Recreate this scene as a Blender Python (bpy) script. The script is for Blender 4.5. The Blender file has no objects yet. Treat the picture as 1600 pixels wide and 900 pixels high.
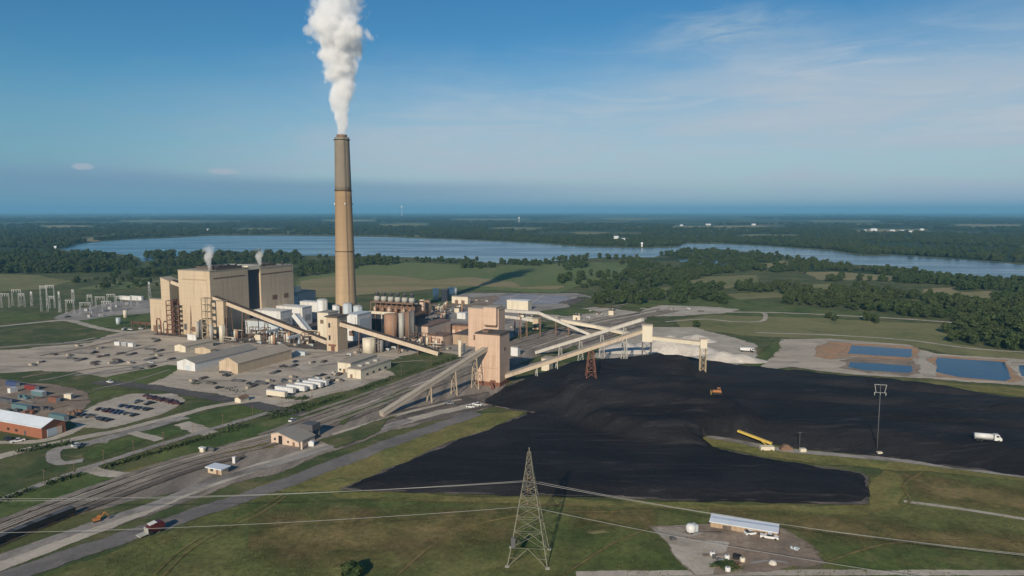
import bpy, bmesh, math, random
import numpy as np
from mathutils import Vector, Matrix, noise as mnoise
from mathutils.geometry import tessellate_polygon

rnd = random.Random(7)
scene = bpy.context.scene
COL = scene.collection

# ------------------------------------------------------------------ camera
EYE = 100.0                      # metres above the ground (a drone)
FPX = 1100.0                     # focal length in pixels of a 1600 px wide picture
PIT = math.atan(120.0 / FPX)     # camera looks 6.2 degrees down
CP, SP = math.cos(PIT), math.sin(PIT)
cam = bpy.data.cameras.new('camera')
cam.sensor_width = 36.0
cam.lens = 36.0 * FPX / 1600.0
cam.clip_start = 1.0
cam.clip_end = 120000.0
camo = bpy.data.objects.new('camera', cam)
camo.location = (0, 0, EYE)
camo.rotation_euler = (math.pi / 2 - PIT, 0, 0)
COL.objects.link(camo)
scene.camera = camo

# ------------------------------------------------------------------ light
SUN_EL = math.radians(24.5)
SUN_AZ = math.radians(195.0)     # clockwise from +Y
sl = bpy.data.lights.new('sun', 'SUN')
sl.energy = 3.6
sl.angle = math.radians(0.5)
sl.color = (1.0, 0.86, 0.68)
so = bpy.data.objects.new('sun', sl)
so.rotation_euler = (math.pi / 2 - SUN_EL, 0, math.pi - SUN_AZ)
so.location = (0, 0, 400)
COL.objects.link(so)

scene.view_settings.view_transform = 'Standard'
scene.view_settings.look = 'None'
scene.view_settings.exposure = 0.32
scene.view_settings.gamma = 1.0
scene.view_settings.use_curve_mapping = False
scene.cycles.volume_bounces = 12
scene.cycles.max_bounces = 14
scene.cycles.diffuse_bounces = 3
scene.cycles.glossy_bounces = 3
scene.cycles.transparent_max_bounces = 16
scene.cycles.volume_step_rate = 1.0
scene.cycles.volume_max_steps = 256
scene.cycles.use_denoising = True


class NT:
    """tiny helper for wiring shader nodes"""
    def __init__(s, tree):
        s.t = tree

    def n(s, typ, **kw):
        nd = s.t.nodes.new(typ)
        for k, v in kw.items():
            setattr(nd, k, v)
        return nd

    def link(s, a, b):
        s.t.links.new(a, b)

    def setin(s, sock, v):
        if isinstance(v, bpy.types.NodeSocket):
            s.t.links.new(v, sock)
        else:
            sock.default_value = v

    def math(s, op, a, b=0.0, c=None, clamp=False):
        nd = s.n('ShaderNodeMath', operation=op)
        nd.use_clamp = clamp
        s.setin(nd.inputs[0], a)
        s.setin(nd.inputs[1], b)
        if c is not None:
            s.setin(nd.inputs[2], c)
        return nd.outputs[0]

    def ramp(s, x, a, b, smooth=True):
        nd = s.n('ShaderNodeMapRange')
        nd.interpolation_type = 'SMOOTHSTEP' if smooth else 'LINEAR'
        s.setin(nd.inputs[0], x)
        nd.inputs[1].default_value = a
        nd.inputs[2].default_value = b
        nd.inputs[3].default_value = 0.0
        nd.inputs[4].default_value = 1.0
        return nd.outputs[0]

    def mix(s, f, a, b):
        nd = s.n('ShaderNodeMix', data_type='RGBA')
        s.setin(nd.inputs[0], f)
        for i, v in ((6, a), (7, b)):
            if isinstance(v, bpy.types.NodeSocket):
                s.t.links.new(v, nd.inputs[i])
            else:
                nd.inputs[i].default_value = (v[0], v[1], v[2], 1.0)
        return nd.outputs[2]

    def noise(s, vec, scale, detail=3.0, rough=0.55, dist=0.0):
        nd = s.n('ShaderNodeTexNoise')
        nd.inputs['Scale'].default_value = scale
        nd.inputs['Detail'].default_value = detail
        nd.inputs['Roughness'].default_value = rough
        nd.inputs['Distortion'].default_value = dist
        if vec is not None:
            s.link(vec, nd.inputs['Vector'])
        return nd.outputs[0]

    def mapping(s, vec, scale=(1, 1, 1), rot=(0, 0, 0), loc=(0, 0, 0)):
        nd = s.n('ShaderNodeMapping')
        nd.inputs['Scale'].default_value = scale
        nd.inputs['Rotation'].default_value = rot
        nd.inputs['Location'].default_value = loc
        s.link(vec, nd.inputs['Vector'])
        return nd.outputs[0]


# ------------------------------------------------------------------ sky
world = bpy.data.worlds.new('World')
scene.world = world
world.use_nodes = True
world.node_tree.nodes.clear()
W = NT(world.node_tree)
sky = W.n('ShaderNodeTexSky', sky_type='NISHITA')
sky.sun_disc = False
sky.sun_elevation = SUN_EL
sky.sun_rotation = SUN_AZ
sky.altitude = 100.0
sky.air_density = 1.0
sky.dust_density = 0.2
sky.ozone_density = 2.5
tc = W.n('ShaderNodeTexCoord')
sep = W.n('ShaderNodeSeparateXYZ')
W.link(tc.outputs['Generated'], sep.inputs[0])
az = W.math('ARCTAN2', sep.outputs[0], sep.outputs[1])       # 0 towards +Y, + to the east
el = W.math('ARCSINE', sep.outputs[2])
cmb = W.n('ShaderNodeCombineXYZ')
W.link(az, cmb.inputs[0])
W.link(el, cmb.inputs[1])
ang = cmb.outputs[0]
hsv = W.n('ShaderNodeHueSaturation')
hsv.inputs['Saturation'].default_value = 1.25
hsv.inputs['Value'].default_value = 0.62
W.link(sky.outputs[0], hsv.inputs['Color'])
tint = W.n('ShaderNodeMix', data_type='RGBA', blend_type='MULTIPLY')
tint.inputs[0].default_value = 1.0
W.link(hsv.outputs[0], tint.inputs[6])
tint.inputs[7].default_value = (0.58, 0.92, 1.0, 1)
skyc = tint.outputs[2]
# thin veil of high cloud, thickest a little above the horizon
nv = W.noise(W.mapping(ang, (1.3, 9.0, 1.0), (0, 0, -0.12)), 2.2, 7.0, 0.62, 0.8)
edge_el = W.math('ADD', el, W.math('MULTIPLY', W.math('SUBTRACT', W.noise(W.mapping(ang, (2.2, 5.0, 1.0), (0, 0, 0.12)), 1.6, 5.0, 0.6, 0.4), 0.5), 0.10))
band = W.math('SUBTRACT', 1.0, W.ramp(W.math('SUBTRACT', edge_el, W.math('MULTIPLY', az, 0.075)), 0.07, 0.245))
veil = W.math('MULTIPLY', band, W.math('ADD', W.math('MULTIPLY', W.ramp(nv, 0.34, 0.66), 0.36), 0.66))
skyc = W.mix(veil, skyc, W.mix(W.ramp(az, -0.66, -0.10), (1.55, 2.65, 3.7), (3.7, 4.25, 4.85)))
nw2 = W.noise(W.mapping(ang, (2.6, 15.0, 1.0), (0, 0, -0.20), (3.1, 0.7, 0)), 1.7, 8.0, 0.64, 1.4)
wisp = W.math('MULTIPLY', W.ramp(nw2, 0.46, 0.72), W.math('MULTIPLY', W.ramp(el, 0.05, 0.11), W.math('SUBTRACT', 1.0, W.ramp(W.math('SUBTRACT', el, W.math('MULTIPLY', az, 0.09)), 0.12, 0.235))))
skyc = W.mix(W.math('MULTIPLY', W.math('MULTIPLY', wisp, W.ramp(az, -0.30, 0.08)), 0.45), skyc, (4.3, 4.75, 5.2))
# streak of cirrus
def spot(a0, e0, ra, re, rot=0.0):
    m = W.mapping(ang, (1, 1, 1), (0, 0, 0), (-a0, -e0, 0))
    m = W.mapping(m, (1 / ra, 1 / re, 1.0), (0, 0, rot))
    ln = W.n('ShaderNodeVectorMath', operation='LENGTH')
    W.link(m, ln.inputs[0])
    return W.math('SUBTRACT', 1.0, W.ramp(ln.outputs['Value'], 0.0, 1.0))
nc = W.noise(W.mapping(ang, (5.0, 24.0, 1.0), (0, 0, -0.30)), 1.6, 7.0, 0.62, 0.8)
ci = W.math('MULTIPLY', spot(0.29, 0.232, 0.17, 0.045, -0.22), W.ramp(nc, 0.30, 0.66))
skyc = W.mix(W.math('MULTIPLY', ci, 0.8), skyc, (3.0, 3.9, 4.7))
# far slate bank low over the horizon, its top edge sharper towards the west
eb = W.math('ADD', el, W.math('MULTIPLY', W.math('SUBTRACT', W.noise(W.mapping(ang, (3.0, 5.0, 1)), 2.0, 4.0), 0.5), 0.010))
eb = W.math('ADD', eb, W.math('MULTIPLY', az, 0.012))
bank = W.math('MULTIPLY', W.math('SUBTRACT', 1.0, W.ramp(eb, 0.029, 0.049)), W.math('SUBTRACT', 1.0, W.math('MULTIPLY', W.ramp(az, -0.15, 0.35), 0.55)))
skyc = W.mix(W.math('MULTIPLY', bank, 0.85), skyc, W.mix(W.ramp(az, -0.4, 0.3), (1.5, 2.5, 3.4), (3.1, 3.8, 4.5)))
# two small fair-weather clouds standing on the bank
npf = W.noise(W.mapping(ang, (30.0, 60.0, 1)), 2.0, 6.0, 0.7)
for a0, e0, ra, re in ((-0.542, 0.0530, 0.022, 0.0085), (-0.384, 0.0515, 0.040, 0.0080)):
    pf = W.ramp(W.math('MULTIPLY', spot(a0, e0, ra, re), W.math('ADD', npf, 0.12)), 0.20, 0.5)
    skyc = W.mix(W.math('MULTIPLY', pf, 0.7), skyc, (3.7, 3.95, 4.5))
bg = W.n('ShaderNodeBackground')
bg.inputs['Strength'].default_value = 0.10
W.link(skyc, bg.inputs['Color'])
wo = W.n('ShaderNodeOutputWorld')
W.link(bg.outputs[0], wo.inputs[0])


# ------------------------------------------------------------------ from photograph pixels to the ground
def ray(px, py):
    dx = (px - 800.0) / FPX
    dy = (450.0 - py) / FPX
    return Vector((dx, CP + dy * SP, -SP + dy * CP))


def g(px, py, z=0.0):
    """the point at height z that the photograph shows at (px, py)"""
    d = ray(px, py)
    t = (z - EYE) / d.z
    return Vector((t * d.x, t * d.y, z))


def at(px, py, D):
    """the point D metres north of the camera shown at (px, py)"""
    d = ray(px, py)
    t = D / d.y
    return Vector((t * d.x, D, EYE + t * d.z))


def to_px(p):
    x, y, z = p[0], p[1], p[2] - EYE
    dep = y * CP - z * SP
    up = y * SP + z * CP
    return 800 + FPX * x / dep, 450 - FPX * up / dep


GA = math.radians(23.0)          # the plant's grid is turned 23 degrees from the view


# ------------------------------------------------------------------ scene graph helpers
def props(o, label=None, cat=None, group=None, kind=None):
    if label:
        o['label'] = label
    if cat:
        o['category'] = cat
    if group:
        o['group'] = group
    if kind:
        o['kind'] = kind
    return o


def thing(name, label, cat, loc, rot=0.0, group=None):
    o = bpy.data.objects.new(name, None)
    o.empty_display_size = 1.0
    COL.objects.link(o)
    o.location = loc
    o.rotation_euler = (0, 0, rot)
    return props(o, label, cat, group)


def children(o):
    return [c for c in bpy.data.objects if c.parent == o]


def dup(root, loc, rot=None, label=None, kids=None, scale=None, group=None):
    r = root.copy()
    COL.objects.link(r)
    r.location = loc
    if rot is not None:
        r.rotation_euler = (0, 0, rot)
    if scale:
        r.scale = scale
    if label:
        r['label'] = label
    if group:
        r['group'] = group
    for c in (kids if kids is not None else children(root)):
        k = c.copy()
        k.parent = r
        COL.objects.link(k)
        for c2 in children(c) if kids is None else ():
            k2 = c2.copy()
            k2.parent = k
            COL.objects.link(k2)
    return r


class MB:
    """collects shapes and builds them as ONE mesh object"""
    def __init__(s):
        s.v = []
        s.f = []
        s.m = []
        s.s = []

    def add(s, vs, fs, mi=0, smooth=False):
        o = len(s.v)
        s.v += [tuple(v) for v in vs]
        for f in fs:
            s.f.append(tuple(i + o for i in f))
            s.m.append(mi)
            s.s.append(smooth)
        return s

    def box(s, x0, x1, y0, y1, z0, z1, mi=0):
        v = [(x0, y0, z0), (x1, y0, z0), (x1, y1, z0), (x0, y1, z0),
             (x0, y0, z1), (x1, y0, z1), (x1, y1, z1), (x0, y1, z1)]
        return s.add(v, [(0, 3, 2, 1), (4, 5, 6, 7), (0, 1, 5, 4), (1, 2, 6, 5), (2, 3, 7, 6), (3, 0, 4, 7)], mi)

    def prism(s, poly, y0, y1, mi=0):
        """poly in (x, z), extruded along y"""
        n = len(poly)
        v = [(x, y0, z) for x, z in poly] + [(x, y1, z) for x, z in poly]
        f = [tuple(range(n)), tuple(range(2 * n - 1, n - 1, -1))]
        f += [(i, i + n, (i + 1) % n + n, (i + 1) % n) for i in range(n)]
        return s.add(v, f, mi)

    def prismx(s, poly, x0, x1, mi=0):
        """poly in (y, z), extruded along x"""
        n = len(poly)
        v = [(x0, y, z) for y, z in poly] + [(x1, y, z) for y, z in poly]
        f = [tuple(range(n - 1, -1, -1)), tuple(range(n, 2 * n))]
        f += [(i, (i + 1) % n, (i + 1) % n + n, i + n) for i in range(n)]
        return s.add(v, f, mi)

    def bar(s, a, b, w, h=None, mi=0):
        a = Vector(a)
        b = Vector(b)
        h = h or w
        d = (b - a).normalized()
        up = Vector((0, 0, 1)) if abs(d.z) < 0.95 else Vector((0, 1, 0))
        r = d.cross(up).normalized()
        u = r.cross(d).normalized()
        v = []
        for p in (a, b):
            for i, j in ((-1, -1), (1, -1), (1, 1), (-1, 1)):
                v.append(p + r * (i * w / 2) + u * (j * h / 2))
        return s.add(v, [(0, 1, 2, 3), (7, 6, 5, 4), (0, 4, 5, 1), (1, 5, 6, 2), (2, 6, 7, 3), (3, 7, 4, 0)], mi)

    def lathe(s, prof, n=24, c=(0, 0), mi=0, smooth=True, cap=True):
        """prof = [(r, z) ...] upward"""
        v = []
        for r, z in prof:
            for i in range(n):
                a = 2 * math.pi * i / n
                v.append((c[0] + r * math.cos(a), c[1] + r * math.sin(a), z))
        f = []
        for k in range(len(prof) - 1):
            for i in range(n):
                j = (i + 1) % n
                f.append((k * n + i, k * n + j, (k + 1) * n + j, (k + 1) * n + i))
        s.add(v, f, mi, smooth)
        if cap:
            o = len(s.v) - len(v)
            s.f.append(tuple(o + i for i in range(n - 1, -1, -1)))
            s.f.append(tuple(o + (len(prof) - 1) * n + i for i in range(n)))
            s.m += [mi, mi]
            s.s += [False, False]
        return s

    def tube(s, pts, r, n=8, mi=0):
        pts = [Vector(p) for p in pts]
        v = []
        for k, p in enumerate(pts):
            d = (pts[min(k + 1, len(pts) - 1)] - pts[max(k - 1, 0)]).normalized()
            up = Vector((0, 0, 1)) if abs(d.z) < 0.95 else Vector((0, 1, 0))
            rr = d.cross(up).normalized()
            uu = rr.cross(d).normalized()
            for i in range(n):
                a = 2 * math.pi * i / n
                v.append(p + rr * (r * math.cos(a)) + uu * (r * math.sin(a)))
        f = [(k * n + i, k * n + (i + 1) % n, (k + 1) * n + (i + 1) % n, (k + 1) * n + i)
             for k in range(len(pts) - 1) for i in range(n)]
        f += [tuple(range(n - 1, -1, -1)), tuple((len(pts) - 1) * n + i for i in range(n))]
        return s.add(v, f, mi, n > 5)

    def build(s, name, mats, parent=None, loc=None):
        me = bpy.data.meshes.new(name)
        me.from_pydata(s.v, [], s.f)
        if not isinstance(mats, (list, tuple)):
            mats = [mats]
        for m in mats:
            me.materials.append(m)
        me.polygons.foreach_set('material_index', s.m)
        me.polygons.foreach_set('use_smooth', s.s)
        me.update()
        o = bpy.data.objects.new(name, me)
        COL.objects.link(o)
        if parent is not None:
            o.parent = parent
        if loc is not None:
            o.location = loc
        return o


# ------------------------------------------------------------------ materials
def base_mat(name, rough=0.85, spec=0.3, metal=0.0):
    m = bpy.data.materials.new(name)
    m.use_nodes = True
    t = NT(m.node_tree)
    b = m.node_tree.nodes['Principled BSDF']
    b.inputs['Roughness'].default_value = rough
    b.inputs['Specular IOR Level'].default_value = spec
    b.inputs['Metallic'].default_value = metal
    return m, t, b


def wpos(t):
    return t.n('ShaderNodeNewGeometry').outputs['Position']


def ground_mat(name, c1, c2, s1=0.02, c3=None, s2=0.15, amt=0.5, fine=0.25, s3=1.2, bump=0.0, rough=0.95, stretch=None, spec=0.1, edges=True):
    """earth, grass or gravel: two broad tones, a third one in patches, fine grain"""
    m, t, b = base_mat(name, rough, spec)
    p = wpos(t)
    q = t.mapping(p, stretch[0], (0, 0, stretch[1])) if stretch else p
    a = t.noise(q, s1, 4.0, 0.6, 0.4)
    col = t.mix(t.ramp(a, 0.36, 0.64), c1, c2)
    if c3:
        k = t.noise(q, s2, 5.0, 0.65, 0.5)
        col = t.mix(t.math('MULTIPLY', t.ramp(k, 0.5, 0.68), amt), col, c3)
    f = t.noise(p, s3, 3.0, 0.7)
    f = t.math('ADD', t.math('MULTIPLY', t.math('SUBTRACT', f, 0.5), fine * 2.4), 1.0)
    f2 = t.noise(q, s3 * 0.13, 5.0, 0.7, 0.6)
    f = t.math('MULTIPLY', f, t.math('ADD', t.math('MULTIPLY', t.math('SUBTRACT', f2, 0.5), fine * 2.6), 1.0))
    mv = t.n('ShaderNodeVectorMath', operation='SCALE')
    t.link(col, mv.inputs[0])
    t.link(f, mv.inputs['Scale'])
    t.link(mv.outputs[0], b.inputs['Base Color'])
    if bump:
        bn = t.n('ShaderNodeBump')
        bn.inputs['Strength'].default_value = 1.0
        bn.inputs['Distance'].default_value = bump
        t.link(t.noise(p, s3 * 0.6, 5.0, 0.65), bn.inputs['Height'])
        t.link(bn.outputs[0], b.inputs['Normal'])
    if edges:        # one cover gives way to the next along a ragged line
        ea = t.n('ShaderNodeAttribute')
        ea.attribute_name = 'edge'
        en = t.noise(p, 0.11, 7.0, 0.68, 0.3)
        e = t.math('ADD', ea.outputs['Fac'], t.math('MULTIPLY', t.math('SUBTRACT', en, 0.5), 4.2))
        al = t.ramp(e, -0.3 * float(edges), 0.3 * float(edges))
        tb_ = t.n('ShaderNodeBsdfTransparent')
        ms = t.n('ShaderNodeMixShader')
        t.link(al, ms.inputs[0])
        t.link(tb_.outputs[0], ms.inputs[1])
        t.link(b.outputs[0], ms.inputs[2])
        t.link(ms.outputs[0], m.node_tree.nodes['Material Output'].inputs['Surface'])
    return m


def paint_mat(name, col, var=0.18, scale=0.35, rough=0.6, streak=0.0, dirt=None, dirt_amt=0.0, spec=0.3, metal=0.0, ribs=0.0):
    """painted or clad surface: mottling, rain streaks, dirt; ribs = spacing of vertical cladding ribs"""
    m, t, b = base_mat(name, rough, spec, metal)
    p = t.n('ShaderNodeTexCoord').outputs['Object']
    a = t.noise(p, scale, 4.0, 0.6)
    k = t.math('ADD', t.math('MULTIPLY', t.math('SUBTRACT', a, 0.5), var * 2.4), 1.0)
    if streak:
        sk = t.noise(t.mapping(p, (1.0, 1.0, 0.035)), 0.9, 4.0, 0.65)
        k = t.math('MULTIPLY', k, t.math('ADD', t.math('MULTIPLY', t.math('SUBTRACT', sk, 0.5), streak * 2.4), 1.0))
    if ribs:
        sx = t.n('ShaderNodeSeparateXYZ')
        t.link(p, sx.inputs[0])
        w = t.math('SINE', t.math('MULTIPLY', t.math('ADD', sx.outputs[0], sx.outputs[1]), 6.2832 / ribs))
        k = t.math('MULTIPLY', k, t.math('ADD', t.math('MULTIPLY', w, 0.06), 1.0))
        sm_ = t.math('PINGPONG', t.math('ADD', sx.outputs[2], 1.0), 3.1)
        k = t.math('MULTIPLY', k, t.math('ADD', 0.86, t.math('MULTIPLY', t.ramp(sm_, 0.0, 0.28), 0.14)))
        big_ = t.noise(t.mapping(p, (1, 1, 0.25)), 0.06, 5.0, 0.65, 0.8)
        k = t.math('MULTIPLY', k, t.math('ADD', t.math('MULTIPLY', t.math('SUBTRACT', big_, 0.5), 0.35), 1.0))
    mv = t.n('ShaderNodeVectorMath', operation='SCALE')
    mv.inputs[0].default_value = col
    t.link(k, mv.inputs['Scale'])
    c = mv.outputs[0]
    if dirt:
        dn = t.noise(t.mapping(p, (1.0, 1.0, 0.12)), 0.28, 6.0, 0.68, 0.5)
        c = t.mix(t.math('MULTIPLY', t.ramp(dn, 0.48, 0.72), dirt_amt), c, dirt)
    t.link(c, b.inputs['Base Color'])
    return m


M = {}
M['grass_near'] = ground_mat('foreground_grass', (0.082, 0.112, 0.034), (0.142, 0.146, 0.052), 0.020, (0.205, 0.165, 0.075), 0.05, 0.4, 0.62, 0.55)
M['grass'] = ground_mat('mown_grass', (0.0676, 0.1092, 0.0338), (0.1105, 0.1365, 0.0468), 0.03, (0.1755, 0.1625, 0.0806), 0.09, 0.5, 0.5, 0.55)
M['grass_dark'] = ground_mat('rough_dark_grass', (0.0621, 0.0891, 0.0351), (0.1148, 0.1242, 0.0513), 0.03, (0.1958, 0.1620, 0.0945), 0.07, 0.6, 0.42, 0.8)
M['verge'] = ground_mat('dry_yellow_grass', (0.1688, 0.1688, 0.0550), (0.2063, 0.1812, 0.0688), 0.03, (0.1063, 0.1313, 0.0438), 0.07, 0.8, 0.55, 0.55)
M['worn'] = ground_mat('sun_dried_grass', (0.1755, 0.1534, 0.0598), (0.2145, 0.1625, 0.0728), 0.05, (0.1105, 0.1144, 0.0416), 0.09, 0.8, 0.55, 0.55, edges=5.0)
M['field_green'] = ground_mat('green_crop_field', (0.1188, 0.1620, 0.0594), (0.1553, 0.1890, 0.0702), 0.006, (0.2025, 0.2025, 0.1013), 0.02, 0.5, 0.14, 0.2, stretch=((1, 0.15, 1), 0.3))
M['field_light'] = ground_mat('pale_meadow', (0.1800, 0.1824, 0.0792), (0.2160, 0.2064, 0.0960), 0.01, (0.1200, 0.1440, 0.0576), 0.03, 0.8, 0.25, 0.3)
M['field_tan'] = ground_mat('dry_field', (0.2875, 0.2357, 0.1288), (0.2127, 0.2012, 0.0920), 0.008, (0.3220, 0.2702, 0.1610), 0.03, 0.6, 0.18, 0.2, stretch=((0.5, 1.2, 1), 0.2))
M['gravel'] = ground_mat('yard_gravel', (0.5018, 0.4390, 0.3512), (0.3951, 0.3450, 0.2784), 0.02, (0.2321, 0.2070, 0.1756), 0.035, 0.85, 0.30, 0.6, stretch=((0.6, 1.6, 1), 0.4))
M['gravel_light'] = ground_mat('pale_gravel', (0.4876, 0.4399, 0.3657), (0.4028, 0.3604, 0.2968), 0.04, (0.2756, 0.2438, 0.1961), 0.06, 0.7, 0.25, 0.7)
M['gravel_grey'] = ground_mat('grey_gravel', (0.3480, 0.3240, 0.2904), (0.2700, 0.2484, 0.2256), 0.03, (0.1440, 0.1344, 0.1200), 0.05, 0.8, 0.32, 0.6)
M['rail_bed'] = ground_mat('rail_corridor_gravel', (0.3116, 0.2681, 0.2234), (0.2176, 0.1882, 0.1599), 0.03, (0.0941, 0.0847, 0.0753), 0.035, 0.6, 0.38, 0.8, stretch=((2.2, 0.28, 1), math.radians(23.0)))
M['asphalt'] = ground_mat('worn_asphalt', (0.1562, 0.1487, 0.1425), (0.2000, 0.1875, 0.1750), 0.03, (0.2625, 0.2375, 0.2063), 0.08, 0.5, 0.25, 0.8)
M['asphalt_dark'] = ground_mat('dark_asphalt', (0.092, 0.089, 0.088), (0.120, 0.113, 0.108), 0.03, (0.18, 0.165, 0.145), 0.1, 0.4, 0.25, 0.8)
M['dirt'] = ground_mat('bare_dirt', (0.2820, 0.2184, 0.1656), (0.2100, 0.1704, 0.1320), 0.05, (0.3720, 0.3144, 0.2460), 0.06, 0.7, 0.38, 0.7)
M['dirt_orange'] = ground_mat('orange_clay', (0.42, 0.24, 0.13), (0.36, 0.255, 0.17), 0.05, (0.30, 0.265, 0.21), 0.06, 0.6, 0.3, 0.6)
M['dark_ground'] = ground_mat('coal_stained_ground', (0.0875, 0.0775, 0.0725), (0.1562, 0.1313, 0.1150), 0.04, (0.3000, 0.2500, 0.2063), 0.06, 0.6, 0.4, 0.7)
M['stone_pile'] = ground_mat('crushed_limestone', (0.6272, 0.5824, 0.5096), (0.5264, 0.4872, 0.4312), 0.05, (0.3696, 0.3416, 0.3024), 0.07, 0.6, 0.25, 0.5, bump=0.8, edges=False)
M['concrete_far'] = ground_mat('basin_concrete', (0.235, 0.255, 0.300), (0.30, 0.305, 0.33), 0.02, (0.145, 0.175, 0.23), 0.02, 0.8, 0.18, 0.3, stretch=((0.25, 1.5, 1), 0.25))

# country out to the horizon: woods, crops and pasture in a patchwork
m, t, b = base_mat('open_country', 0.95, 0.1)
p = wpos(t)
vo = t.n('ShaderNodeTexVoronoi', distance='CHEBYCHEV')
vo.inputs['Scale'].default_value = 0.0022
t.link(t.mapping(p, (1.0, 0.55, 1.0), (0, 0, 0.35)), vo.inputs['Vector'])
sv = t.n('ShaderNodeSeparateColor')
t.link(vo.outputs['Color'], sv.inputs[0])
col = t.mix(t.ramp(sv.outputs[0], 0.25, 0.55), (0.040, 0.064, 0.026), (0.090, 0.115, 0.044))
col = t.mix(t.math('MULTIPLY', t.ramp(sv.outputs[1], 0.70, 0.80), 0.8), col, (0.20, 0.185, 0.092))
nw = t.noise(p, 0.0016, 6.0, 0.62, 0.6)
col = t.mix(t.ramp(nw, 0.42, 0.52), col, (0.032, 0.054, 0.024))
ff = t.noise(p, 0.03, 4.0, 0.7)
mv = t.n('ShaderNodeVectorMath', operation='SCALE')
t.link(col, mv.inputs[0])
t.link(t.math('ADD', t.math('MULTIPLY', t.math('SUBTRACT', ff, 0.5), 0.8), 1.0), mv.inputs['Scale'])
t.link(mv.outputs[0], b.inputs['Base Color'])
M['country'] = m


def water_mat(name, col, rough, bump, scale, spec=0.5, streaks=0.0):
    m, t, b = base_mat(name, rough, spec)
    p = wpos(t)
    n1 = t.noise(t.mapping(p, (1.0, 2.2, 1.0)), scale, 5.0, 0.6)
    bn = t.n('ShaderNodeBump')
    bn.inputs['Strength'].default_value = 1.0
    bn.inputs['Distance'].default_value = bump
    t.link(n1, bn.inputs['Height'])
    t.link(bn.outputs[0], b.inputs['Normal'])
    wv_ = t.noise(t.mapping(p, (0.6, 1.4, 1.0)), 0.035, 5.0, 0.65, 0.8)
    t.link(t.mix(t.ramp(wv_, 0.35, 0.7), col, (col[0] * 1.5 + 0.003, col[1] * 1.25, col[2] * 0.95)), b.inputs['Base Color'])
    b.inputs['IOR'].default_value = 1.33
    if streaks:      # wind lanes: rougher and smoother water
        k = t.noise(t.mapping(p, (0.35, 1.6, 1.0), (0, 0, 0.15)), 0.006, 5.0, 0.6, 0.8)
        t.link(t.math('ADD', t.math('MULTIPLY', t.ramp(k, 0.4, 0.62), streaks), rough), b.inputs['Roughness'])
    return m


M['lake'] = water_mat('lake_water', (0.052, 0.112, 0.170), 0.17, 0.05, 0.12, 0.5, 0.10)
M['pond'] = water_mat('settling_pond_water', (0.006, 0.056, 0.145), 0.12, 0.03, 0.3, 0.10)


# ------------------------------------------------------------------ ground sheets
def edge(pts, amp, step, closed=True, seed=0):
    """resample a ground polygon and roughen its outline"""
    out = []
    n = len(pts)
    for i in range(n if closed else n - 1):
        a, b_ = pts[i], pts[(i + 1) % n]
        L = (b_ - a).length
        k = max(1, int(L / step))
        for j in range(k):
            q = a.lerp(b_, j / k)
            s = 0.35 / step
            q = q + Vector((mnoise.noise((q.x * s, q.y * s, seed)), mnoise.noise((q.x * s, q.y * s, seed + 9.1)), 0)) * amp * 1.3
            s *= 3.5
            q = q + Vector((mnoise.noise((q.x * s, q.y * s, seed + 3)), mnoise.noise((q.x * s, q.y * s, seed + 5.1)), 0)) * amp * 0.6
            out.append(q)
    if not closed:
        out.append(pts[-1])
    return out


_layer = [0]


def sheet(name, pts, mat, z):
    tri = tessellate_polygon([[Vector((p.x, p.y, 0)) for p in pts]])
    mb = MB()
    fs = []
    for a, b_, c in tri:
        n = (pts[b_] - pts[a]).cross(pts[c] - pts[a])
        fs.append((a, b_, c) if n.z > 0 else (a, c, b_))
    mb.add([(p.x, p.y, z) for p in pts], fs)
    return mb.build(name, mat)


def poly_dist(P, poly):
    """signed distance (inside > 0) of points P (n,2) to a polygon, and the nearest boundary points"""
    A = np.array(poly)
    B = np.roll(A, -1, axis=0)
    best = np.full(len(P), 1e18)
    near = np.zeros_like(P)
    inside = np.zeros(len(P), bool)
    for a, b_ in zip(A, B):
        ab = b_ - a
        t_ = np.clip(((P - a) @ ab) / max(ab @ ab, 1e-9), 0, 1)
        q = a + t_[:, None] * ab
        d = ((P - q) ** 2).sum(1)
        k = d < best
        best[k] = d[k]
        near[k] = q[k]
        c = (a[1] > P[:, 1]) != (b_[1] > P[:, 1])
        with np.errstate(divide='ignore', invalid='ignore'):
            xi = (b_[0] - a[0]) * (P[:, 1] - a[1]) / (b_[1] - a[1]) + a[0]
        inside ^= c & (P[:, 0] < xi)
    return np.where(inside, 1, -1) * np.sqrt(best), near


def g_np(X, Y):
    dx = (X - 800.0) / FPX
    dy = (450.0 - Y) / FPX
    t_ = EYE / (SP - dy * CP)
    return np.stack([t_ * dx, t_ * (CP + dy * SP)], -1)


def quads_mesh(name, verts, faces, att, mat):
    me = bpy.data.meshes.new(name)
    me.from_pydata(verts, [], faces)
    me.materials.append(mat)
    a = me.attributes.new('edge', 'FLOAT', 'POINT')
    a.data.foreach_set('value', np.asarray(att, dtype=np.float32))
    o = bpy.data.objects.new(name, me)
    COL.objects.link(o)
    return o


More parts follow.
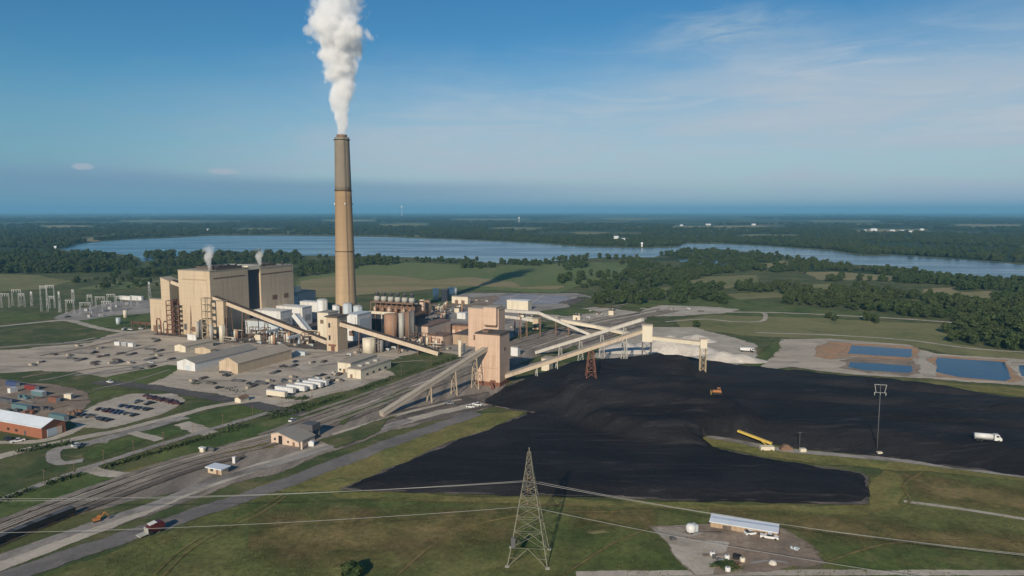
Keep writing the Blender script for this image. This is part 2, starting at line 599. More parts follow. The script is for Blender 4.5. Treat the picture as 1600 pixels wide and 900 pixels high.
def patch(name, px, mat, amp=None, kind='structure', lift=None, fw=None):
    """a sheet of ground cover with a ragged edge; px = outline in photograph pixels, laid on the real ground"""
    pts = [g(x, y) for x, y in px]
    d = sum(p.y for p in pts) / len(pts)
    _layer[0] += 1
    z = 0.0022 * _layer[0] if lift is None else lift
    if mat in ('lake', 'pond'):
        a = d / 130.0 if amp is None else amp
        o = sheet(name, edge(pts, a, max(1.5, d / 90.0), seed=_layer[0] * 1.7), M[mat], z)
        o['kind'] = kind
        return o
    xs = [x for x, _ in px]
    ys = [y for _, y in px]
    x0, x1, y0, y1 = max(min(xs), -260) - 12, min(max(xs), 1860) + 12, min(ys) - 6, min(max(ys), 985) + 8
    sx, sy = max(2.5, (x1 - x0) / 420), max(1.2, (y1 - y0) / 170)
    gx = np.arange(x0, x1 + sx, sx)
    gy = np.arange(max(y0, 331.5), y1 + sy, sy)
    GX, GY = np.meshgrid(gx, gy)
    P = g_np(GX.ravel(), GY.ravel())
    # wander a little so that no outline stays ruler straight
    s = 0.9 / (d / 40.0)
    wob = d / 240.0 if amp is None else amp * 0.6
    P2 = P + wob * np.stack([np.sin(P[:, 0] * s * 1.7 + 1.3 * np.sin(P[:, 1] * s)) , np.sin(P[:, 1] * s * 1.3 + 1.7 * np.sin(P[:, 0] * s * 0.8))], -1)
    sd, _ = poly_dist(P2, [(p.x, p.y) for p in pts])
    fw = fw or d / 230.0
    e = np.clip(sd / fw, -3, 3)
    ok = (e > -2.2).reshape(GX.shape)
    cells = ok[:-1, :-1] | ok[1:, :-1] | ok[:-1, 1:] | ok[1:, 1:]
    n = len(gx)
    J, I = np.where(cells)
    k = J * n + I
    F = np.stack([k + n, k + n + 1, k + 1, k], -1)
    used = np.unique(F)
    remap = -np.ones(len(P), int)
    remap[used] = np.arange(len(used))
    V = np.concatenate([P[used], np.full((len(used), 1), z)], 1)
    o = quads_mesh(name, V.tolist(), remap[F].tolist(), e[used], M[mat])
    o['kind'] = kind
    return o


def smooth_line(pts, n=10):
    if len(pts) < 3:
        return [pts[0].lerp(pts[-1], k / n) for k in range(n + 1)]
    q = [pts[0] * 2 - pts[1]] + list(pts) + [pts[-1] * 2 - pts[-2]]
    out = []
    for i in range(1, len(q) - 2):
        for k in range(n):
            t_ = k / n
            a, b_, c, d = q[i - 1], q[i], q[i + 1], q[i + 2]
            out.append(0.5 * ((2 * b_) + (c - a) * t_ + (2 * a - 5 * b_ + 4 * c - d) * t_ * t_ + (3 * b_ - a - 3 * c + d) * t_ ** 3))
    out.append(q[-2])
    return out


def ribbon(name, line, w, mat, z, wob=0.0, kind='structure'):
    vs, fs, at_ = [], [], []
    d = sum(p.y for p in line) / len(line)
    fw = min(max(0.25, w * 0.16), abs(d) / 300.0 + 0.4)
    for i, p in enumerate(line):
        dr = (line[min(i + 1, len(line) - 1)] - line[max(i - 1, 0)]).normalized()
        nrm = Vector((-dr.y, dr.x, 0))
        e1 = w / 2 + wob * mnoise.noise((p.x * 0.08, p.y * 0.08, 1.0))
        e2 = w / 2 + wob * mnoise.noise((p.x * 0.08, p.y * 0.08, 7.0))
        i1, i2 = min(2.5 * fw, e1 * 0.9), min(2.5 * fw, e2 * 0.9)
        for off, e in ((e1 + 2 * fw, -2.0), (e1 - i1, i1 / fw), (-e2 + i2, i2 / fw), (-e2 - 2 * fw, -2.0)):
            q = p + nrm * off
            vs.append((q.x, q.y, z))
            at_.append(e)
        if i:
            k = 4 * i
            for j in range(3):
                fs.append((k - 4 + j, k - 3 + j, k + 1 + j, k + j))
    o = quads_mesh(name, vs, fs, at_, mat)
    if kind:
        o['kind'] = kind
    return o


def road(name, px, w, mat, wob=None):
    line = smooth_line([g(x, y) for x, y in px], 12)
    _layer[0] += 1
    return ribbon(name, line, w, M[mat], 0.0022 * _layer[0], w * 0.12 if wob is None else wob)

# ================================================================== THE GROUND
mb = MB()
xs = [-60000, -20000, -6000, -2000, -600, 0, 600, 2000, 6000, 20000, 60000]
ys = [-300, 100, 400, 900, 1800, 4000, 9000, 20000, 60000]
mb.add([(x, y, 0) for y in ys for x in xs],
       [(j * 11 + i, j * 11 + i + 1, (j + 1) * 11 + i + 1, (j + 1) * 11 + i) for j in range(len(ys) - 1) for i in range(10)])
mb.build('ground', M['country'])['kind'] = 'structure'

# plant-side grassland in front of the lake
patch('grassland', [(-500, 1000), (-500, 425), (0, 424), (200, 430), (460, 428), (560, 412), (1000, 405), (1200, 420), (1600, 445), (2200, 470), (2200, 1000)], 'grass_dark')
patch('pasture', [(-300, 440), (-20, 428), (60, 430), (110, 440), (60, 452), (-100, 460), (-300, 470)], 'field_light')
patch('crop_field', [(465, 436), (560, 416), (640, 409), (720, 406), (860, 411), (1000, 410), (985, 430), (905, 446), (870, 458), (720, 452), (640, 452), (470, 462)], 'field_green')
patch('dry_field', [(465, 440), (540, 429), (620, 431), (700, 441), (735, 447), (640, 455), (560, 462), (465, 465)], 'field_tan')
patch('field_strip', [(650, 440), (730, 433), (800, 441), (880, 447), (860, 452), (730, 447)], 'field_tan')
patch('crop_field', [(800, 425), (870, 412), (990, 416), (985, 430), (900, 446), (810, 448)], 'field_green')
patch('dry_field', [(1255, 425), (1300, 424), (1405, 432), (1390, 438), (1280, 437)], 'field_tan')
patch('dry_field', [(1490, 458), (1540, 454), (1590, 458), (1570, 468), (1500, 472)], 'field_tan')
patch('meadow', [(980, 465), (1100, 462), (1180, 470), (1290, 482), (1400, 494), (1300, 500), (1100, 488), (1000, 480), (960, 478)], 'grass')
patch('meadow', [(1050, 500), (1120, 492), (1300, 498), (1470, 506), (1480, 535), (1660, 560), (1660, 580), (1420, 540), (1230, 528), (1120, 520), (1060, 512)], 'field_light')
patch('lake_shore_bank', [(-60, 400), (60, 396), (110, 384), (200, 377), (330, 367), (525, 366), (700, 372), (850, 379), (1000, 385), (1060, 382), (1070, 378), (1130, 379), (1300, 390), (1600, 411), (1660, 418), (1660, 445), (1560, 445), (1440, 430), (1270, 412), (1180, 402), (1090, 398), (1000, 405), (780, 415), (560, 408), (470, 405), (330, 402), (230, 415), (210, 405), (100, 396)], 'grass_dark')
patch('clearing', [(1060, 447), (1100, 432), (1180, 430), (1190, 440), (1120, 453)], 'field_light')
patch('clearing', [(1180, 413), (1230, 407), (1245, 413), (1190, 420)], 'field_tan')
patch('clearing', [(1436, 452), (1492, 449), (1502, 462), (1446, 464)], 'field_tan')
patch('clearing', [(1250, 448), (1290, 442), (1335, 452), (1270, 459)], 'field_light')
patch('clearing', [(1130, 460), (1210, 456), (1230, 464), (1150, 468)], 'field_light')
patch('clearing', [(985, 455), (1050, 448), (1060, 460), (1000, 466)], 'field_light')
patch('clearing', [(1380, 470), (1440, 468), (1450, 480), (1395, 482)], 'field_light')
patch('clearing', [(200, 446), (240, 438), (290, 436), (270, 446), (220, 452)], 'field_light')
patch('clearing', [(120, 452), (180, 440), (235, 437), (200, 452)], 'field_green')
# lake
lk = [(92, 389), (120, 382), (160, 377), (210, 374), (265, 372), (330, 368.5), (430, 368), (525, 369), (620, 371), (700, 374), (780, 377.5), (850, 381), (900, 385.5), (960, 387), (1010, 388), (1060, 386), (1070, 380.5), (1130, 381.5), (1200, 385), (1300, 392), (1350, 400), (1400, 399), (1500, 405), (1560, 410), (1640, 418), (1640, 438), (1560, 437), (1480, 433), (1440, 423), (1390, 416), (1330, 413), (1270, 406), (1180, 394), (1110, 391), (1060, 392), (1020, 402), (940, 402), (850, 409), (780, 411), (700, 406), (640, 402), (560, 400), (470, 399), (400, 397), (300, 396), (240, 407), (225, 409), (212, 400), (160, 394), (110, 392)]
patch('lake_water', lk, 'lake', amp=6.0)
patch('lake_inlet_water', [(1060, 407), (1085, 404), (1120, 408), (1155, 411), (1130, 416), (1085, 422), (1072, 414)], 'lake', amp=3.0)
patch('far_field', [(590, 351), (640, 348.5), (672, 349), (655, 352), (610, 353.5)], 'field_light')
patch('far_field', [(360, 358), (400, 356), (440, 357.5), (400, 359.5)], 'field_light')
patch('far_field', [(1330, 361), (1360, 357.5), (1450, 358.5), (1440, 361), (1380, 362)], 'field_tan')
patch('far_field', [(1050, 354), (1180, 352), (1230, 353), (1150, 356)], 'field_tan')
patch('far_field', [(900, 342), (1010, 340.5), (1050, 341.5), (980, 343.5)], 'field_light')
FIELDS = [(500, 590, 343, 346.5), (700, 830, 341.5, 344), (180, 330, 344, 347), (60, 150, 352, 356), (760, 860, 355, 359), (1250, 1380, 344, 347), (1480, 1600, 350, 354), (880, 960, 362, 366), (1150, 1250, 366, 369.5)]
for k, (x0, x1, y0, y1) in enumerate(FIELDS):
    patch('far_field', [(x0, y0 + .4), (x0 + 30, y0), (x1 - 20, y0 + .2), (x1, y0 + 1), (x1 - 30, y1), (x0 + 20, y1 - .4)], 'field_tan' if k % 3 == 0 else 'field_light')
patch('far_shore_sand', [(128, 374), (140, 371), (160, 372), (158, 376.5), (138, 378)], 'field_tan')

# ---- yards of the power station
patch('switchyard_gravel', [(88, 492), (120, 482), (185, 471), (242, 466), (250, 492), (190, 499), (120, 503), (95, 499)], 'gravel_grey')
patch('gravel_yard', [(-400, 570), (40, 545), (110, 533), (180, 522), (240, 512), (300, 500), (420, 492), (560, 488), (640, 505), (700, 515), (740, 530), (745, 556), (690, 560), (640, 580), (560, 606), (500, 622), (450, 634), (400, 636), (350, 622), (285, 606), (200, 598), (110, 582), (-30, 584), (-400, 600)], 'gravel')
patch('gravel_yard', [(560, 500), (640, 470), (700, 462), (740, 458), (900, 458), (935, 466), (900, 478), (840, 488), (800, 530), (740, 552), (640, 540)], 'gravel_grey')
patch('grass_plot', [(610, 462), (720, 462), (735, 470), (700, 482), (640, 484), (610, 474)], 'grass')
patch('plant_floor', [(235, 522), (300, 527), (360, 533), (430, 540), (520, 548), (560, 545), (640, 545), (700, 540), (690, 505), (560, 490), (430, 496), (340, 505)], 'dark_ground')
patch('grass_plot', [(0, 512), (70, 504), (130, 508), (175, 520), (150, 535), (60, 542), (-200, 560), (-300, 540)], 'grass_dark')
patch('grass_plot', [(-200, 492), (0, 488), (60, 490), (80, 497), (0, 505), (-200, 510)], 'grass')
patch('grass_plot', [(108, 503), (180, 493), (235, 489), (236, 500), (180, 512), (140, 512)], 'grass')
patch('grass_plot', [(-40, 587), (60, 580), (120, 584), (210, 598), (270, 606), (230, 612), (120, 603), (-40, 600)], 'grass_dark')
patch('grass_plot', [(170, 590), (260, 570), (285, 574), (230, 604), (180, 602)], 'grass')
patch('grass_plot', [(130, 618), (160, 608), (205, 612), (150, 627), (122, 632)], 'grass')
patch('dirt_lot', [(-200, 608), (-20, 592), (80, 600), (128, 612), (140, 640), (120, 660), (20, 645), (-200, 660)], 'dirt')
patch('parking_gravel', [(112, 648), (150, 630), (210, 615), (275, 614), (292, 628), (250, 648), (200, 663), (160, 672), (125, 668)], 'gravel_light')
patch('parking_gravel', [(390, 628), (450, 600), (520, 580), (570, 582), (560, 600), (500, 618), (450, 630), (410, 636)], 'gravel_light')
patch('concrete_pad', [(455, 570), (530, 556), (620, 566), (600, 585), (550, 592), (480, 585)], 'gravel_light')
patch('grass_plot', [(600, 570), (660, 545), (720, 556), (670, 572), (620, 590)], 'grass_dark')
patch('dirt_lot', [(690, 480), (735, 466), (770, 462), (780, 470), (760, 480)], 'dirt', fw=3.0)
patch('basin', [(768, 476), (782, 463), (812, 459), (884, 463), (892, 468), (872, 475), (820, 476)], 'concrete_far', amp=1.0)
for pl in ([(775, 470), (888, 470)], [(790, 463), (870, 475)], [(820, 460), (888, 470)], [(770, 475), (812, 459)], [(826, 476), (850, 461)]):
    road('basin_wall', pl, 1.6, 'gravel_light', 0.1)
patch('grass_plot', [(880, 474), (905, 464), (935, 466), (925, 476), (890, 480)], 'grass_dark')
patch('painted_shadow_bank', [(872, 474), (892, 467), (915, 467), (888, 476)], 'dark_ground', fw=2.0)  # shade on the bank put in as dark ground colour
patch('gravel_yard', [(840, 490), (930, 480), (1010, 490), (1000, 505), (930, 512), (860, 500)], 'gravel_light')
patch('pale_track_ground', [(1000, 484), (1040, 477), (1100, 479), (1160, 484), (1120, 490), (1050, 494), (1000, 496)], 'gravel_light')

# ---- land between yard and railway
patch('grass_plot', [(285, 656), (365, 634), (440, 636), (410, 650), (340, 668), (300, 668)], 'grass')
patch('grass_plot', [(225, 673), (268, 667), (295, 672), (262, 686), (232, 686)], 'grass')
patch('grass_plot', [(130, 712), (140, 698), (215, 680), (230, 686), (195, 704), (150, 717)], 'grass')
patch('grass_plot', [(-200, 760), (-60, 735), (60, 705), (82, 712), (88, 728), (0, 762), (-200, 800)], 'grass_dark')
patch('grass_plot', [(-200, 840), (0, 778), (120, 736), (200, 744), (130, 768), (0, 812), (-200, 880)], 'grass')
patch('grass_plot', [(220, 714), (360, 672), (480, 640), (600, 602), (720, 562), (735, 566), (640, 602), (520, 642), (400, 680), (260, 726)], 'grass')

# ---- railway corridor and the haul roads beside it
patch('rail_corridor', [(-300, 935), (-300, 905), (0, 815), (150, 762), (260, 722), (400, 680), (520, 642), (600, 606), (690, 574), (745, 552), (760, 540), (850, 520), (930, 508), (1010, 500), (1010, 512), (950, 528), (900, 548), (850, 566), (800, 582), (790, 612), (758, 640), (700, 655), (620, 672), (520, 706), (430, 738), (330, 772), (200, 815), (60, 862), (-60, 905), (-300, 990)], 'rail_bed')
patch('grass_verge', [(-200, 900), (0, 846), (120, 806), (240, 775), (320, 755), (318, 764), (250, 785), (150, 815), (60, 846), (-60, 890)], 'grass_dark')
patch('grass_verge', [(160, 745), (320, 705), (420, 690), (430, 700), (330, 712), (240, 737)], 'verge')
patch('coal_spill', [(560, 668), (640, 640), (720, 620), (760, 612), (772, 634), (700, 655), (640, 660), (590, 672)], 'dark_ground')
patch('verge', [(-200, 985), (0, 905), (120, 862), (240, 818), (360, 778), (470, 738), (560, 704), (650, 672), (740, 648), (832, 640), (770, 668), (660, 715), (560, 756), (530, 768), (430, 768), (330, 800), (200, 842), (60, 890), (-60, 950)], 'verge')
road('haul_road', [(-200, 985), (40, 892), (200, 838), (330, 795), (430, 761), (520, 727), (600, 697), (690, 664), (745, 645)], 9.0, 'asphalt')
road('gravel_road', [(-200, 950), (0, 884), (190, 812), (350, 748), (500, 700), (620, 662), (700, 642), (760, 630)], 7.0, 'gravel_light')
road('gravel_road', [(-200, 930), (0, 872), (130, 826), (250, 785), (330, 752), (440, 722), (530, 694), (640, 655)], 5.0, 'gravel_grey')
# roads inside the plant
road('road', [(-200, 530), (0, 510), (80, 502), (112, 502), (160, 514), (210, 520), (240, 518)], 7.0, 'gravel_light')
road('road', [(-100, 552), (40, 540), (130, 535), (180, 526), (240, 518)], 6.0, 'gravel_grey')
road('road', [(150, 597), (220, 603), (280, 612), (340, 622), (390, 630), (430, 640), (480, 648)], 9.0, 'asphalt_dark')
road('road', [(-200, 772), (0, 714), (100, 690), (190, 672), (270, 652), (340, 634), (420, 624)], 6.0, 'gravel_light')
road('road', [(-200, 700), (0, 692), (60, 690), (100, 680), (135, 662)], 5.0, 'gravel_light')
road('road', [(170, 690), (120, 694), (88, 703), (84, 715), (96, 724), (130, 720)], 5.0, 'gravel_grey')
road('road', [(88, 700), (150, 690), (230, 668), (290, 652)], 8.0, 'gravel_grey')
road('road', [(130, 730), (165, 740), (205, 742), (250, 730), (330, 706), (420, 684), (470, 668), (520, 650), (560, 638)], 6.0, 'gravel_light')
road('road', [(205, 676), (250, 688)], 5.0, 'gravel_light')
road('road', [(282, 662), (330, 678)], 8.0, 'gravel_light')
road('road', [(-200, 850), (0, 782), (90, 748), (190, 714), (300, 680), (420, 645)], 4.0, 'gravel_grey')
# lanes on the east side
road('lane', [(1000, 482), (1100, 487), (1220, 489), (1330, 494), (1420, 499), (1500, 505), (1620, 512)], 6.0, 'gravel_light')
road('lane', [(1040, 503), (1100, 499), (1150, 503), (1190, 502), (1196, 492), (1188, 488)], 4.0, 'gravel_light')
road('lane', [(1180, 520), (1300, 524), (1420, 532), (1520, 545), (1640, 553)], 4.0, 'gravel_light')

# ---- ash ponds
patch('pond_apron', [(1190, 575), (1212, 545), (1226, 530), (1300, 530), (1420, 538), (1442, 547), (1470, 554), (1590, 562), (1700, 568), (1700, 612), (1600, 602), (1460, 593), (1330, 586), (1230, 574), (1200, 580)], 'gravel')
patch('clay_bank', [(1272, 556), (1288, 534), (1330, 536), (1322, 558), (1300, 562)], 'dirt_orange')
patch('clay_bank', [(1318, 566), (1330, 559), (1425, 561), (1430, 569), (1340, 568)], 'dirt')
patch('clay_bank', [(1430, 548), (1462, 556), (1470, 592), (1445, 590), (1425, 575)], 'gravel_light')
patch('clay_bank', [(1455, 560), (1466, 556), (1578, 563), (1596, 592), (1582, 599), (1462, 590)], 'dirt_orange')
patch('clay_bank', [(1575, 565), (1584, 565), (1602, 592), (1592, 596)], 'gravel_light')
patch('clay_bank', [(1316, 556), (1324, 536), (1430, 543), (1434, 560), (1422, 563)], 'dirt_orange', fw=2.0)
patch('clay_bank', [(1316, 576), (1324, 562), (1430, 569), (1434, 583), (1420, 587), (1350, 583)], 'dirt', fw=2.0)
patch('pond_water', [(1325, 553), (1330, 540), (1424, 546), (1426, 556), (1420, 559)], 'pond', amp=0.6)
patch('pond_water', [(1324, 574), (1330, 566), (1424, 572), (1426, 580), (1420, 583), (1350, 579)], 'pond', amp=0.6)
patch('pond_water', [(1463, 582), (1464, 559), (1570, 566), (1580, 592), (1570, 596), (1500, 590)], 'pond', amp=0.6)
patch('pond_water', [(1596, 588), (1592, 571), (1680, 576), (1680, 598)], 'pond', amp=0.6)
patch('grass_bank', [(1230, 577), (1330, 588), (1460, 596), (1700, 616), (1700, 632), (1600, 621), (1450, 602), (1300, 588), (1220, 580)], 'verge')
patch('grass_bank', [(1178, 572), (1200, 540), (1226, 530), (1215, 545), (1192, 574)], 'grass')
# ---- limestone yard
patch('limestone_yard', [(930, 560), (945, 540), (985, 520), (1010, 512), (1080, 512), (1120, 520), (1186, 538), (1186, 566), (1100, 580), (1010, 570)], 'gravel_light')

# ---- foreground grass, tracks and the scrap pad
patch('foreground_grass', [(-600, 1250), (-200, 1010), (60, 905), (240, 838), (420, 772), (530, 768), (700, 775), (850, 779), (1000, 783), (1200, 790), (1350, 790), (1362, 745), (1420, 738), (1600, 752), (2200, 830), (2600, 1250)], 'grass_near')
patch('verge', [(520, 768), (700, 775), (850, 779), (1000, 783), (1200, 790), (1358, 790), (1364, 750), (1385, 735), (1420, 745), (1405, 790), (1340, 805), (1200, 800), (1000, 793), (800, 788), (640, 782), (530, 778)], 'verge')
patch('verge', [(1090, 690), (1102, 680), (1150, 688), (1260, 704), (1420, 722), (1600, 742), (1900, 780), (1900, 800), (1600, 752), (1420, 736), (1300, 728), (1190, 713), (1115, 698)], 'verge')
road('dike_road', [(1105, 683), (1150, 690), (1220, 703), (1330, 713), (1420, 722), (1600, 745), (1900, 788)], 4.5, 'gravel_grey')
road('track', [(1412, 784), (1500, 796), (1620, 815), (1800, 845)], 2.2, 'gravel_light')
road('track', [(900, 898), (1200, 896), (1500, 896), (1900, 898)], 3.0, 'gravel_light')
patch('bare_earth', [(1095, 824), (1120, 815), (1235, 832), (1262, 846), (1295, 880), (1240, 892), (1150, 880), (1170, 850)], 'dirt', fw=4.0)
patch('scrap_pad', [(1016, 822), (1100, 818), (1225, 826), (1252, 846), (1240, 866), (1280, 884), (1200, 896), (1080, 898), (1058, 872), (1040, 845)], 'dirt')
patch('scrap_pad_gravel', [(1020, 824), (1062, 822), (1075, 845), (1140, 850), (1125, 872), (1110, 897), (1082, 897), (1060, 872), (1042, 845)], 'gravel_light')
patch('worn_grass', [(564, 802), (571, 802), (576, 818), (570, 824)], 'dirt', fw=1.6)
patch('worn_grass', [(915, 832), (945, 827), (955, 830), (930, 834)], 'field_tan', fw=2.0)

patch('worn_grass', [(430, 812), (520, 800), (640, 810), (760, 800), (800, 830), (700, 850), (560, 870), (450, 880), (400, 850)], 'worn', fw=9.0)
patch('worn_grass', [(1120, 800), (1300, 812), (1500, 832), (1640, 850), (1640, 868), (1450, 850), (1260, 836), (1225, 815)], 'worn', fw=5.0)
patch('worn_grass', [(900, 800), (1010, 806), (1015, 815), (960, 822), (905, 815)], 'worn', fw=5.0)
patch('worn_grass', [(1420, 745), (1640, 775), (1640, 800), (1440, 780)], 'worn', fw=5.0)
# wheel tracks worn into the yards
TR = random.Random(21)
for k in range(46):
    if k < 30:
        x, y = TR.uniform(20, 620), TR.uniform(528, 612)
        if x > 430 and y > 590:
            y -= 30
    else:
        x, y = TR.uniform(640, 1000), TR.uniform(478, 530)
    L = TR.uniform(40, 130)
    sl = TR.choice((-0.16, -0.2, 0.04, -0.1, -0.26))
    road('wheel_track', [(x, y), (x + L * 0.5, y + sl * L * 0.5 + TR.uniform(-3, 3)), (x + L, y + sl * L)], TR.uniform(1.2, 3.6), TR.choice(('gravel_light', 'gravel_grey', 'dirt', 'gravel_grey')), 0.8)
for k in range(16):          # across the scrap pad and the dirt lot
    if k < 9:
        x, y = TR.uniform(1040, 1180), TR.uniform(828, 886)
    else:
        x, y = TR.uniform(-10, 100), TR.uniform(600, 650)
    L = TR.uniform(25, 70)
    road('wheel_track', [(x, y), (x + L * .5, y + TR.uniform(-5, 5)), (x + L, y + TR.uniform(-6, 8))], TR.uniform(0.7, 1.8), TR.choice(('gravel_grey', 'dirt', 'gravel_light', 'dark_ground')), 0.4)
# dark strips between the tracks
for pl in ([(520, 668), (600, 637), (700, 598), (780, 566)], [(800, 575), (880, 548), (960, 522), (1020, 505)], [(790, 545), (860, 522), (930, 503), (1000, 490)], [(-100, 880), (0, 846), (120, 802), (200, 772)]):
    road('dark_strip', pl, 1.7, 'dark_ground', 1.0)
for pl in ([(520, 652), (600, 622), (700, 584), (760, 560)], [(0, 826), (150, 768), (300, 717), (420, 680)], [(830, 545), (900, 522), (990, 497)], [(520, 680), (620, 650), (720, 625)]):
    road('ballast_strip', pl, 2.8, 'gravel_light', 1.0)

patch('grass_verge', [(525, 655), (590, 628), (660, 598), (700, 580), (704, 584), (660, 606), (590, 638), (530, 664)], 'grass', fw=1.6)
patch('grass_verge', [(500, 690), (560, 668), (620, 650), (590, 676), (520, 702)], 'grass_dark', fw=1.8)
patch('grass_verge', [(800, 572), (850, 556), (900, 540), (905, 546), (850, 564)], 'grass_dark', fw=1.8)
patch('grass_verge', [(810, 512), (880, 503), (900, 506), (830, 522)], 'grass_dark', fw=2.0)
patch('grass_verge', [(845, 490), (905, 483), (935, 487), (880, 494)], 'grass', fw=2.5)
# ruts across the rough grass
for pl in ([(240, 900), (300, 850), (400, 800), (440, 775)], [(250, 905), (309, 853), (408, 803), (447, 777)], [(620, 900), (700, 840), (820, 806), (1020, 800)], [(880, 900), (960, 850), (1016, 826)], [(1290, 880), (1400, 850), (1600, 846)], [(1360, 800), (1420, 786), (1412, 760), (1440, 740)], [(560, 780), (700, 786), (900, 792), (1180, 800)]):
    road('wheel_rut', pl, 0.8, 'worn', 0.4)

# ================================================================== COAL YARD
def px_poly(px, amp=0.0, step=4.0, seed=1.0):
    pts = [g(x, y) for x, y in px]
    if amp:
        pts = edge(pts, amp, step, seed=seed)
    return [(p.x, p.y) for p in pts]


def vnoise(P, s, seed=0.0, octv=4):
    out = np.zeros(len(P))
    for i, (x, y) in enumerate(P):
        out[i] = mnoise.fractal(Vector((x * s, y * s, seed)), 1.0, 2.0, octv)
    return out


coal_px = [(530, 766), (590, 742), (640, 720), (700, 695), (760, 673), (800, 656), (834, 645), (770, 636), (752, 628), (790, 606), (820, 592), (866, 577),
           (930, 566), (1010, 560), (1090, 566), (1180, 577), (1300, 588), (1450, 605), (1600, 627), (1760, 650), (1760, 782), (1600, 745), (1480, 728),
           (1370, 713), (1260, 702), (1180, 692), (1112, 680), (1092, 684), (1106, 699), (1190, 716), (1290, 732), (1346, 740), (1358, 748),
           (1358, 770), (1352, 787), (1290, 788), (1150, 785), (1000, 780), (850, 776), (700, 772), (600, 770)]
main_px = [(845, 646), (775, 634), (800, 606), (830, 592), (870, 578), (930, 567), (1010, 561), (1090, 567), (1180, 578), (1300, 589), (1450, 606), (1600, 628),
           (1760, 651), (1760, 780), (1600, 743), (1480, 726), (1370, 711), (1240, 700), (1108, 679), (1000, 672), (920, 662)]
CB = px_poly(coal_px, 1.5, 3.0, 2.0)
patch('coal_fringe', coal_px, 'dark_ground', fw=1.1, amp=2)
MBp = px_poly(main_px)
bx = np.array(CB)
stp = 2.0
gx = np.arange(bx[:, 0].min() - stp, min(bx[:, 0].max(), 330) + 2 * stp, stp)
gy = np.arange(bx[:, 1].min() - stp, bx[:, 1].max() + 2 * stp, stp)
GX, GY = np.meshgrid(gx, gy)
P = np.stack([GX.ravel(), GY.ravel()], 1)
dd, nearp = poly_dist(P, CB)
keep_calc = dd > -3 * stp
dm, _ = poly_dist(P, MBp)
mound = [tuple(g(x, y, 11.0))[:2] for x, y in [(900, 574), (960, 560), (1015, 556), (1086, 566), (1108, 596), (1150, 622), (1196, 640), (1190, 656), (1120, 664), (1040, 662), (950, 650), (880, 625), (862, 596)]]
dk, _ = poly_dist(P, mound)
sm = lambda x: np.clip(x, 0, 1) ** 2 * (3 - 2 * np.clip(x, 0, 1))
nz = np.zeros(len(P))
nz2 = np.zeros(len(P))
kk = np.where(keep_calc)[0]
nz[kk] = vnoise(P[kk], 0.018, 3.0, 3)
nz2[kk] = vnoise(P[kk] * np.array([0.5, 1.5]), 0.06, 8.0, 4)
hgt = sm(dd / 7.0) * (1.8 + 0.25 * nz + 0.15 * nz2)
hgt += sm(dm / 18.0) * (4.2 + 2.0 * nz + 0.9 * nz2)
hgt += sm((dk + 5 * nz2) / 11.0) * (7.0 + 1.2 * nz + 0.9 * nz2)
# the conical heap under the stacking conveyor, with a lower spill ridge
for cx, cy, r, hh in ((85.0, 425.0, 11.0, 4.0), (92.0, 398.0, 26.0, 3.0)):
    q = np.hypot(P[:, 0] - cx, P[:, 1] - cy)
    hgt = np.maximum(hgt, 0) + sm(dd / 10.0) * hh * np.clip(1 - np.sqrt(q * q + 9) / r, 0, 1) ** 1.15 * (1 + 0.12 * nz2)
# dozed benches running along the pile
va = P @ np.array([0.976, -0.22])
ua = P @ np.array([0.22, 0.976])
for off, dep, wid, x0 in ((468.0, 4.6, 5.0, 150.0), (440.0, 2.5, 4.0, 170.0), (405.0, 3.8, 4.5, 120.0), (372.0, 2.8, 5.0, 60.0), (345.0, 2.0, 4.0, 110.0)):
    s_ = ua + 4 * nz - off
    hgt -= dep * np.exp(-(s_ / wid) ** 2) * sm(dm / 12.0) * sm((va + 60 - x0) / 60.0)
hgt = np.where(dd > 0, np.maximum(hgt, 0.0) + 0.45, 0.0)
ins = (dd > 0).reshape(GX.shape)
Q = np.where((dd > 0)[:, None], P, nearp)
cells = ins[:-1, :-1] | ins[1:, :-1] | ins[:-1, 1:] | ins[1:, 1:]
idx = -np.ones(len(P), int)
vs, fs = [], []
nxg = len(gx)


def vid(k):
    if idx[k] < 0:
        idx[k] = len(vs)
        vs.append((Q[k, 0], Q[k, 1], hgt[k] if dd[k] > 0 else 0.10))
    return int(idx[k])


for j, i in zip(*np.where(cells)):
    k = j * nxg + i
    fs.append((vid(k), vid(k + 1), vid(k + nxg + 1), vid(k + nxg)))
m, t, b = base_mat('coal', 0.8, 0.12)
p = wpos(t)
c = t.mix(t.ramp(t.noise(t.mapping(p, (0.5, 1.3, 1), (0, 0, -0.2)), 0.03, 6.0, 0.65, 0.6), 0.38, 0.66), (0.0145, 0.0145, 0.0175), (0.029, 0.028, 0.031))
c = t.mix(t.math('MULTIPLY', t.ramp(t.noise(t.mapping(p, (0.25, 2.2, 1), (0, 0, 0.22)), 0.10, 5.0, 0.7, 1.0), 0.54, 0.70), 0.6), c, (0.066, 0.062, 0.060))
t.link(c, b.inputs['Base Color'])
bn = t.n('ShaderNodeBump')
bn.inputs['Distance'].default_value = 1.1
t.link(t.noise(p, 0.35, 8.0, 0.72), bn.inputs['Height'])
t.link(bn.outputs[0], b.inputs['Normal'])
coal = MB().add(vs, fs, 0, True).build('coal_stockpile', m)
props(coal, 'black coal stockpile with a conical heap, spread beside the grey gravel haul road', 'coal pile')
COAL_TREE = None


def coal_z(x, y):
    i = int(round((x - gx[0]) / stp))
    j = int(round((y - gy[0]) / stp))
    if 0 <= i < len(gx) and 0 <= j < len(gy):
        return max(0.0, float(hgt[j * nxg + i])) if dd[j * nxg + i] > 0 else 0.0
    return 0.0


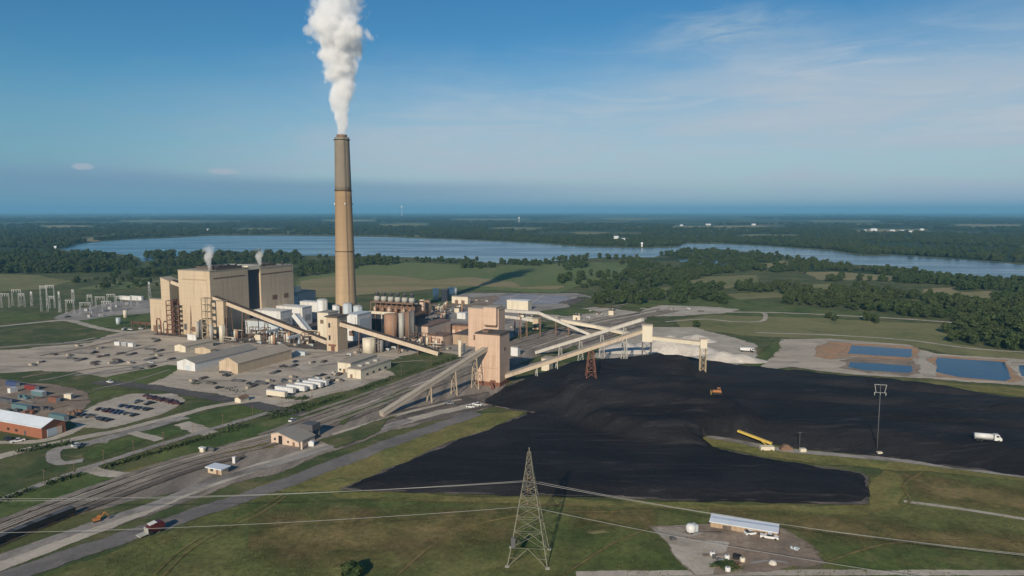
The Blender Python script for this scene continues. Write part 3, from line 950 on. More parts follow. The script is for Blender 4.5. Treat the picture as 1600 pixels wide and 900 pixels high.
def on_coal(px, py):
    """the point of the coal surface shown at (px, py)"""
    d = ray(px, py)
    t_ = 150.0
    while t_ < 900:
        q = Vector((0, 0, EYE)) + d * t_
        if q.z <= coal_z(q.x, q.y):
            break
        t_ += 0.5
    return Vector((q.x, q.y, coal_z(q.x, q.y)))


# limestone heaps behind the coal
def heap(px, py, rx, ry, h, label, seed):
    c0 = g(px, py)
    n, r_ = 40, 14
    v, f = [(0, 0, h)], []
    for k in range(1, r_ + 1):
        for i in range(n):
            a = 2 * math.pi * i / n
            q = k / r_
            wob = 1 + 0.22 * mnoise.noise((math.cos(a) * 1.3, math.sin(a) * 1.3, seed))
            x, y = rx * q * wob * math.cos(a), ry * q * wob * math.sin(a)
            z = h * max(0.0, 1 - q ** 1.25) * (1 + 0.3 * mnoise.noise((x * 0.12, y * 0.12, seed)))
            v.append((x, y, z))
    for i in range(n):
        f.append((0, 1 + i, 1 + (i + 1) % n))
    for k in range(r_ - 1):
        for i in range(n):
            a, b_ = 1 + k * n + i, 1 + k * n + (i + 1) % n
            f.append((a, a + n, b_ + n, b_))
    o = MB().add(v, f, 0, True).build('limestone_heap', M['stone_pile'], loc=(c0.x, c0.y, 0.3))
    o.rotation_euler = (0, 0, -0.3)
    props(o, label, 'stone heap', 'heaps in the limestone yard')


heap(1052, 547, 34, 22, 10.0, 'tallest pale limestone heap behind the level conveyor gallery', 1.0)
heap(975, 548, 18, 15, 5.5, 'pale limestone heap beside the red lattice trestle', 4.0)
heap(1135, 562, 24, 13, 5.0, 'low pale limestone heap below the white dump truck', 9.0)
heap(1090, 532, 16, 12, 4.5, 'small grey limestone heap behind the end tower of the gallery', 6.0)

# ================================================================== BUILDING KIT
M['tan'] = paint_mat('tan_cladding', (0.53, 0.425, 0.30), 0.06, 0.05, 0.55, 0.10, (0.28, 0.20, 0.13), 0.42, ribs=1.6)
M['tan_dark'] = paint_mat('brown_tan_cladding', (0.40, 0.295, 0.20), 0.08, 0.06, 0.6, 0.12, (0.20, 0.14, 0.10), 0.35, ribs=1.6)
M['pink'] = paint_mat('pinkish_tan_cladding', (0.57, 0.41, 0.305), 0.06, 0.06, 0.55, 0.12, (0.33, 0.20, 0.12), 0.45, ribs=1.2)
M['cream'] = paint_mat('cream_paint', (0.66, 0.60, 0.47), 0.06, 0.1, 0.5, 0.08, (0.35, 0.27, 0.19), 0.3)
M['white'] = paint_mat('white_paint', (0.66, 0.665, 0.65), 0.08, 0.15, 0.45, 0.10, (0.36, 0.32, 0.27), 0.42)
M['pale_blue'] = paint_mat('pale_blue_grey_cladding', (0.50, 0.56, 0.60), 0.06, 0.15, 0.5, 0.08, (0.30, 0.30, 0.30), 0.25, ribs=1.0)
M['grey'] = paint_mat('grey_cladding', (0.36, 0.365, 0.37), 0.08, 0.1, 0.55, 0.10, (0.20, 0.18, 0.16), 0.3, ribs=1.0)
M['grey_dark'] = paint_mat('dark_grey_steel', (0.10, 0.10, 0.105), 0.15, 0.3, 0.6, 0.1)
M['navy'] = paint_mat('recess_shade_and_navy_cladding', (0.028, 0.033, 0.050), 0.15, 0.2, 0.6, 0.1)  # near-black blue; also stands in for shade in the boiler gap
M['roof_dark'] = paint_mat('dark_roof', (0.105, 0.085, 0.072), 0.15, 0.2, 0.85, 0.0, (0.2, 0.17, 0.14), 0.4)
M['roof_grey'] = paint_mat('weathered_grey_roof', (0.27, 0.255, 0.225), 0.08, 0.12, 0.7, 0.0, (0.17, 0.14, 0.115), 0.35)
M['roof_tan'] = paint_mat('weathered_tan_roof', (0.37, 0.325, 0.26), 0.08, 0.12, 0.7, 0.0, (0.22, 0.18, 0.14), 0.35)
M['roof_white'] = paint_mat('white_metal_roof', (0.66, 0.72, 0.78), 0.05, 0.2, 0.4, 0.0, (0.42, 0.42, 0.42), 0.2, ribs=0.9)
M['brick'] = paint_mat('red_brick_wall', (0.30, 0.118, 0.068), 0.12, 0.5, 0.85, 0.1, (0.22, 0.10, 0.07), 0.5)
M['rust'] = paint_mat('rusty_steel', (0.195, 0.088, 0.058), 0.2, 0.6, 0.8, 0.15, (0.10, 0.06, 0.045), 0.5)
M['brown'] = paint_mat('brown_steel', (0.20, 0.125, 0.085), 0.15, 0.3, 0.7, 0.15, (0.09, 0.06, 0.045), 0.5)
M['brown_tank'] = paint_mat('brown_tank_steel', (0.34, 0.205, 0.135), 0.08, 0.2, 0.6, 0.15, (0.17, 0.10, 0.07), 0.4)
M['steel'] = paint_mat('galvanised_steel', (0.40, 0.395, 0.36), 0.1, 0.5, 0.5, 0.05, (0.24, 0.20, 0.15), 0.3)
M['steel_tan'] = paint_mat('tan_painted_steel', (0.40, 0.325, 0.22), 0.1, 0.4, 0.6, 0.1, (0.2, 0.13, 0.08), 0.4)
M['concrete'] = paint_mat('concrete', (0.42, 0.39, 0.34), 0.08, 0.2, 0.85, 0.12, (0.26, 0.23, 0.19), 0.35)
M['glass'] = paint_mat('dark_window_glass', (0.03, 0.038, 0.048), 0.1, 0.3, 0.12, spec=0.6)
M['black'] = paint_mat('black_rubber', (0.02, 0.02, 0.021), 0.1, 0.4, 0.8)
M['red'] = paint_mat('dull_red_paint', (0.19, 0.04, 0.038), 0.1, 0.3, 0.4)
M['red_dark'] = paint_mat('dark_maroon_paint', (0.085, 0.018, 0.022), 0.1, 0.3, 0.4)
M['blue'] = paint_mat('blue_paint', (0.05, 0.075, 0.17), 0.1, 0.3, 0.5)
M['teal'] = paint_mat('blue_green_paint', (0.11, 0.19, 0.21), 0.1, 0.3, 0.5)
M['yellow'] = paint_mat('machine_yellow_paint', (0.62, 0.44, 0.10), 0.1, 0.3, 0.5, 0.1, (0.25, 0.18, 0.08), 0.3)
M['orange'] = paint_mat('machine_orange_paint', (0.40, 0.165, 0.05), 0.1, 0.3, 0.5, 0.1, (0.2, 0.11, 0.05), 0.3)
M['peach'] = paint_mat('faded_peach_cladding', (0.60, 0.46, 0.36), 0.08, 0.2, 0.7, 0.12, (0.34, 0.20, 0.13), 0.4, ribs=0.8)


def solve_px(A, dx, dy, px):
    """distance from ground point A along (dx, dy) until it stands at column px"""
    k = (px - 800.0) / FPX
    return (k * (A.y * CP + EYE * SP) - A.x) / (dx - k * dy * CP)


def dims(fl, frx, bkx, top, rot=GA):
    A = g(*fl)
    vx, vy = math.cos(rot), -math.sin(rot)
    w = solve_px(A, vx, vy, frx)
    B = Vector((A.x + w * vx, A.y + w * vy, 0))
    d = solve_px(B, math.sin(rot), math.cos(rot), bkx)
    h = at(fl[0], top, A.y).z
    return A, w, d, h


def wall_detail(root, w, d, h, items):
    """doors, windows, vents and louvres: (kind, face, across 0-1, z, width, height, material)"""
    for kind, face, a, z, ww, hh, mt in items:
        mb = MB()
        if face == 'f':
            mb.box(a * w - ww / 2, a * w + ww / 2, -0.14, 0.3, z, z + hh)
        else:
            mb.box(w - 0.3, w + 0.14, a * d - ww / 2, a * d + ww / 2, z, z + hh)
        mb.build(kind, M[mt], root)


def bldg(name, label, cat, fl, frx, bkx, top, wall, roof, form='flat', rise=0.3, items=(), group=None, rot=GA, d=None, w=None, h=None, over=0.3, roof_t=0.5):
    A, w_, d_, h_ = dims(fl, frx, bkx, top, rot)
    w = w or w_
    d = d or d_
    h = h or h_
    r = thing(name, label, cat, A, -rot, group)
    mb, rb = MB(), MB()
    if form == 'flat':
        mb.box(0, w, 0, d, -0.3, h)
        rb.box(-over, w + over, -over, d + over, h - 0.15, h - 0.15 + roof_t)
    elif form == 'gable_u':          # ridge runs away from us
        e = h * (1 - rise)
        mb.prism([(0, -0.3), (w, -0.3), (w, e), (w / 2, h), (0, e)], 0, d)
        s = (h - e) / (w / 2)
        rb.prism([(-over, e - over * s + .03), (w / 2, h + .03), (w + over, e - over * s + .03), (w + over, e - over * s + .25), (w / 2, h + .28), (-over, e - over * s + .25)], -over, d + over)
    elif form == 'gable_v':          # ridge runs across
        e = h
        h2 = h + rise
        mb.prismx([(0, -0.3), (d, -0.3), (d, e), (d / 2, h2), (0, e)], 0, w)
        s = (h2 - e) / (d / 2)
        rb.prismx([(-over, e - over * s + .03), (d / 2, h2 + .03), (d + over, e - over * s + .03), (d + over, e - over * s + .25), (d / 2, h2 + .28), (-over, e - over * s + .25)], -over, w + over)
    elif form == 'shed':             # single slope falling towards us
        h2 = h + rise
        mb.prismx([(0, -0.3), (d, -0.3), (d, h2), (0, h)], 0, w)
        rb.prismx([(-over, h - over * rise / d + .03), (d + over, h2 + .03 + over * rise / d), (d + over, h2 + .25 + over * rise / d), (-over, h - over * rise / d + .25)], -over, w + over)
    mb.build('wall', M[wall], r)
    rb.build('roof', M[roof], r)
    wall_detail(r, w, d, h, items)
    return r, w, d, h


def local(r, x, y, z=0.0):
    c, s = math.cos(r.rotation_euler[2]), math.sin(r.rotation_euler[2])
    return Vector((r.location.x + x * c - y * s, r.location.y + x * s + y * c, r.location.z + z))


# ================================================================== BOILER HOUSES
b1, w1, d1, h1 = bldg('boiler_house', 'tall tan boiler house with its broad sunlit end above the tan silos and pipes', 'power plant building', (283, 522), 332, 391, 422, 'tan', 'roof_tan',
                      items=[('louvre', 'f', 0.16, 4, 3, 5, 'grey_dark'), ('louvre', 'f', 0.42, 3, 4, 4, 'brown'), ('door', 'f', 0.72, 0, 5, 6, 'brown'), ('vent_band', 'f', 0.5, 45, 26, 0.9, 'tan_dark'),
                             ('vent_band', 'r', 0.5, 46, 34, 1.0, 'brown'), ('louvre', 'r', 0.3, 20, 6, 4, 'brown'), ('louvre', 'r', 0.6, 20, 6, 4, 'brown')], group='boiler houses of the power station')
wall_detail(b1, w1, d1, h1, [('roof_monitor', 'r', 0.5, h1 + 0.4, 28, 2.2, 'roof_dark')])
mb = MB()
mb.box(w1 * 0.25, w1 * 0.8, d1 * 0.25, d1 * 0.85, h1 + 0.3, h1 + 2.6)
mb.build('penthouse', M['roof_dark'], b1)
for k in range(4):
    MB().lathe([(0.9, h1 + 0.3), (0.9, h1 + 3.4), (1.3, h1 + 3.5), (1.3, h1 + 4.0)], 12, (w1 * 0.86, d1 * (0.2 + 0.2 * k))).build('roof_vent', M['grey_dark'], b1)
FR1 = local(b1, w1, 0)
ux, uy = math.sin(GA), math.cos(GA)
s2 = solve_px(FR1, ux, uy, 410)
s3 = solve_px(FR1, ux, uy, 460.5)
b2 = thing('boiler_house', 'second tan boiler house behind the dark recess, the farther of the pair', 'power plant building', local(b1, 0, s2), -GA, 'boiler houses of the power station')
h2 = at(410, 419, FR1.y + s2 * uy).z
MB().box(0, w1, 0, s3 - s2, -0.3, h2).build('wall', M['tan'], b2)
MB().box(-0.3, w1 + 0.3, -0.3, s3 - s2 + 0.3, h2 - 0.15, h2 + 0.5).build('roof', M['roof_tan'], b2)
wall_detail(b2, w1, s3 - s2, h2, [('vent_band', 'r', 0.5, h2 - 6, 40, 1.0, 'brown'), ('louvre', 'r', 0.4, 22, 6, 4, 'brown'), ('louvre', 'r', 0.75, 22, 6, 4, 'brown')])
MB().box(w1 * 0.3, w1 * 0.75, 8, (s3 - s2) * 0.7, h2 + 0.4, h2 + 2.4).build('penthouse', M['roof_dark'], b2)
for k in range(3):
    MB().lathe([(0.9, h2 + 0.3), (0.9, h2 + 3.0), (1.3, h2 + 3.1), (1.3, h2 + 3.6)], 12, (w1 * 0.9, 8 + 12 * k)).build('roof_vent', M['grey_dark'], b2)
bay = thing('link_bay', 'dark recessed bay under a pale beam between the two tan boiler houses', 'power plant building', local(b1, 0, d1), -GA)
MB().box(1, w1 - 1.6, 0.35, s2 - d1 - 0.35, -0.3, h1 - 2.2).build('wall', M['navy'], bay)  # the gap's shade is given by this wall's near-black colour
MB().box(1, w1 - 0.2, 0.35, s2 - d1 - 0.35, h1 - 2.1, h1 + 1.4).build('beam', M['cream'], bay)

# the coal head tower and the low block beside it
A, w, d, h = dims((255, 520), 268.5, 284, 434)
r = thing('head_tower', 'slim tan tower with a sloping roof at the top end of the long sloping conveyor', 'tower', A, -GA)
MB().prism([(0, -0.3), (w, -0.3), (w, h - 2.6), (0, h)], 0, d).build('wall', M['tan'], r)
MB().prism([(-0.3, h + 0.09), (w + 0.3, h - 2.65), (w + 0.3, h - 2.3), (-0.3, h + 0.5)], -0.3, d + 0.3).build('roof', M['roof_tan'], r)
wall_detail(r, w, d, h, [('louvre', 'r', 0.5, 6, 5, 10, 'brown'), ('louvre', 'r', 0.45, 22, 5, 6, 'rust'), ('door', 'f', 0.5, 0, 3, 4, 'brown')])
HEAD = local(r, w, d * 0.35, 0)
bldg('bunker_block', 'low tan block standing against the slim sloping-roofed tower', 'building', (236.5, 517), 255.5, 262, 467, 'tan', 'roof_tan',
     items=[('door', 'f', 0.3, 0, 3, 5, 'brown'), ('louvre', 'f', 0.7, 2, 2.5, 4, 'grey_dark')])
bldg('annex', 'narrow tan annex at the sunlit corner of the tall boiler house', 'building', (333.5, 527), 351, 357.5, 470, 'tan', 'roof_tan',
     items=[('door', 'f', 0.4, 0, 3, 4, 'brown'), ('louvre', 'r', 0.5, 8, 3, 8, 'brown')])

# open steel frames with pipes and stairs on the boiler front
def steel_frame(name, label, fl, frx, top, depth, mat, levels, cat='steel frame', plat='grey_dark'):
    A, w, d, h = dims(fl, frx, frx + 4, top)
    d = depth
    r = thing(name, label, cat, A, -GA)
    mb = MB()
    for x in (0, w):
        for y in (0, d):
            mb.bar((x, y, -0.2), (x, y, h), 0.5)
    for k in range(1, levels + 1):
        z = h * k / levels
        for y in (0, d):
            mb.bar((0, y, z), (w, y, z), 0.35)
        for x in (0, w):
            mb.bar((x, 0, z), (x, d, z), 0.35)
        z0 = h * (k - 1) / levels
        mb.bar((0, 0, z0), (w, 0, z) if k % 2 else (0, 0, z), 0.25)
        mb.bar((w, 0, z0) if k % 2 == 0 else (0, d, z0), (0, 0, z) if k % 2 == 0 else (w, d, z), 0.25)
    mb.build('frame', M[mat], r)
    for k in range(1, levels + 1):
        z = h * k / levels
        MB().box(0.3, w - 0.3, 0.3, d - 0.3, z + 0.2, z + 0.32).build('platform', M[plat], r)
    return r, w, d, h


steel_frame('stair_tower', 'rusty steel stair tower against the low tan block', (262, 523), 272, 470, 5, 'rust', 7)
steel_frame('stair_tower', 'dark steel stair tower beside the tan boiler house end', (274, 523), 281, 478, 5, 'brown', 6)
steel_frame('pipe_scaffold', 'tall thin steel frame on the sunlit end of the boiler house', (317, 530), 326, 466, 4, 'steel_tan', 6)


def tank(name, label, cat, cx, base, rpx, top, mat, n=28, dome=0.25, parts=True, group=None, capmat=None):
    """a round tank: centre column, base row, radius in pixels, top row"""
    A = g(cx, base)
    R = rpx * (A.y * CP + EYE * SP) / FPX
    A = Vector((A.x, A.y + R, 0))
    A.x = (cx - 800) / FPX * (A.y * CP + EYE * SP)
    h = at(cx, top, A.y).z
    r = thing(name, label, cat, A, 0, group)
    MB().lathe([(R, -0.2), (R, h)], n).build('shell', M[mat], r)
    MB().lathe([(R + 0.15, h - 0.1), (R + 0.15, h + 0.2), (R * 0.55, h + R * dome * 0.75), (0.05, h + R * dome)], n).build('roof', M[capmat or mat], r)
    if parts:
        lad = MB()
        for s in (-0.35, 0.35):
            lad.bar((R * math.sin(0.5) + s, -R * math.cos(0.5) - 0.35, 0), (R * math.sin(0.5) + s, -R * math.cos(0.5) - 0.35, h + 0.8), 0.1)
        for k in range(int(h / 0.9)):
            lad.bar((R * math.sin(0.5) - .35, -R * math.cos(0.5) - 0.35, k * .9 + .4), (R * math.sin(0.5) + .35, -R * math.cos(0.5) - 0.35, k * .9 + .4), 0.08)
        lad.build('ladder', M['steel'], r)
    return r


tank('silo', 'slim tan silo at the foot of the tan boiler house annex', 'silo', 348, 534, 4.8, 508, 'cream')
tank('silo', 'thin grey silo between the steel frame and the slim tan silo', 'silo', 331, 531, 3.2, 508, 'steel')
tank('silo', 'short dark silo against the boiler house end wall', 'silo', 316, 527, 3.4, 500, 'grey_dark')
tank('silo', 'slim pale silo standing in front of the boiler house door', 'silo', 310, 527, 2.4, 503, 'steel')
bldg('pump_shed', 'tiny white shed at the foot of the boiler house end', 'shed', (293, 531), 306, 308, 523, 'white', 'white')
r = thing('pipe_rack', 'thin rusty pipe rack crossing low in front of the tan boiler house', 'pipe rack', g(205, 513), -GA)
mb = MB()
L = 62
for z in (4.6, 5.3, 6.0):
    mb.tube([(0, 0, z), (L, 0, z)], 0.28, 8)
mb.build('pipe', M['rust'], r)
for k in range(8):
    x = 2 + k * (L - 4) / 7
    mb = MB()
    mb.bar((x, -0.9, -0.2), (x, -0.9, 6.2), 0.3)
    mb.bar((x, 0.9, -0.2), (x, 0.9, 6.2), 0.3)
    mb.bar((x, -0.9, 4.1), (x, 0.9, 4.1), 0.3)
    mb.build('trestle', M['brown'], r)
r = thing('pipe_loop', 'rusty red vertical pipe loop beside the low tan block', 'pipe', g(252, 523), -GA)
MB().tube([(0, 0, -0.2), (0, 0, 11), (-1, 0, 13), (-3.5, 0, 13), (-4.5, 0, 11), (-4.5, 0, -0.2)], 0.55, 10).build('pipe', M['rust'], r)
MB().bar((-4.5, 0, 6), (0, 0, 6), 0.4).build('brace', M['brown'], r)

# ---- precipitators, ducts and absorbers between boilers and stack
PR = 'gas cleaning blocks between boiler houses and stack'
bldg('precipitator', 'grey boxy precipitator under the wall of the nearer boiler house', 'precipitator', (374, 497), 393, 421, 464, 'grey', 'roof_grey', group=PR, items=[('panel', 'f', 0.5, 6, 10, 9, 'pale_blue')])
r, w, d, h = bldg('precipitator', 'large grey precipitator with a pale end below the farther boiler house', 'precipitator', (431, 486), 467, 494, 456, 'grey', 'roof_grey', group=PR, items=[('panel', 'f', 0.84, 4, 8, 12, 'white'), ('panel', 'f', 0.4, 4, 12, 10, 'grey_dark')])
for k in range(5):
    MB().box(w * (0.06 + 0.17 * k), w * (0.06 + 0.17 * k) + 2.2, d * 0.1, d * 0.4, h + 0.3, h + (5.5 if k % 2 == 0 else 3.2)).build('hopper_box', M['cream' if k % 2 == 0 else 'grey'], r)
bldg('fan_house', 'small cream fan house on the yard between the two grey precipitators', 'building', (417, 500), 427, 431, 459, 'cream', 'cream', group=PR)
bldg('duct_house', 'long white duct house beside the sloping conveyor, nearest the conveyor', 'duct', (392, 512), 439, 457, 484, 'white', 'white', group=PR, items=[('louvre', 'r', 0.5, 4, 8, 5, 'grey'), ('vent', 'f', 0.2, 5, 2.2, 1.6, 'grey'), ('vent', 'f', 0.5, 5, 2.2, 1.6, 'grey'), ('vent', 'f', 0.8, 5, 2.2, 1.6, 'grey'), ('pipe_run', 'f', 0.5, 9.5, 20, 0.5, 'steel')])
bldg('duct_house', 'long white duct house in the middle of the stepped white row', 'duct', (428, 505), 473, 488, 478, 'white', 'white', group=PR, items=[('louvre', 'r', 0.5, 4, 8, 5, 'grey'), ('vent', 'f', 0.2, 5, 2.2, 1.6, 'grey'), ('vent', 'f', 0.5, 5, 2.2, 1.6, 'grey'), ('vent', 'f', 0.8, 5, 2.2, 1.6, 'grey'), ('pipe_run', 'f', 0.5, 9.5, 20, 0.5, 'steel')])
bldg('duct_house', 'white duct house at the stack end of the stepped white row', 'duct', (467, 497), 498, 507, 471, 'white', 'white', group=PR)
bldg('equipment_house', 'low pale grey panelled house under the long sloping conveyor', 'building', (384, 521), 436, 452, 500, 'pale_blue', 'roof_grey',
     items=[('door', 'f', 0.2, 0, 3, 4, 'grey_dark'), ('door', 'f', 0.5, 0, 3, 4, 'grey_dark'), ('door', 'f', 0.8, 0, 3, 4, 'grey_dark')])
r = thing('inclined_duct', 'steep grey and white duct sloping down beside the white duct houses', 'duct', g(478, 520), -GA)
mb = MB()
mb.bar((-10, 0, 14), (3, 0, 1.2), 6, 3.2)
mb.build('duct', M['pale_blue'], r)
mb = MB()
mb.bar((-10, -3.3, 15.2), (3, -3.3, 2.4), 0.8, 3.6)
mb.build('stair', M['white'], r)
mb = MB()
mb.bar((-9, 0, -0.2), (-9, 0, 12), 0.6)
mb.bar((-4, 0, -0.2), (-4, 0, 7), 0.6)
mb.build('support', M['grey_dark'], r)
VS = 'white vessels at the foot of the stack'
tank('absorber_vessel', 'broad white vessel on the side of the stack facing the boiler houses', 'vessel', 505, 520, 8.0, 468, 'white', capmat='grey', group=VS)
tank('absorber_vessel', 'slim white vessel just before the stack base', 'vessel', 526, 522, 5.5, 477, 'white', capmat='grey', group=VS)
tank('absorber_vessel', 'white vessel with grey roof below the sunlit side of the stack', 'vessel', 544, 522, 7.0, 474, 'pale_blue', capmat='grey', group=VS)
tank('absorber_vessel', 'white vessel with grey roof beside the brown process deck', 'vessel', 560, 522, 7.0, 478, 'pale_blue', capmat='grey', group=VS)
bldg('absorber_building', 'tall cream absorber building behind the tan transfer house', 'building', (497, 533), 514, 530, 488, 'cream', 'roof_grey', items=[('louvre', 'f', 0.4, 14, 3, 3, 'brown')])
bldg('absorber_building', 'pale blue and white absorber building between transfer house and brown deck', 'building', (541, 532), 559, 581, 491, 'white', 'pale_blue',
     items=[('panel', 'r', 0.5, 1, 14, 16, 'pale_blue'), ('pipe_run', 'f', 0.85, 0, 0.7, 19, 'steel'), ('vent', 'f', 0.3, 12, 2, 2, 'grey'), ('louvre', 'f', 0.5, 4, 5, 4, 'brown')])

# ================================================================== THE STACK
SD = 585.0
sb = at(541.5, 500, SD)
sb.z = 0
SH = at(537.5, 215, SD).z
st = thing('smokestack', 'very tall tapering concrete smokestack, tan below and grey brown above, trailing white smoke', 'smokestack', sb, 0)
zsplit = at(538, 298, SD).z
R0, R1 = 9.2, 5.9
rad = lambda z: R0 + (R1 - R0) * (z / SH) ** 0.9
m, t, b = base_mat('stack_concrete', 0.85, 0.2)
p = t.n('ShaderNodeTexCoord').outputs['Object']
sx = t.n('ShaderNodeSeparateXYZ')
t.link(p, sx.inputs[0])
zz = sx.outputs[2]
nb = t.noise(t.mapping(p, (1, 1, 0.05)), 0.22, 5.0, 0.6)
nl = t.noise(t.mapping(p, (0.02, 0.02, 1.0)), 0.25, 3.0, 0.6)
zn = t.math('ADD', zz, t.math('MULTIPLY', t.math('SUBTRACT', nb, 0.5), 26.0))
c = t.mix(t.ramp(zn, 20, zsplit + 2, False), (0.47, 0.345, 0.215), (0.300, 0.200, 0.115))
c = t.mix(t.ramp(nb, 0.4, 0.75), c, (0.34, 0.25, 0.155))
c = t.mix(t.math('MULTIPLY', t.ramp(nl, 0.45, 0.65), 0.25), c, (0.27, 0.195, 0.125))
t.link(c, b.inputs['Base Color'])
M['stack_low'] = m
M['stack_top'] = paint_mat('weathered_grey_brown_concrete', (0.225, 0.195, 0.150), 0.12, 0.12, 0.85, 0.14, (0.17, 0.13, 0.09), 0.5)
nst = 24
prof = [(rad(zsplit * k / nst), zsplit * k / nst - (0.3 if k == 0 else 0)) for k in range(nst + 1)]
MB().lathe(prof, 64).build('shaft', M['stack_low'], st)
prof = [(rad(zsplit + (SH - zsplit) * k / 10) + 0.02, zsplit + (SH - zsplit) * k / 10 + 0.01) for k in range(11)]
MB().lathe(prof, 64).build('upper_shaft', M['stack_top'], st)
MB().lathe([(R1 * 0.72, SH - 0.5), (R1 * 0.72, SH + 2.2)], 40).build('flue', M['brown'], st)
for z in (SH - 2.0, zsplit, SH * 0.42):
    MB().lathe([(rad(z) + 0.05, z), (rad(z) + 1.0, z + 0.05), (rad(z) + 1.0, z + 0.25), (rad(z) + 0.05, z + 0.3)], 48, cap=False).build('walkway', M['grey_dark' if z > 150 else 'brown'], st)
for k in range(0):
    pass
mb = MB()
a_ = math.radians(-60)
for s in (-0.3, 0.3):
    mb.tube([((rad(z) + 0.35) * math.cos(a_) + s, (rad(z) + 0.35) * math.sin(a_), z) for z in (0, SH * 0.3, SH * 0.6, SH * 0.85, SH)], 0.09, 6)
mb.build('ladder', M['grey_dark'], st)
for k in range(4):
    a = k * math.pi / 2 + 0.4
    zz_ = SH * 0.66
    mb = MB()
    mb.box((rad(zz_) + .35) * math.cos(a) - .4, (rad(zz_) + .35) * math.cos(a) + .4, (rad(zz_) + .35) * math.sin(a) - .4, (rad(zz_) + .35) * math.sin(a) + .4, zz_, zz_ + 1.2)
    mb.build('beacon', M['white'], st)

# ================================================================== TRANSFER HOUSE AND PROCESS AREA
r_tr, w, d, h = bldg('transfer_house', 'tan transfer house with dark roof where the two sloping conveyors meet', 'transfer tower', (511, 548), 528, 543.5, 495, 'tan', 'roof_dark', over=0.9, roof_t=0.9,
     items=[('window', 'f', 0.28, 17, 1.6, 3.4, 'glass'), ('window', 'f', 0.28, 8, 1.6, 3.4, 'glass'), ('door', 'f', 0.55, 0, 3.2, 3.6, 'rust'), ('window', 'r', 0.4, 17, 1.4, 2.4, 'glass'), ('rust_skirt', 'f', 0.5, 3.7, 6.6, 1.3, 'rust')])
tank('silo', 'round tan silo under the second sloping conveyor', 'silo', 577, 554, 10.2, 529, 'cream', dome=0.12)
tank('silo', 'small dark grey silo next to the round tan silo', 'silo', 594, 551, 5.0, 532, 'grey', dome=0.15)

A, w, d, h = dims((577, 519), 646, 658, 486)
r = thing('process_deck', 'broad dark brown steel process deck with a cream fascia and open columns', 'process structure', A, -GA)
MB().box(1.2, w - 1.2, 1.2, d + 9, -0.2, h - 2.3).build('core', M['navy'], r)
MB().box(0, w, 0, d + 10, h - 2.2, h - 0.4).build('deck', M['brown'], r)
MB().box(0.4, w * 0.6, -0.25, 0.0, h - 2.0, h + 0.2).build('fascia', M['cream'], r)
for k in range(8):
    x = 0.5 + k * (w - 1.0) / 7
    MB().bar((x, 0.5, -0.2), (x, 0.5, h - 2.2), 0.8).build('column', M['brown' if k != 2 else 'cream'], r)
mb = MB()
for k in range(7):
    x = 0.5 + k * (w - 1.0) / 7
    mb.bar((x, 0.5, 2), (x + (w - 1) / 7, 0.5, h - 3), 0.3)
mb.build('brace', M['brown'], r)
# upper frame on the deck
mb = MB()
zt = h + 7.5
for k in range(9):
    x = 1 + k * (w - 2) / 8
    for y in (1.5, d + 7):
        mb.bar((x, y, h - 0.4), (x, y, zt), 0.55)
for y in (1.5, d + 7):
    mb.bar((1, y, zt), (w - 1, y, zt), 0.7)
    mb.bar((1, y, h + 3.4), (w - 1, y, h + 3.4), 0.5)
mb.box(1, w - 1, 1.8, d + 6.6, zt + 0.4, zt + 0.7)
mb.box(2, w - 2, d * 0.5, d + 5, h - 0.3, h + 5.5)
mb.build('upper_frame', M['brown'], r)
proc = r
for k in range(6):
    q = local(proc, 5 + k * (w - 9) / 5.0, 5.0, zt + 0.7)
    v = thing('reaction_vessel', 'grey vessel with dark cap in the row atop the brown process deck', 'vessel', q, -GA, 'reaction vessels on the process deck')
    MB().lathe([(2.3, 0), (2.6, 2.6), (1.9, 4.2)], 20).build('shell', M['steel'], v)
    MB().lathe([(1.5, 4.2), (1.5, 6.6), (1.9, 6.8), (1.7, 7.4)], 16).build('cap', M['grey_dark'], v)
    q = local(proc, 4.5 + k * (w - 9) / 5.0, 3.2, h - 0.38)
    v = thing('mixing_tank', 'low tan mixing tank under the steel frame on the brown process deck', 'tank', q, -GA, 'mixing tanks on the process deck')
    MB().lathe([(1.7, 0), (1.7, 3.6), (0.6, 4.6)], 16).build('shell', M['peach' if k % 2 == 0 else 'brown_tank'], v)
TK = 'tall tanks before the brown process deck'
tank('storage_tank', 'wide brown storage tank before the process deck', 'tank', 611.5, 533, 10.5, 491, 'brown_tank', dome=0.12)
tank('storage_tank', 'tall grey tank beside the wide brown storage tank', 'tank', 628, 533, 4.6, 490, 'steel', dome=0.3)
tank('storage_tank', 'tall dark brown tank beside the tall grey tank', 'tank', 637.5, 535, 4.6, 488, 'brown', dome=0.3)
tank('storage_tank', 'slim dark tank with a pale pipe near the orange tan workshop', 'tank', 645, 538, 4.0, 486, 'grey_dark', dome=0.3)
tank('storage_tank', 'slim mauve grey tank at the end of the process deck', 'tank', 651.5, 512, 3.2, 475, 'steel', dome=0.3)
tank('storage_tank', 'pale pinkish tank standing behind the tall slim tanks', 'tank', 660, 497, 4.4, 469, 'peach', dome=0.3)
tank('storage_tank', 'reddish brown tank right behind the pale pinkish tank', 'tank', 668.5, 494, 4.2, 470, 'brown_tank', dome=0.3)
r = thing('process_pipe', 'pale bent pipe rising over the slim tanks near the workshop', 'pipe', g(640, 533), -GA)
MB().tube([(0, 0, -0.2), (0, 0, 19), (1, 0, 20.4), (3.5, 0, 20.4), (4.4, 0, 19.2), (4.4, 0, -0.2)], 0.45, 10).build('pipe', M['cream'], r)
BRN = 'brown workshop buildings near the process deck'
bldg('workshop', 'orange tan workshop with a brown roof next to the slim tanks', 'workshop', (650, 532), 669, 704, 509, 'peach', 'brown', group=BRN, items=[('door', 'f', 0.6, 0, 4, 4, 'brown')])
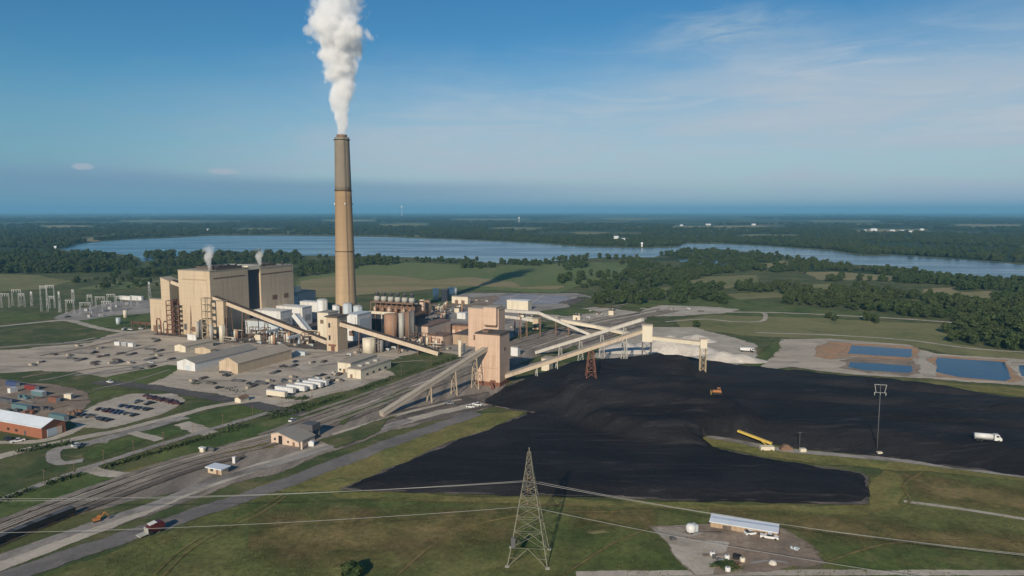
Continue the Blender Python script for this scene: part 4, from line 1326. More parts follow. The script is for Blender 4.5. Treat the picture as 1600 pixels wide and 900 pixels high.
bldg('workshop', 'small pinkish workshop in front of the orange tan workshop', 'workshop', (669.5, 540), 692, 707, 524, 'peach', 'brown', group=BRN, items=[('door', 'f', 0.3, 0, 3, 3.6, 'brown'), ('window', 'f', 0.7, 2, 2, 1.2, 'glass')])
bldg('workshop', 'long low workshop with dark flat roof beside the crusher tower', 'workshop', (708, 538), 742, 764, 522, 'tan_dark', 'roof_dark', group=BRN)
bldg('workshop', 'low orange brick store behind the dark flat roofed workshop', 'workshop', (702, 520), 737, 746, 508, 'brown_tank', 'brown', group=BRN, items=[('door', 'f', 0.2, 0, 3, 3, 'peach'), ('door', 'f', 0.5, 0, 3, 3, 'peach'), ('door', 'f', 0.8, 0, 3, 3, 'peach')])
bldg('site_office', 'tiny white office on the grass beyond the orange brick store', 'office', (714, 498), 727, 731, 489, 'white', 'white')
for nm, px, py, hgt_ in (('concrete_pier', 718.5, 557, 533), ('concrete_pier', 725.5, 553, 538)):
    q = g(px, py)
    hh = at(px, hgt_, q.y).z
    o = MB().box(-0.9 if hgt_ == 533 else -0.6, 0.9 if hgt_ == 533 else 0.6, -0.8, 0.8, -0.2, hh).box(-1.3, 1.3, -1.1, 1.1, hh, hh + 0.6).build(nm, M['cream'], loc=q)
    props(o, 'thicker white pier beside the railway before the crusher tower' if hgt_ == 533 else 'thinner white pier beside the railway before the crusher tower', 'pier')
# far utility group
q = 'white plant by the far field'
tank('water_tank', 'white tank beside the dark tower by the crop field', 'tank', 681, 469, 4.6, 451, 'white', dome=0.1)
tank('water_tank', 'wider white tank behind the dark tower by the crop field', 'tank', 707, 463, 7.0, 450, 'white', dome=0.1)
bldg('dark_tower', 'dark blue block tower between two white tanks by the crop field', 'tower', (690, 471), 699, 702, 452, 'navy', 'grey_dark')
bldg('pump_house', 'low tan pump house by the crop field beyond the yard', 'building', (706, 474), 731, 735, 463, 'cream', 'roof_tan', items=[('door', 'f', 0.3, 0, 4, 4, 'brown'), ('door', 'f', 0.7, 0, 4, 4, 'brown')])
bldg('store_building', 'white box store beside the basin, behind the crusher building', 'building', (792, 484), 825, 831, 469, 'cream', 'white')
bldg('drive_house', 'small orange tan drive house under the flat white conveyors', 'building', (832, 515), 841, 846, 498, 'tan', 'roof_tan', items=[('door', 'f', 0.5, 0, 2.5, 4, 'rust')])

# ================================================================== CRUSHER TOWERS
r, w, d, h = bldg('crusher_building', 'pinkish crusher building with a jutting bay behind the tall tan tower', 'crusher tower', (732, 541), 779, 789, 481, 'pink', 'roof_tan', items=[('louvre', 'f', 0.25, 5, 4, 4, 'brown')])
zb, ztp = at(768, 500, 530).z, at(768, 474, 530).z
MB().box(w * 0.57, w * 0.98, -3.2, d * 0.7, zb, ztp).build('bay', M['pink'], r)
MB().box(w * 0.57 - .2, w * 0.98 + .2, -3.4, d * 0.7 + .2, ztp - .1, ztp + .4).build('bay_roof', M['roof_tan'], r)
MB().box(w * 0.57 + .3, w * 0.98 - .3, -2.6, -0.05, zb - 1.0, zb - 0.02).build('bay_underside', M['brown'], r)
ct, ctw, ctd, cth = bldg('crusher_tower', 'tall plain tan tower with dark roof and rusty foot at the coal yard edge', 'crusher tower', (743, 601), 781, 796, 521, 'pink', 'roof_dark', over=0.35, roof_t=0.7)
MB().box(-0.12, ctw + 0.12, -0.12, ctd + 0.12, -0.2, 2.6).build('rust_skirt', M['rust'], ct)
wall_detail(ct, ctw, ctd, cth, [('door', 'f', 0.72, 0.1, 3.4, 3.6, 'rust'), ('vent', 'r', 0.5, 20, 2, 2, 'brown'), ('girt', 'f', 0.5, 10.4, 13.6, 0.25, 'tan_dark')])
MB().box(ctw * 0.2, ctw * 0.45, ctd * 0.2, ctd * 0.6, cth + 0.5, cth + 1.6).build('roof_hatch', M['brown'], ct)
r = thing('chute', 'small rusty chute and steps at the foot of the tall tan tower', 'chute', local(ct, ctw * 0.7, -2.5), -GA)
MB().bar((0, 0, 3.2), (3.5, -4.5, 0.4), 1.4, 1.0).build('trough', M['rust'], r)
MB().bar((0, 0, -0.2), (0, 0, 3), 0.4).bar((1.6, -2, -0.2), (1.6, -2, 1.8), 0.4).build('leg', M['steel_tan'], r)


# ================================================================== CONVEYORS
def conveyor(name, label, pts, w, h, wall, roof, bents=(), bent_mat='brown', foot=None, cat='conveyor', group=None, bent_w=1.6):
    """an enclosed conveyor gallery along pts (floor centre line), with trestle bents at the given fractions of its first leg list"""
    base = Vector((pts[0].x, pts[0].y, 0))
    r = thing(name, label, cat, base, 0, group)
    gb, rb = MB(), MB()
    for a, b_ in zip(pts[:-1], pts[1:]):
        a, b_ = a - base, b_ - base
        up = Vector((0, 0, 1))
        gb.bar(a + up * h / 2, b_ + up * h / 2, w, h)
        rb.bar(a + up * (h + 0.12), b_ + up * (h + 0.12), w + 0.5, 0.22)
    gb.build('gallery', M[wall], r)
    rb.build('roof', M[roof], r)
    tot = sum((b_ - a).length for a, b_ in zip(pts[:-1], pts[1:]))
    for f in bents:
        s = f * tot
        for a, b_ in zip(pts[:-1], pts[1:]):
            L = (b_ - a).length
            if s <= L:
                break
            s -= L
        q = a.lerp(b_, min(1, s / L)) - base
        dr = (b_ - a)
        n = Vector((-dr.y, dr.x, 0)).normalized()
        z0 = (foot(q + base) if foot else 0.0) - 0.3
        if q.z - z0 < 1.0:
            continue
        mb = MB()
        sp = bent_w + 0.10 * (q.z - z0)
        for s_ in (-1, 1):
            mb.bar((q.x + n.x * s_ * sp, q.y + n.y * s_ * sp, z0), (q.x + n.x * s_ * w * 0.42, q.y + n.y * s_ * w * 0.42, q.z - 0.05), 0.45)
        nl = max(1, int((q.z - z0) / 5))
        for k in range(nl):
            f0, f1 = k / nl, (k + 1) / nl
            pt = lambda s_, ff: (q.x + n.x * s_ * (sp + (w * .42 - sp) * ff), q.y + n.y * s_ * (sp + (w * .42 - sp) * ff), z0 + (q.z - 0.05 - z0) * ff)
            mb.bar(pt(-1, f0), pt(1, f1), 0.22)
            mb.bar(pt(1, f0), pt(-1, f1), 0.22)
            mb.bar(pt(-1, f1 * .98), pt(1, f1 * .98), 0.25)
        mb.build('bent', M[bent_mat], r)
    return r


foot_c = lambda q: coal_z(q.x, q.y)
M['conv_side'] = paint_mat('pale_tan_conveyor_cladding', (0.55, 0.455, 0.345), 0.10, 0.3, 0.55, 0.12, (0.32, 0.22, 0.15), 0.5)
M['conv_pale'] = paint_mat('weathered_pale_conveyor_cladding', (0.58, 0.55, 0.49), 0.10, 0.3, 0.55, 0.12, (0.33, 0.28, 0.22), 0.5)
M['conv_roof'] = paint_mat('dark_brown_conveyor_roof', (0.095, 0.072, 0.058), 0.12, 0.3, 0.75)
# long one up to the boiler houses
a = HEAD.copy()
a.z = at(262, 443, HEAD.y).z
bq = g(513, 539)
b_end = at(513, 541, bq.y)
b_end.z = 0.6
conveyor('conveyor_gallery', 'long tan conveyor gallery with dark roof climbing to the boiler house tower', [b_end, a], 4.2, 3.0, 'conv_side', 'conv_roof', (0.12, 0.25, 0.38, 0.52, 0.62, 0.74, 0.86))
# second one, down from the transfer house
q = local(r_tr, 7.5, 4.0)
a = at(533, 509, q.y)
bq = g(686, 556)
conveyor('conveyor_gallery', 'tan conveyor gallery sloping from the transfer house down to the rail yard', [bq + Vector((0, 0, 0.3)), a], 4.2, 3.0, 'conv_side', 'conv_roof', (0.2, 0.4, 0.6, 0.8), foot=None)
# up to the tall tower
a = g(596, 651, 0.0)
bq = local(ct, ctw * 0.42, 0.3)
b_ = Vector((bq.x, bq.y, at(758, 548, bq.y).z))
M['conv_grey'] = paint_mat('weathered_conveyor_cladding', (0.40, 0.355, 0.29), 0.08, 0.3, 0.65, 0.08, (0.22, 0.17, 0.13), 0.4)
conveyor('conveyor_gallery', 'weathered grey tan conveyor gallery rising from the ground to the tall tower front', [a, b_], 2.9, 2.2, 'conv_grey', 'conv_grey', (0.42, 0.66, 0.88), bent_mat='steel_tan', bent_w=1.0)
# tower to the high transfer box over the coal
a = local(ct, ctw * 0.7, ctd * 0.5)
a.z = at(792, 592, a.y).z + 0.5
tbD = 420.0
tb = at(1010, 518, tbD)
conveyor('conveyor_gallery', 'pinkish tan conveyor gallery climbing over the coal heap from the tall tower', [a + Vector((4, 0, 0)), Vector((tb.x, tbD, tb.z))], 3.0, 2.2, 'conv_side', 'roof_tan', (0.22, 0.36, 0.85), bent_mat='steel', foot=foot_c)
# white one reaching the same box
a = g(838, 554)
a.z = 0.4
c2 = at(1004, 502, 428)
conveyor('conveyor_gallery', 'whitish conveyor gallery ending free above the high transfer box', [a, c2], 2.7, 2.0, 'conv_pale', 'conv_pale', (0.25, 0.45, 0.65, 0.85), bent_mat='steel', foot=foot_c)
bldg('drive_house', 'small pale drive house at the low end of the whitish conveyor', 'building', (846, 579), 858, 864, 560, 'cream', 'roof_tan')
bldg('drive_house', 'white windowless drive house beside the tall tan tower foot', 'building', (798, 556), 809, 813, 542, 'white', 'roof_grey')
# back conveyors from the crusher building
c1 = at(783, 487, 548)
c2 = at(842, 491, 556)
c3 = g(922, 525)
conveyor('conveyor_gallery', 'white conveyor gallery running level then down from the pinkish crusher building', [c1, c2, c3], 2.8, 2.0, 'conv_pale', 'conv_pale', (0.2, 0.42, 0.6, 0.75), bent_mat='brown')
c1 = at(786, 496, 552)
c2 = at(832, 502, 556)
conveyor('conveyor_gallery', 'short white conveyor gallery under the level white one', [c1, c2], 2.8, 2.0, 'conv_pale', 'conv_pale', (0.4, 0.8), bent_mat='brown')
c1 = at(876, 503, 590)
c2 = at(932, 513, 585)
c3 = g(982, 524)
conveyor('conveyor_gallery', 'low cream conveyor gallery passing behind the whitish conveyor', [c1, c2, c3], 3.4, 2.4, 'cream', 'cream', (0.1, 0.35, 0.6), bent_mat='brown')

# high transfer box on legs, level gallery, end tower with chute
r = thing('transfer_box', 'cream transfer box on dark steel legs above the coal heap', 'transfer tower', Vector((tb.x, tbD, 0)), -0.12)
zl, zh = at(1010, 533, tbD).z, at(1010, 508, tbD).z
MB().box(-2.6, 3.4, -2.6, 3.0, zl, zh).build('wall', M['cream'], r)
MB().box(-2.9, 3.7, -2.9, 3.3, zh - .1, zh + .35).build('roof', M['conv_side'], r)
for x in (-2.2, 3.0):
    for y in (-2.2, 2.6):
        MB().bar((x, y, coal_z(tb.x + x, tbD + y) - 0.5), (x, y, zl), 0.55).build('leg', M['grey_dark'], r)
mb = MB()
for k in range(3):
    z0 = zl - 5 - 5 * k
    mb.bar((-2.2, -2.2, z0), (3.0, -2.2, z0 + 5), 0.25)
    mb.bar((3.0, -2.2, z0), (-2.2, -2.2, z0 + 5), 0.25)
    mb.bar((-2.2, -2.2, z0), (3.0, -2.2, z0), 0.3)
mb.build('brace', M['grey_dark'], r)
eD = 402.0
e0 = at(1099, 534, eD)
conveyor('conveyor_gallery', 'level cream conveyor gallery from the high transfer box to the end tower', [Vector((tb.x + 3.3, tbD - 0.5, zl + 1.0)), Vector((e0.x - 1.5, eD, zl + 1.0))], 2.8, 2.1, 'cream', 'conv_side')
r = thing('stacker_tower', 'cream stacker tower with a dark drop chute above the coal', 'stacker tower', Vector((e0.x, eD, 0)), -0.12)
MB().box(-1.9, 1.9, -2, 2, zl - 0.6, zl + 4.6).build('wall', M['cream'], r)
MB().box(-2.2, 2.2, -2.3, 2.3, zl + 4.5, zl + 4.9).build('roof', M['conv_side'], r)
zg = coal_z(e0.x, eD)
for x in (-1.6, 1.6):
    for y in (-1.6, 1.6):
        MB().bar((x, y, zg - 0.5), (x, y, zl - 0.6), 0.42).build('leg', M['steel_tan'], r)
mb = MB()
nlev = 4
for k in range(nlev):
    z0, z1 = zg + (zl - 0.6 - zg) * k / nlev, zg + (zl - 0.6 - zg) * (k + 1) / nlev
    mb.bar((-1.6, -1.6, z0), (1.6, -1.6, z1), 0.22).bar((1.6, -1.6, z0), (-1.6, -1.6, z1), 0.22)
    mb.bar((1.6, -1.6, z0), (1.6, 1.6, z1), 0.22)
mb.build('brace', M['steel_tan'], r)
MB().lathe([(1.2, zg + 0.2), (1.2, zl - 7), (2.0, zl - 6)], 14).build('chute', M['grey_dark'], r)

# red trestle holding the gallery up over the coal
q = on_coal(923, 590)
tr = thing('red_trestle', 'tall narrow red lattice trestle standing in the coal under the climbing conveyor', 'trestle', q, 0.1)
ztr = at(923, 549, q.y).z - q.z
for sx_ in (-1, 1):
    for sy_ in (-1, 1):
        MB().bar((sx_ * 2.6, sy_ * 1.6, -0.5), (sx_ * 1.2, sy_ * 1.0, ztr), 0.32).build('leg', M['rust'], tr)
mb = MB()
for k in range(4):
    f0, f1 = k / 4, (k + 1) / 4
    pt = lambda s_, f: (s_ * (2.6 - 1.4 * f), -(1.6 - 0.6 * f), ztr * f)
    mb.bar(pt(-1, f0), pt(1, f1), 0.2).bar(pt(1, f0), pt(-1, f1), 0.2).bar(pt(-1, f1), pt(1, f1), 0.25)
mb.build('brace', M['rust'], tr)

# ================================================================== SHEDS, OFFICES AND THE CAR DUMPER
SHD = 'long sheds on the gravel yard'
bldg('storage_shed', 'long grey roofed shed with a white gable end on the yard', 'shed', (277, 577), 305, 402, 559, 'white', 'roof_grey', 'gable_u', 0.32, group=SHD, items=[('door', 'f', 0.6, 0, 3.4, 3.2, 'pale_blue')])
bldg('storage_shed', 'long tan roofed shed with an orange tan gable end on the yard', 'shed', (343, 581), 372, 456, 557, 'tan', 'roof_tan', 'gable_u', 0.34, group=SHD, items=[('door', 'f', 0.5, 0, 4, 3.6, 'peach')])
bldg('storage_shed', 'small white ended shed behind the long sheds, nearest the boiler house', 'shed', (273, 549), 290, 333, 537, 'cream', 'roof_tan', 'gable_u', 0.25, group=SHD)
bldg('storage_shed', 'small orange tan shed behind the white gabled long shed', 'shed', (305, 552), 329, 337, 541, 'tan', 'roof_tan', 'gable_u', 0.3, group=SHD)
LB = 'low flat buildings by the trailer park'
r, w, d, h = bldg('office_block', 'low flat pale office block, the farther of two by the trailer park', 'office', (528, 581), 548, 589, 566, 'cream', 'roof_tan', group=LB, items=[('door', 'f', 0.5, 0, 1.6, 2.3, 'brown'), ('window', 'f', 0.2, 1, 1.5, 1.3, 'glass'), ('window', 'f', 0.8, 1, 1.5, 1.3, 'glass')])
r, w, d, h = bldg('office_block', 'low flat pale office block nearest the green embankment', 'office', (543, 590), 564, 611, 576, 'cream', 'roof_tan', group=LB, items=[('door', 'f', 0.3, 0, 1.6, 2.3, 'brown'), ('window', 'r', 0.2, 1, 2.0, 1.3, 'glass'), ('window', 'r', 0.4, 1, 2.0, 1.3, 'glass'), ('window', 'r', 0.6, 1, 2.0, 1.3, 'glass'), ('window', 'r', 0.8, 1, 2.0, 1.3, 'glass')])
for k in range(3):
    MB().box(w * 0.3, w * 0.6, d * (0.2 + 0.25 * k), d * (0.2 + 0.25 * k) + 2, h + 0.3, h + 1.4).build('rooftop_unit', M['steel'], r)
bldg('gatehouse', 'tiny white gatehouse with a brown side beside the dark road', 'hut', (367, 629), 376, 389, 620, 'cream', 'brown', 'gable_u', 0.3)

# brick hall
r, w, d, h = bldg('brick_hall', 'red brick hall with a white metal roof and a pale door in its end', 'hall', (-60, 661.8), 66, 103, 645.5, 'brick', 'roof_white', 'gable_v', 2.4, over=0.6,
                  items=[('roller_door', 'r', 0.42, 0, 4.4, 3.6, 'pale_blue'), ('wall_panel', 'r', 0.73, 0, 2.4, 3.6, 'peach'), ('door', 'f', 0.8, 0, 1.2, 2.2, 'grey_dark'), ('window', 'f', 0.6, 1.2, 1.6, 1.1, 'glass'), ('window', 'f', 0.45, 1.2, 1.6, 1.1, 'glass'), ('window', 'f', 0.7, 1.2, 1.6, 1.1, 'glass')])
# rail car dumper with a lopsided gable
A = g(424, 692)
r = thing('rail_dumper_house', 'peach fronted rail car dumper house with a dark doorway and lopsided grey roof', 'rail shed', A, -GA)
w = solve_px(A, math.cos(GA), -math.sin(GA), 467)
B = local(r, w, 0)
d = solve_px(B, math.sin(GA), math.cos(GA), 492)
h = at(435, 674, A.y).z
MB().prism([(0, -0.3), (w, -0.3), (w, h * 0.42), (w * 0.27, h), (0, h * 0.80)], 0, d).build('wall', M['peach'], r)
e0, e1 = h * 0.80, h * 0.42
MB().prism([(-0.4, e0 - .05), (w * .27, h + .03), (w + 0.4, e1 - .05), (w + .4, e1 + .2), (w * .27, h + .3), (-0.4, e0 + .2)], -0.4, d + 0.4).build('roof', M['roof_grey'], r)
wall_detail(r, w, d, h, [('doorway', 'f', 0.34, 0, 1.9, 3.8, 'black'), ('window', 'f', 0.14, 1.5, 0.9, 1.1, 'glass'), ('window', 'f', 0.62, 1.2, 0.9, 0.9, 'glass'), ('door', 'f', 0.82, 0, 1.0, 1.8, 'brown')])
dz = thing('dumper_frame', 'dark steel dumper frame standing against the lopsided grey roof', 'steel frame', local(r, w * 0.45, d + 0.6), -GA)
MB().box(0, 6.5, 0, 5.5, 3.4, 6.2).build('hood', M['grey_dark'], dz)
for x in (0.4, 6.1):
    for y in (0.4, 5.1):
        MB().bar((x, y, -0.2), (x, y, 3.4), 0.6).build('leg', M['grey_dark'], dz)
MB().box(1.5, 4.5, 1.2, 4.2, 0, 3.3).build('hopper', M['navy'], dz)
o = MB().box(0, 2.2, 0, 1.6, -0.1, 1.9).prism([(-0.2, 1.9), (2.4, 1.9), (1.1, 2.6)], -0.2, 1.8).build('control_cabin', M['white'], loc=g(482, 698))
props(o, 'tiny white cabin at the low eave of the dumper house', 'cabin')
o = MB().box(0, 0.7, 0, 0.7, -0.1, 3.2).box(-0.15, 0.85, -0.15, 0.85, 3.2, 3.4).build('concrete_pier', M['peach'], loc=g(470, 703))
props(o, 'thin peach pier at the corner of the dumper house', 'pier')
# hut with the white roof
r, w, d, h = bldg('track_hut', 'small tan hut with a bright white flat roof beside the railway', 'hut', (325, 739), 346, 357, 729.5, 'tan', 'roof_white', over=0.7, roof_t=0.35, items=[('door', 'f', 0.7, 0, 0.9, 2.0, 'brown'), ('window', 'f', 0.3, 1.0, 1.2, 0.9, 'glass')])
o = MB().box(-0.5, 0.5, -0.5, 0.5, -0.1, 2.6).box(-0.65, 0.65, -0.65, 0.65, 2.6, 2.75).build('signal_box', M['white'], loc=g(366, 724))
props(o, 'slim white cabinet behind the white roofed hut', 'cabinet')
r, w, d, h = bldg('utility_hut', 'tiny white hut with flat roof beside the looping gravel road', 'hut', (312, 708), 318, 321, 700, 'cream', 'white')
r = thing('fuel_tank', 'dark horizontal fuel tank next to the tiny white hut', 'tank', g(330, 706), -GA)
MB().tube([(-1.8, 0, 1.1), (1.8, 0, 1.1)], 0.9, 14).build('shell', M['grey_dark'], r)
for x in (-1.2, 1.2):
    MB().box(x - 0.2, x + 0.2, -0.7, 0.7, -0.1, 0.5).build('saddle', M['concrete'], r)
# switchyard buildings
bldg('relay_house', 'long low white relay house at the back of the switchyard', 'building', (187, 468), 203, 206, 462.5, 'white', 'white')
bldg('relay_house', 'low white relay house next to the low tan block', 'building', (204, 468.5), 221, 224, 462.5, 'white', 'white')
tank('water_tower', 'slim pale green water tower at the edge of the switchyard', 'tank', 196.5, 497, 3.2, 485, 'cream')
tank('transformer_tank', 'pale blue tank before the slim pale green tower', 'tank', 185.5, 507, 3.6, 497, 'pale_blue')
for px, py, lab in ((185, 540, 'white site cabin on the gravel yard, the westmost of three in line'), (196, 541, 'pale grey site cabin between two white ones on the yard'), (206, 542, 'white site cabin on the gravel yard closest to the boiler houses')):
    r = thing('site_cabin', lab, 'cabin', g(px, py), -GA, 'site cabins in a line on the yard')
    MB().box(-2.6, 2.6, -1.3, 1.3, 0.3, 2.9).build('body', M['grey' if 'grey' in lab else 'white'], r)
    MB().box(-2.7, 2.7, -1.4, 1.4, 2.9, 3.05).build('roof', M['white'], r)
    MB().box(-2.4, 2.4, -1.1, 1.1, -0.1, 0.3).build('skid', M['grey_dark'], r)

# ================================================================== RAILWAY
L0 = [(-150, 906), (0, 838), (150, 780), (300, 727), (438, 692), (520, 661), (620, 624), (700, 592), (765, 566), (850, 535), (930, 513), (1010, 496), (1060, 486)]
main = smooth_line([g(x, y) for x, y in L0], 14)
M['ballast'] = ground_mat('track_ballast', (0.10, 0.088, 0.078), (0.16, 0.14, 0.12), 0.05, (0.05, 0.045, 0.04), 0.12, 0.7, 0.3, 1.2)
M['rail'] = paint_mat('worn_rail_steel', (0.20, 0.165, 0.14), 0.1, 0.3, 0.4, metal=0.4)
M['tie'] = ground_mat('track_ballast_with_ties', (0.30, 0.268, 0.228), (0.40, 0.355, 0.30), 0.05, (0.11, 0.098, 0.088), 0.10, 0.7, 0.4, 1.6)


def shift(line, off):
    out = []
    for i, p in enumerate(line):
        dr = (line[min(i + 1, len(line) - 1)] - line[max(i - 1, 0)]).normalized()
        out.append(p + Vector((-dr.y, dr.x, 0)) * off)
    return out


def track(off, label, i0=0, i1=None, mat='tie'):
    ln = shift(main, off)[i0:i1]
    r = thing('railway_track', label, 'railway track', ln[0], 0, 'tracks of the coal railway')
    base = ln[0]
    ln = [p - base for p in ln]
    _layer[0] += 1
    z = 0.0022 * _layer[0] + 0.05
    ribbon('ballast', ln, 3.1, M[mat], z, 0.25, kind=None).parent = r
    for s in (-0.72, 0.72):
        l2 = shift(ln, s)
        mb = MB()
        for a, b_ in zip(l2[:-1], l2[1:]):
            mb.bar(a + Vector((0, 0, z + 0.09)), b_ + Vector((0, 0, z + 0.09)), 0.16, 0.17)
        mb.build('rail', M['rail'], r)
    return r


track(0.0, 'railway track running into the dark doorway of the dumper house')
track(5.2, 'railway track passing just beyond the dumper house wall')
track(10.4, 'railway track on the plant side, third from the hut side')
track(16.0, 'railway track nearest the green embankment', 56, 130)
track(-6.0, 'railway siding beside the white roofed hut with dark wagons on it', 0, 50, 'ballast')
track(21.5, 'railway track curving in behind the tall tan tower', 70, None)


# ================================================================== TREES
def leaf_cloud(seed, n=460, spread=0.36, z0=0.20, z1=1.0, leaf=0.085, blobs=9):
    R = np.random.RandomState(seed)
    cs, rs = [], []
    for k in range(blobs):
        a = R.rand() * 6.283
        f = R.rand()
        z = z0 + 0.14 + (z1 - z0 - 0.24) * (k + 0.3) / blobs
        rr = spread * 0.62 * math.sqrt(f) * (1.1 - 0.75 * max(0, (z - 0.5) / 0.5) ** 1.5)
        cs.append((rr * math.cos(a), rr * math.sin(a), z))
        rs.append(spread * (0.42 + 0.28 * R.rand()) * (1.0 - 0.35 * max(0, (z - 0.55) / 0.45)))
    v, f = [], []
    for i in range(n):
        k = R.randint(blobs)
        d_ = R.randn(3)
        d_ /= np.linalg.norm(d_)
        if d_[2] < -0.5 and R.rand() < 0.6:
            d_[2] *= -1
        p_ = np.array(cs[k]) + d_ * rs[k] * (0.72 + 0.36 * R.rand()) * np.array([1, 1, 0.82])
        nrm = d_ * 0.9 + R.randn(3) * 0.45
        nrm /= np.linalg.norm(nrm)
        t1 = np.cross(nrm, R.randn(3))
        t1 /= np.linalg.norm(t1)
        t2 = np.cross(nrm, t1)
        s = leaf * (0.6 + 0.8 * R.rand())
        o = len(v)
        for a, b_ in ((-1, -.6), (.3, -1), (1, .5), (-.4, 1)):
            v.append(tuple(p_ + t1 * a * s + t2 * b_ * s))
        f.append((o, o + 1, o + 2, o + 3))
    return v, f


m, t, b = base_mat('foliage', 0.7, 0.15)
oi = t.n('ShaderNodeObjectInfo')
p = wpos(t)
k = t.noise(p, 0.35, 3.0, 0.6)
c = t.mix(t.ramp(k, 0.35, 0.65), (0.026, 0.052, 0.017), (0.066, 0.092, 0.029))
c = t.mix(t.math('MULTIPLY', oi.outputs['Random'], 0.6), c, (0.040, 0.055, 0.022))
k2 = t.noise(p, 0.004, 3.0, 0.6)
c = t.mix(t.math('MULTIPLY', t.ramp(k2, 0.45, 0.65), 0.4), c, (0.072, 0.082, 0.030))
t.link(c, b.inputs['Base Color'])
M['leaf'] = m
M['bark'] = paint_mat('bark', (0.10, 0.075, 0.055), 0.2, 1.0, 0.9)
tree_protos = []


def tree_proto(k):
    v, f = leaf_cloud(100 + k * 13, n=1000, leaf=0.052, blobs=10 + k % 3, spread=(0.36, 0.42, 0.33, 0.46)[k % 4], z0=(0.12, 0.06, 0.10, 0.08)[k % 4])
    cm = MB().add(v, f)
    tm = MB()
    tm.lathe([(0.030, -0.03), (0.022, 0.12), (0.017, 0.35), (0.006, 0.75)], 7)
    R = random.Random(k)
    for j in range(5):
        a = j * 1.3 + R.random()
        z = 0.2 + 0.07 * j
        tm.bar((0, 0, z), (0.22 * math.cos(a), 0.22 * math.sin(a), z + 0.2), 0.014)
    return tm, cm


def scatter(poly, n, hmin, hmax, seed, f=None):
    """n ground points spread evenly over a pixel polygon -> (point, height)"""
    R = random.Random(seed)
    xs = [a for a, _ in poly]
    ys = [b_ for _, b_ in poly]
    A = np.array(poly)
    out = []
    tries = 0
    while len(out) < n and tries < n * 60:
        tries += 1
        x, y = R.uniform(min(xs), max(xs)), R.uniform(min(ys), max(ys))
        ins = False
        j = len(poly) - 1
        for i in range(len(poly)):
            if (A[i][1] > y) != (A[j][1] > y) and x < (A[j][0] - A[i][0]) * (y - A[i][1]) / (A[j][1] - A[i][1]) + A[i][0]:
                ins = not ins
            j = i
        if not ins or (f and not f(x, y, R)):
            continue
        q = g(x, y)
        out.append((q, R.uniform(hmin, hmax), x, y))
    return out


WOODS = [
    ([(1478, 520), (1500, 500), (1560, 488), (1640, 480), (1660, 552), (1560, 547), (1510, 540), (1475, 532)], 85, 9, 14, 'dark broadleaf tree in the dense clump beside the blue ponds', 'trees in the clump beside the ponds'),
    ([(1560, 492), (1590, 470), (1640, 466), (1640, 500)], 26, 11, 15, 'dark broadleaf tree on the rise behind the pond side clump', 'trees on the rise behind the ponds'),
    ([(1280, 501), (1292, 496), (1310, 499), (1305, 503)], 4, 6, 9, 'small round tree by the pale lane across the meadow', 'small trees by the pale lane'),
    ([(1343, 503), (1360, 499), (1386, 502), (1370, 506)], 6, 5, 8, 'low bushy tree in the thicket by the pale lane', 'bushy trees of the lane thicket'),
    ([(928, 476), (938, 440), (990, 430), (1040, 436), (1050, 470), (1000, 478)], 85, 8, 12, 'broadleaf tree in the grove behind the white conveyors', 'trees of the grove behind the conveyors'),
    ([(1042, 478), (1050, 440), (1160, 440), (1280, 452), (1290, 480), (1180, 472), (1120, 476), (1100, 468)], 200, 7, 11, 'broadleaf tree in the belt along the meadow', 'trees of the belt along the meadow'),
    ([(1280, 482), (1280, 452), (1400, 450), (1480, 470), (1500, 500), (1440, 498), (1380, 488)], 180, 7, 11, 'broadleaf tree in the wide belt leading to the pond side clump', 'trees of the wide belt'),
    ([(870, 440), (900, 430), (960, 428), (940, 448), (900, 452)], 30, 8, 11, 'tree at the end of the crop field beside the smoke shadow', 'trees at the crop field end'),
    ([(1060, 425), (1090, 396), (1180, 397), (1270, 409), (1340, 420), (1440, 428), (1490, 438), (1600, 443), (1660, 446), (1660, 458), (1590, 458), (1540, 453), (1480, 456), (1400, 440), (1290, 440), (1250, 424), (1180, 430), (1110, 436), (1050, 440), (960, 428), (1000, 408)], 1000, 6, 11, '', ''),
    ([(1380, 448), (1480, 456), (1540, 470), (1600, 470), (1560, 488), (1500, 490)], 210, 7, 12, '', ''),
    ([(856, 412), (870, 405), (960, 402), (1000, 405), (1010, 418), (940, 414), (890, 424)], 90, 7, 11, '', ''),
    ([(565, 414), (572, 408), (600, 405), (622, 410), (615, 415)], 34, 10, 15, '', ''),
    ([(718, 419), (724, 412), (770, 412), (776, 418), (750, 421)], 34, 7, 11, '', ''),
    ([(640, 409), (720, 407), (770, 410), (850, 412), (840, 416), (740, 411)], 46, 5, 9, '', ''),
    ([(462, 432), (466, 418), (490, 414), (530, 412), (560, 408), (562, 416), (528, 432)], 80, 8, 12, '', ''),
    ([(-60, 428), (-60, 396), (60, 394), (130, 396), (205, 404), (214, 416), (205, 424), (100, 428)], 560, 8, 13, '', ''),
    ([(214, 424), (235, 414), (330, 404), (400, 400), (470, 402), (470, 414), (400, 420), (330, 420), (280, 430), (220, 434), (180, 432)], 230, 7, 12, '', ''),
    ([(1400, 398), (1500, 404), (1600, 412), (1690, 419), (1690, 398), (1400, 386)], 260, 9, 14, '', ''),
    ([(1030, 399), (1060, 393), (1110, 392), (1160, 395), (1110, 402), (1060, 404)], 110, 7, 11, '', ''),
    ([(470, 404), (560, 403), (640, 406), (720, 409), (860, 412), (860, 414), (720, 412), (560, 407)], 70, 5, 10, '', ''),
    ([(280, 401), (400, 399), (470, 401), (470, 405), (280, 407)], 90, 10, 15, '', ''),
    ([(224, 404), (236, 398), (262, 397), (278, 402), (258, 406), (238, 407)], 44, 9, 14, '', ''),
    ([(100, 440), (180, 432), (260, 440), (250, 452), (140, 452)], 40, 4, 8, '', ''),
]
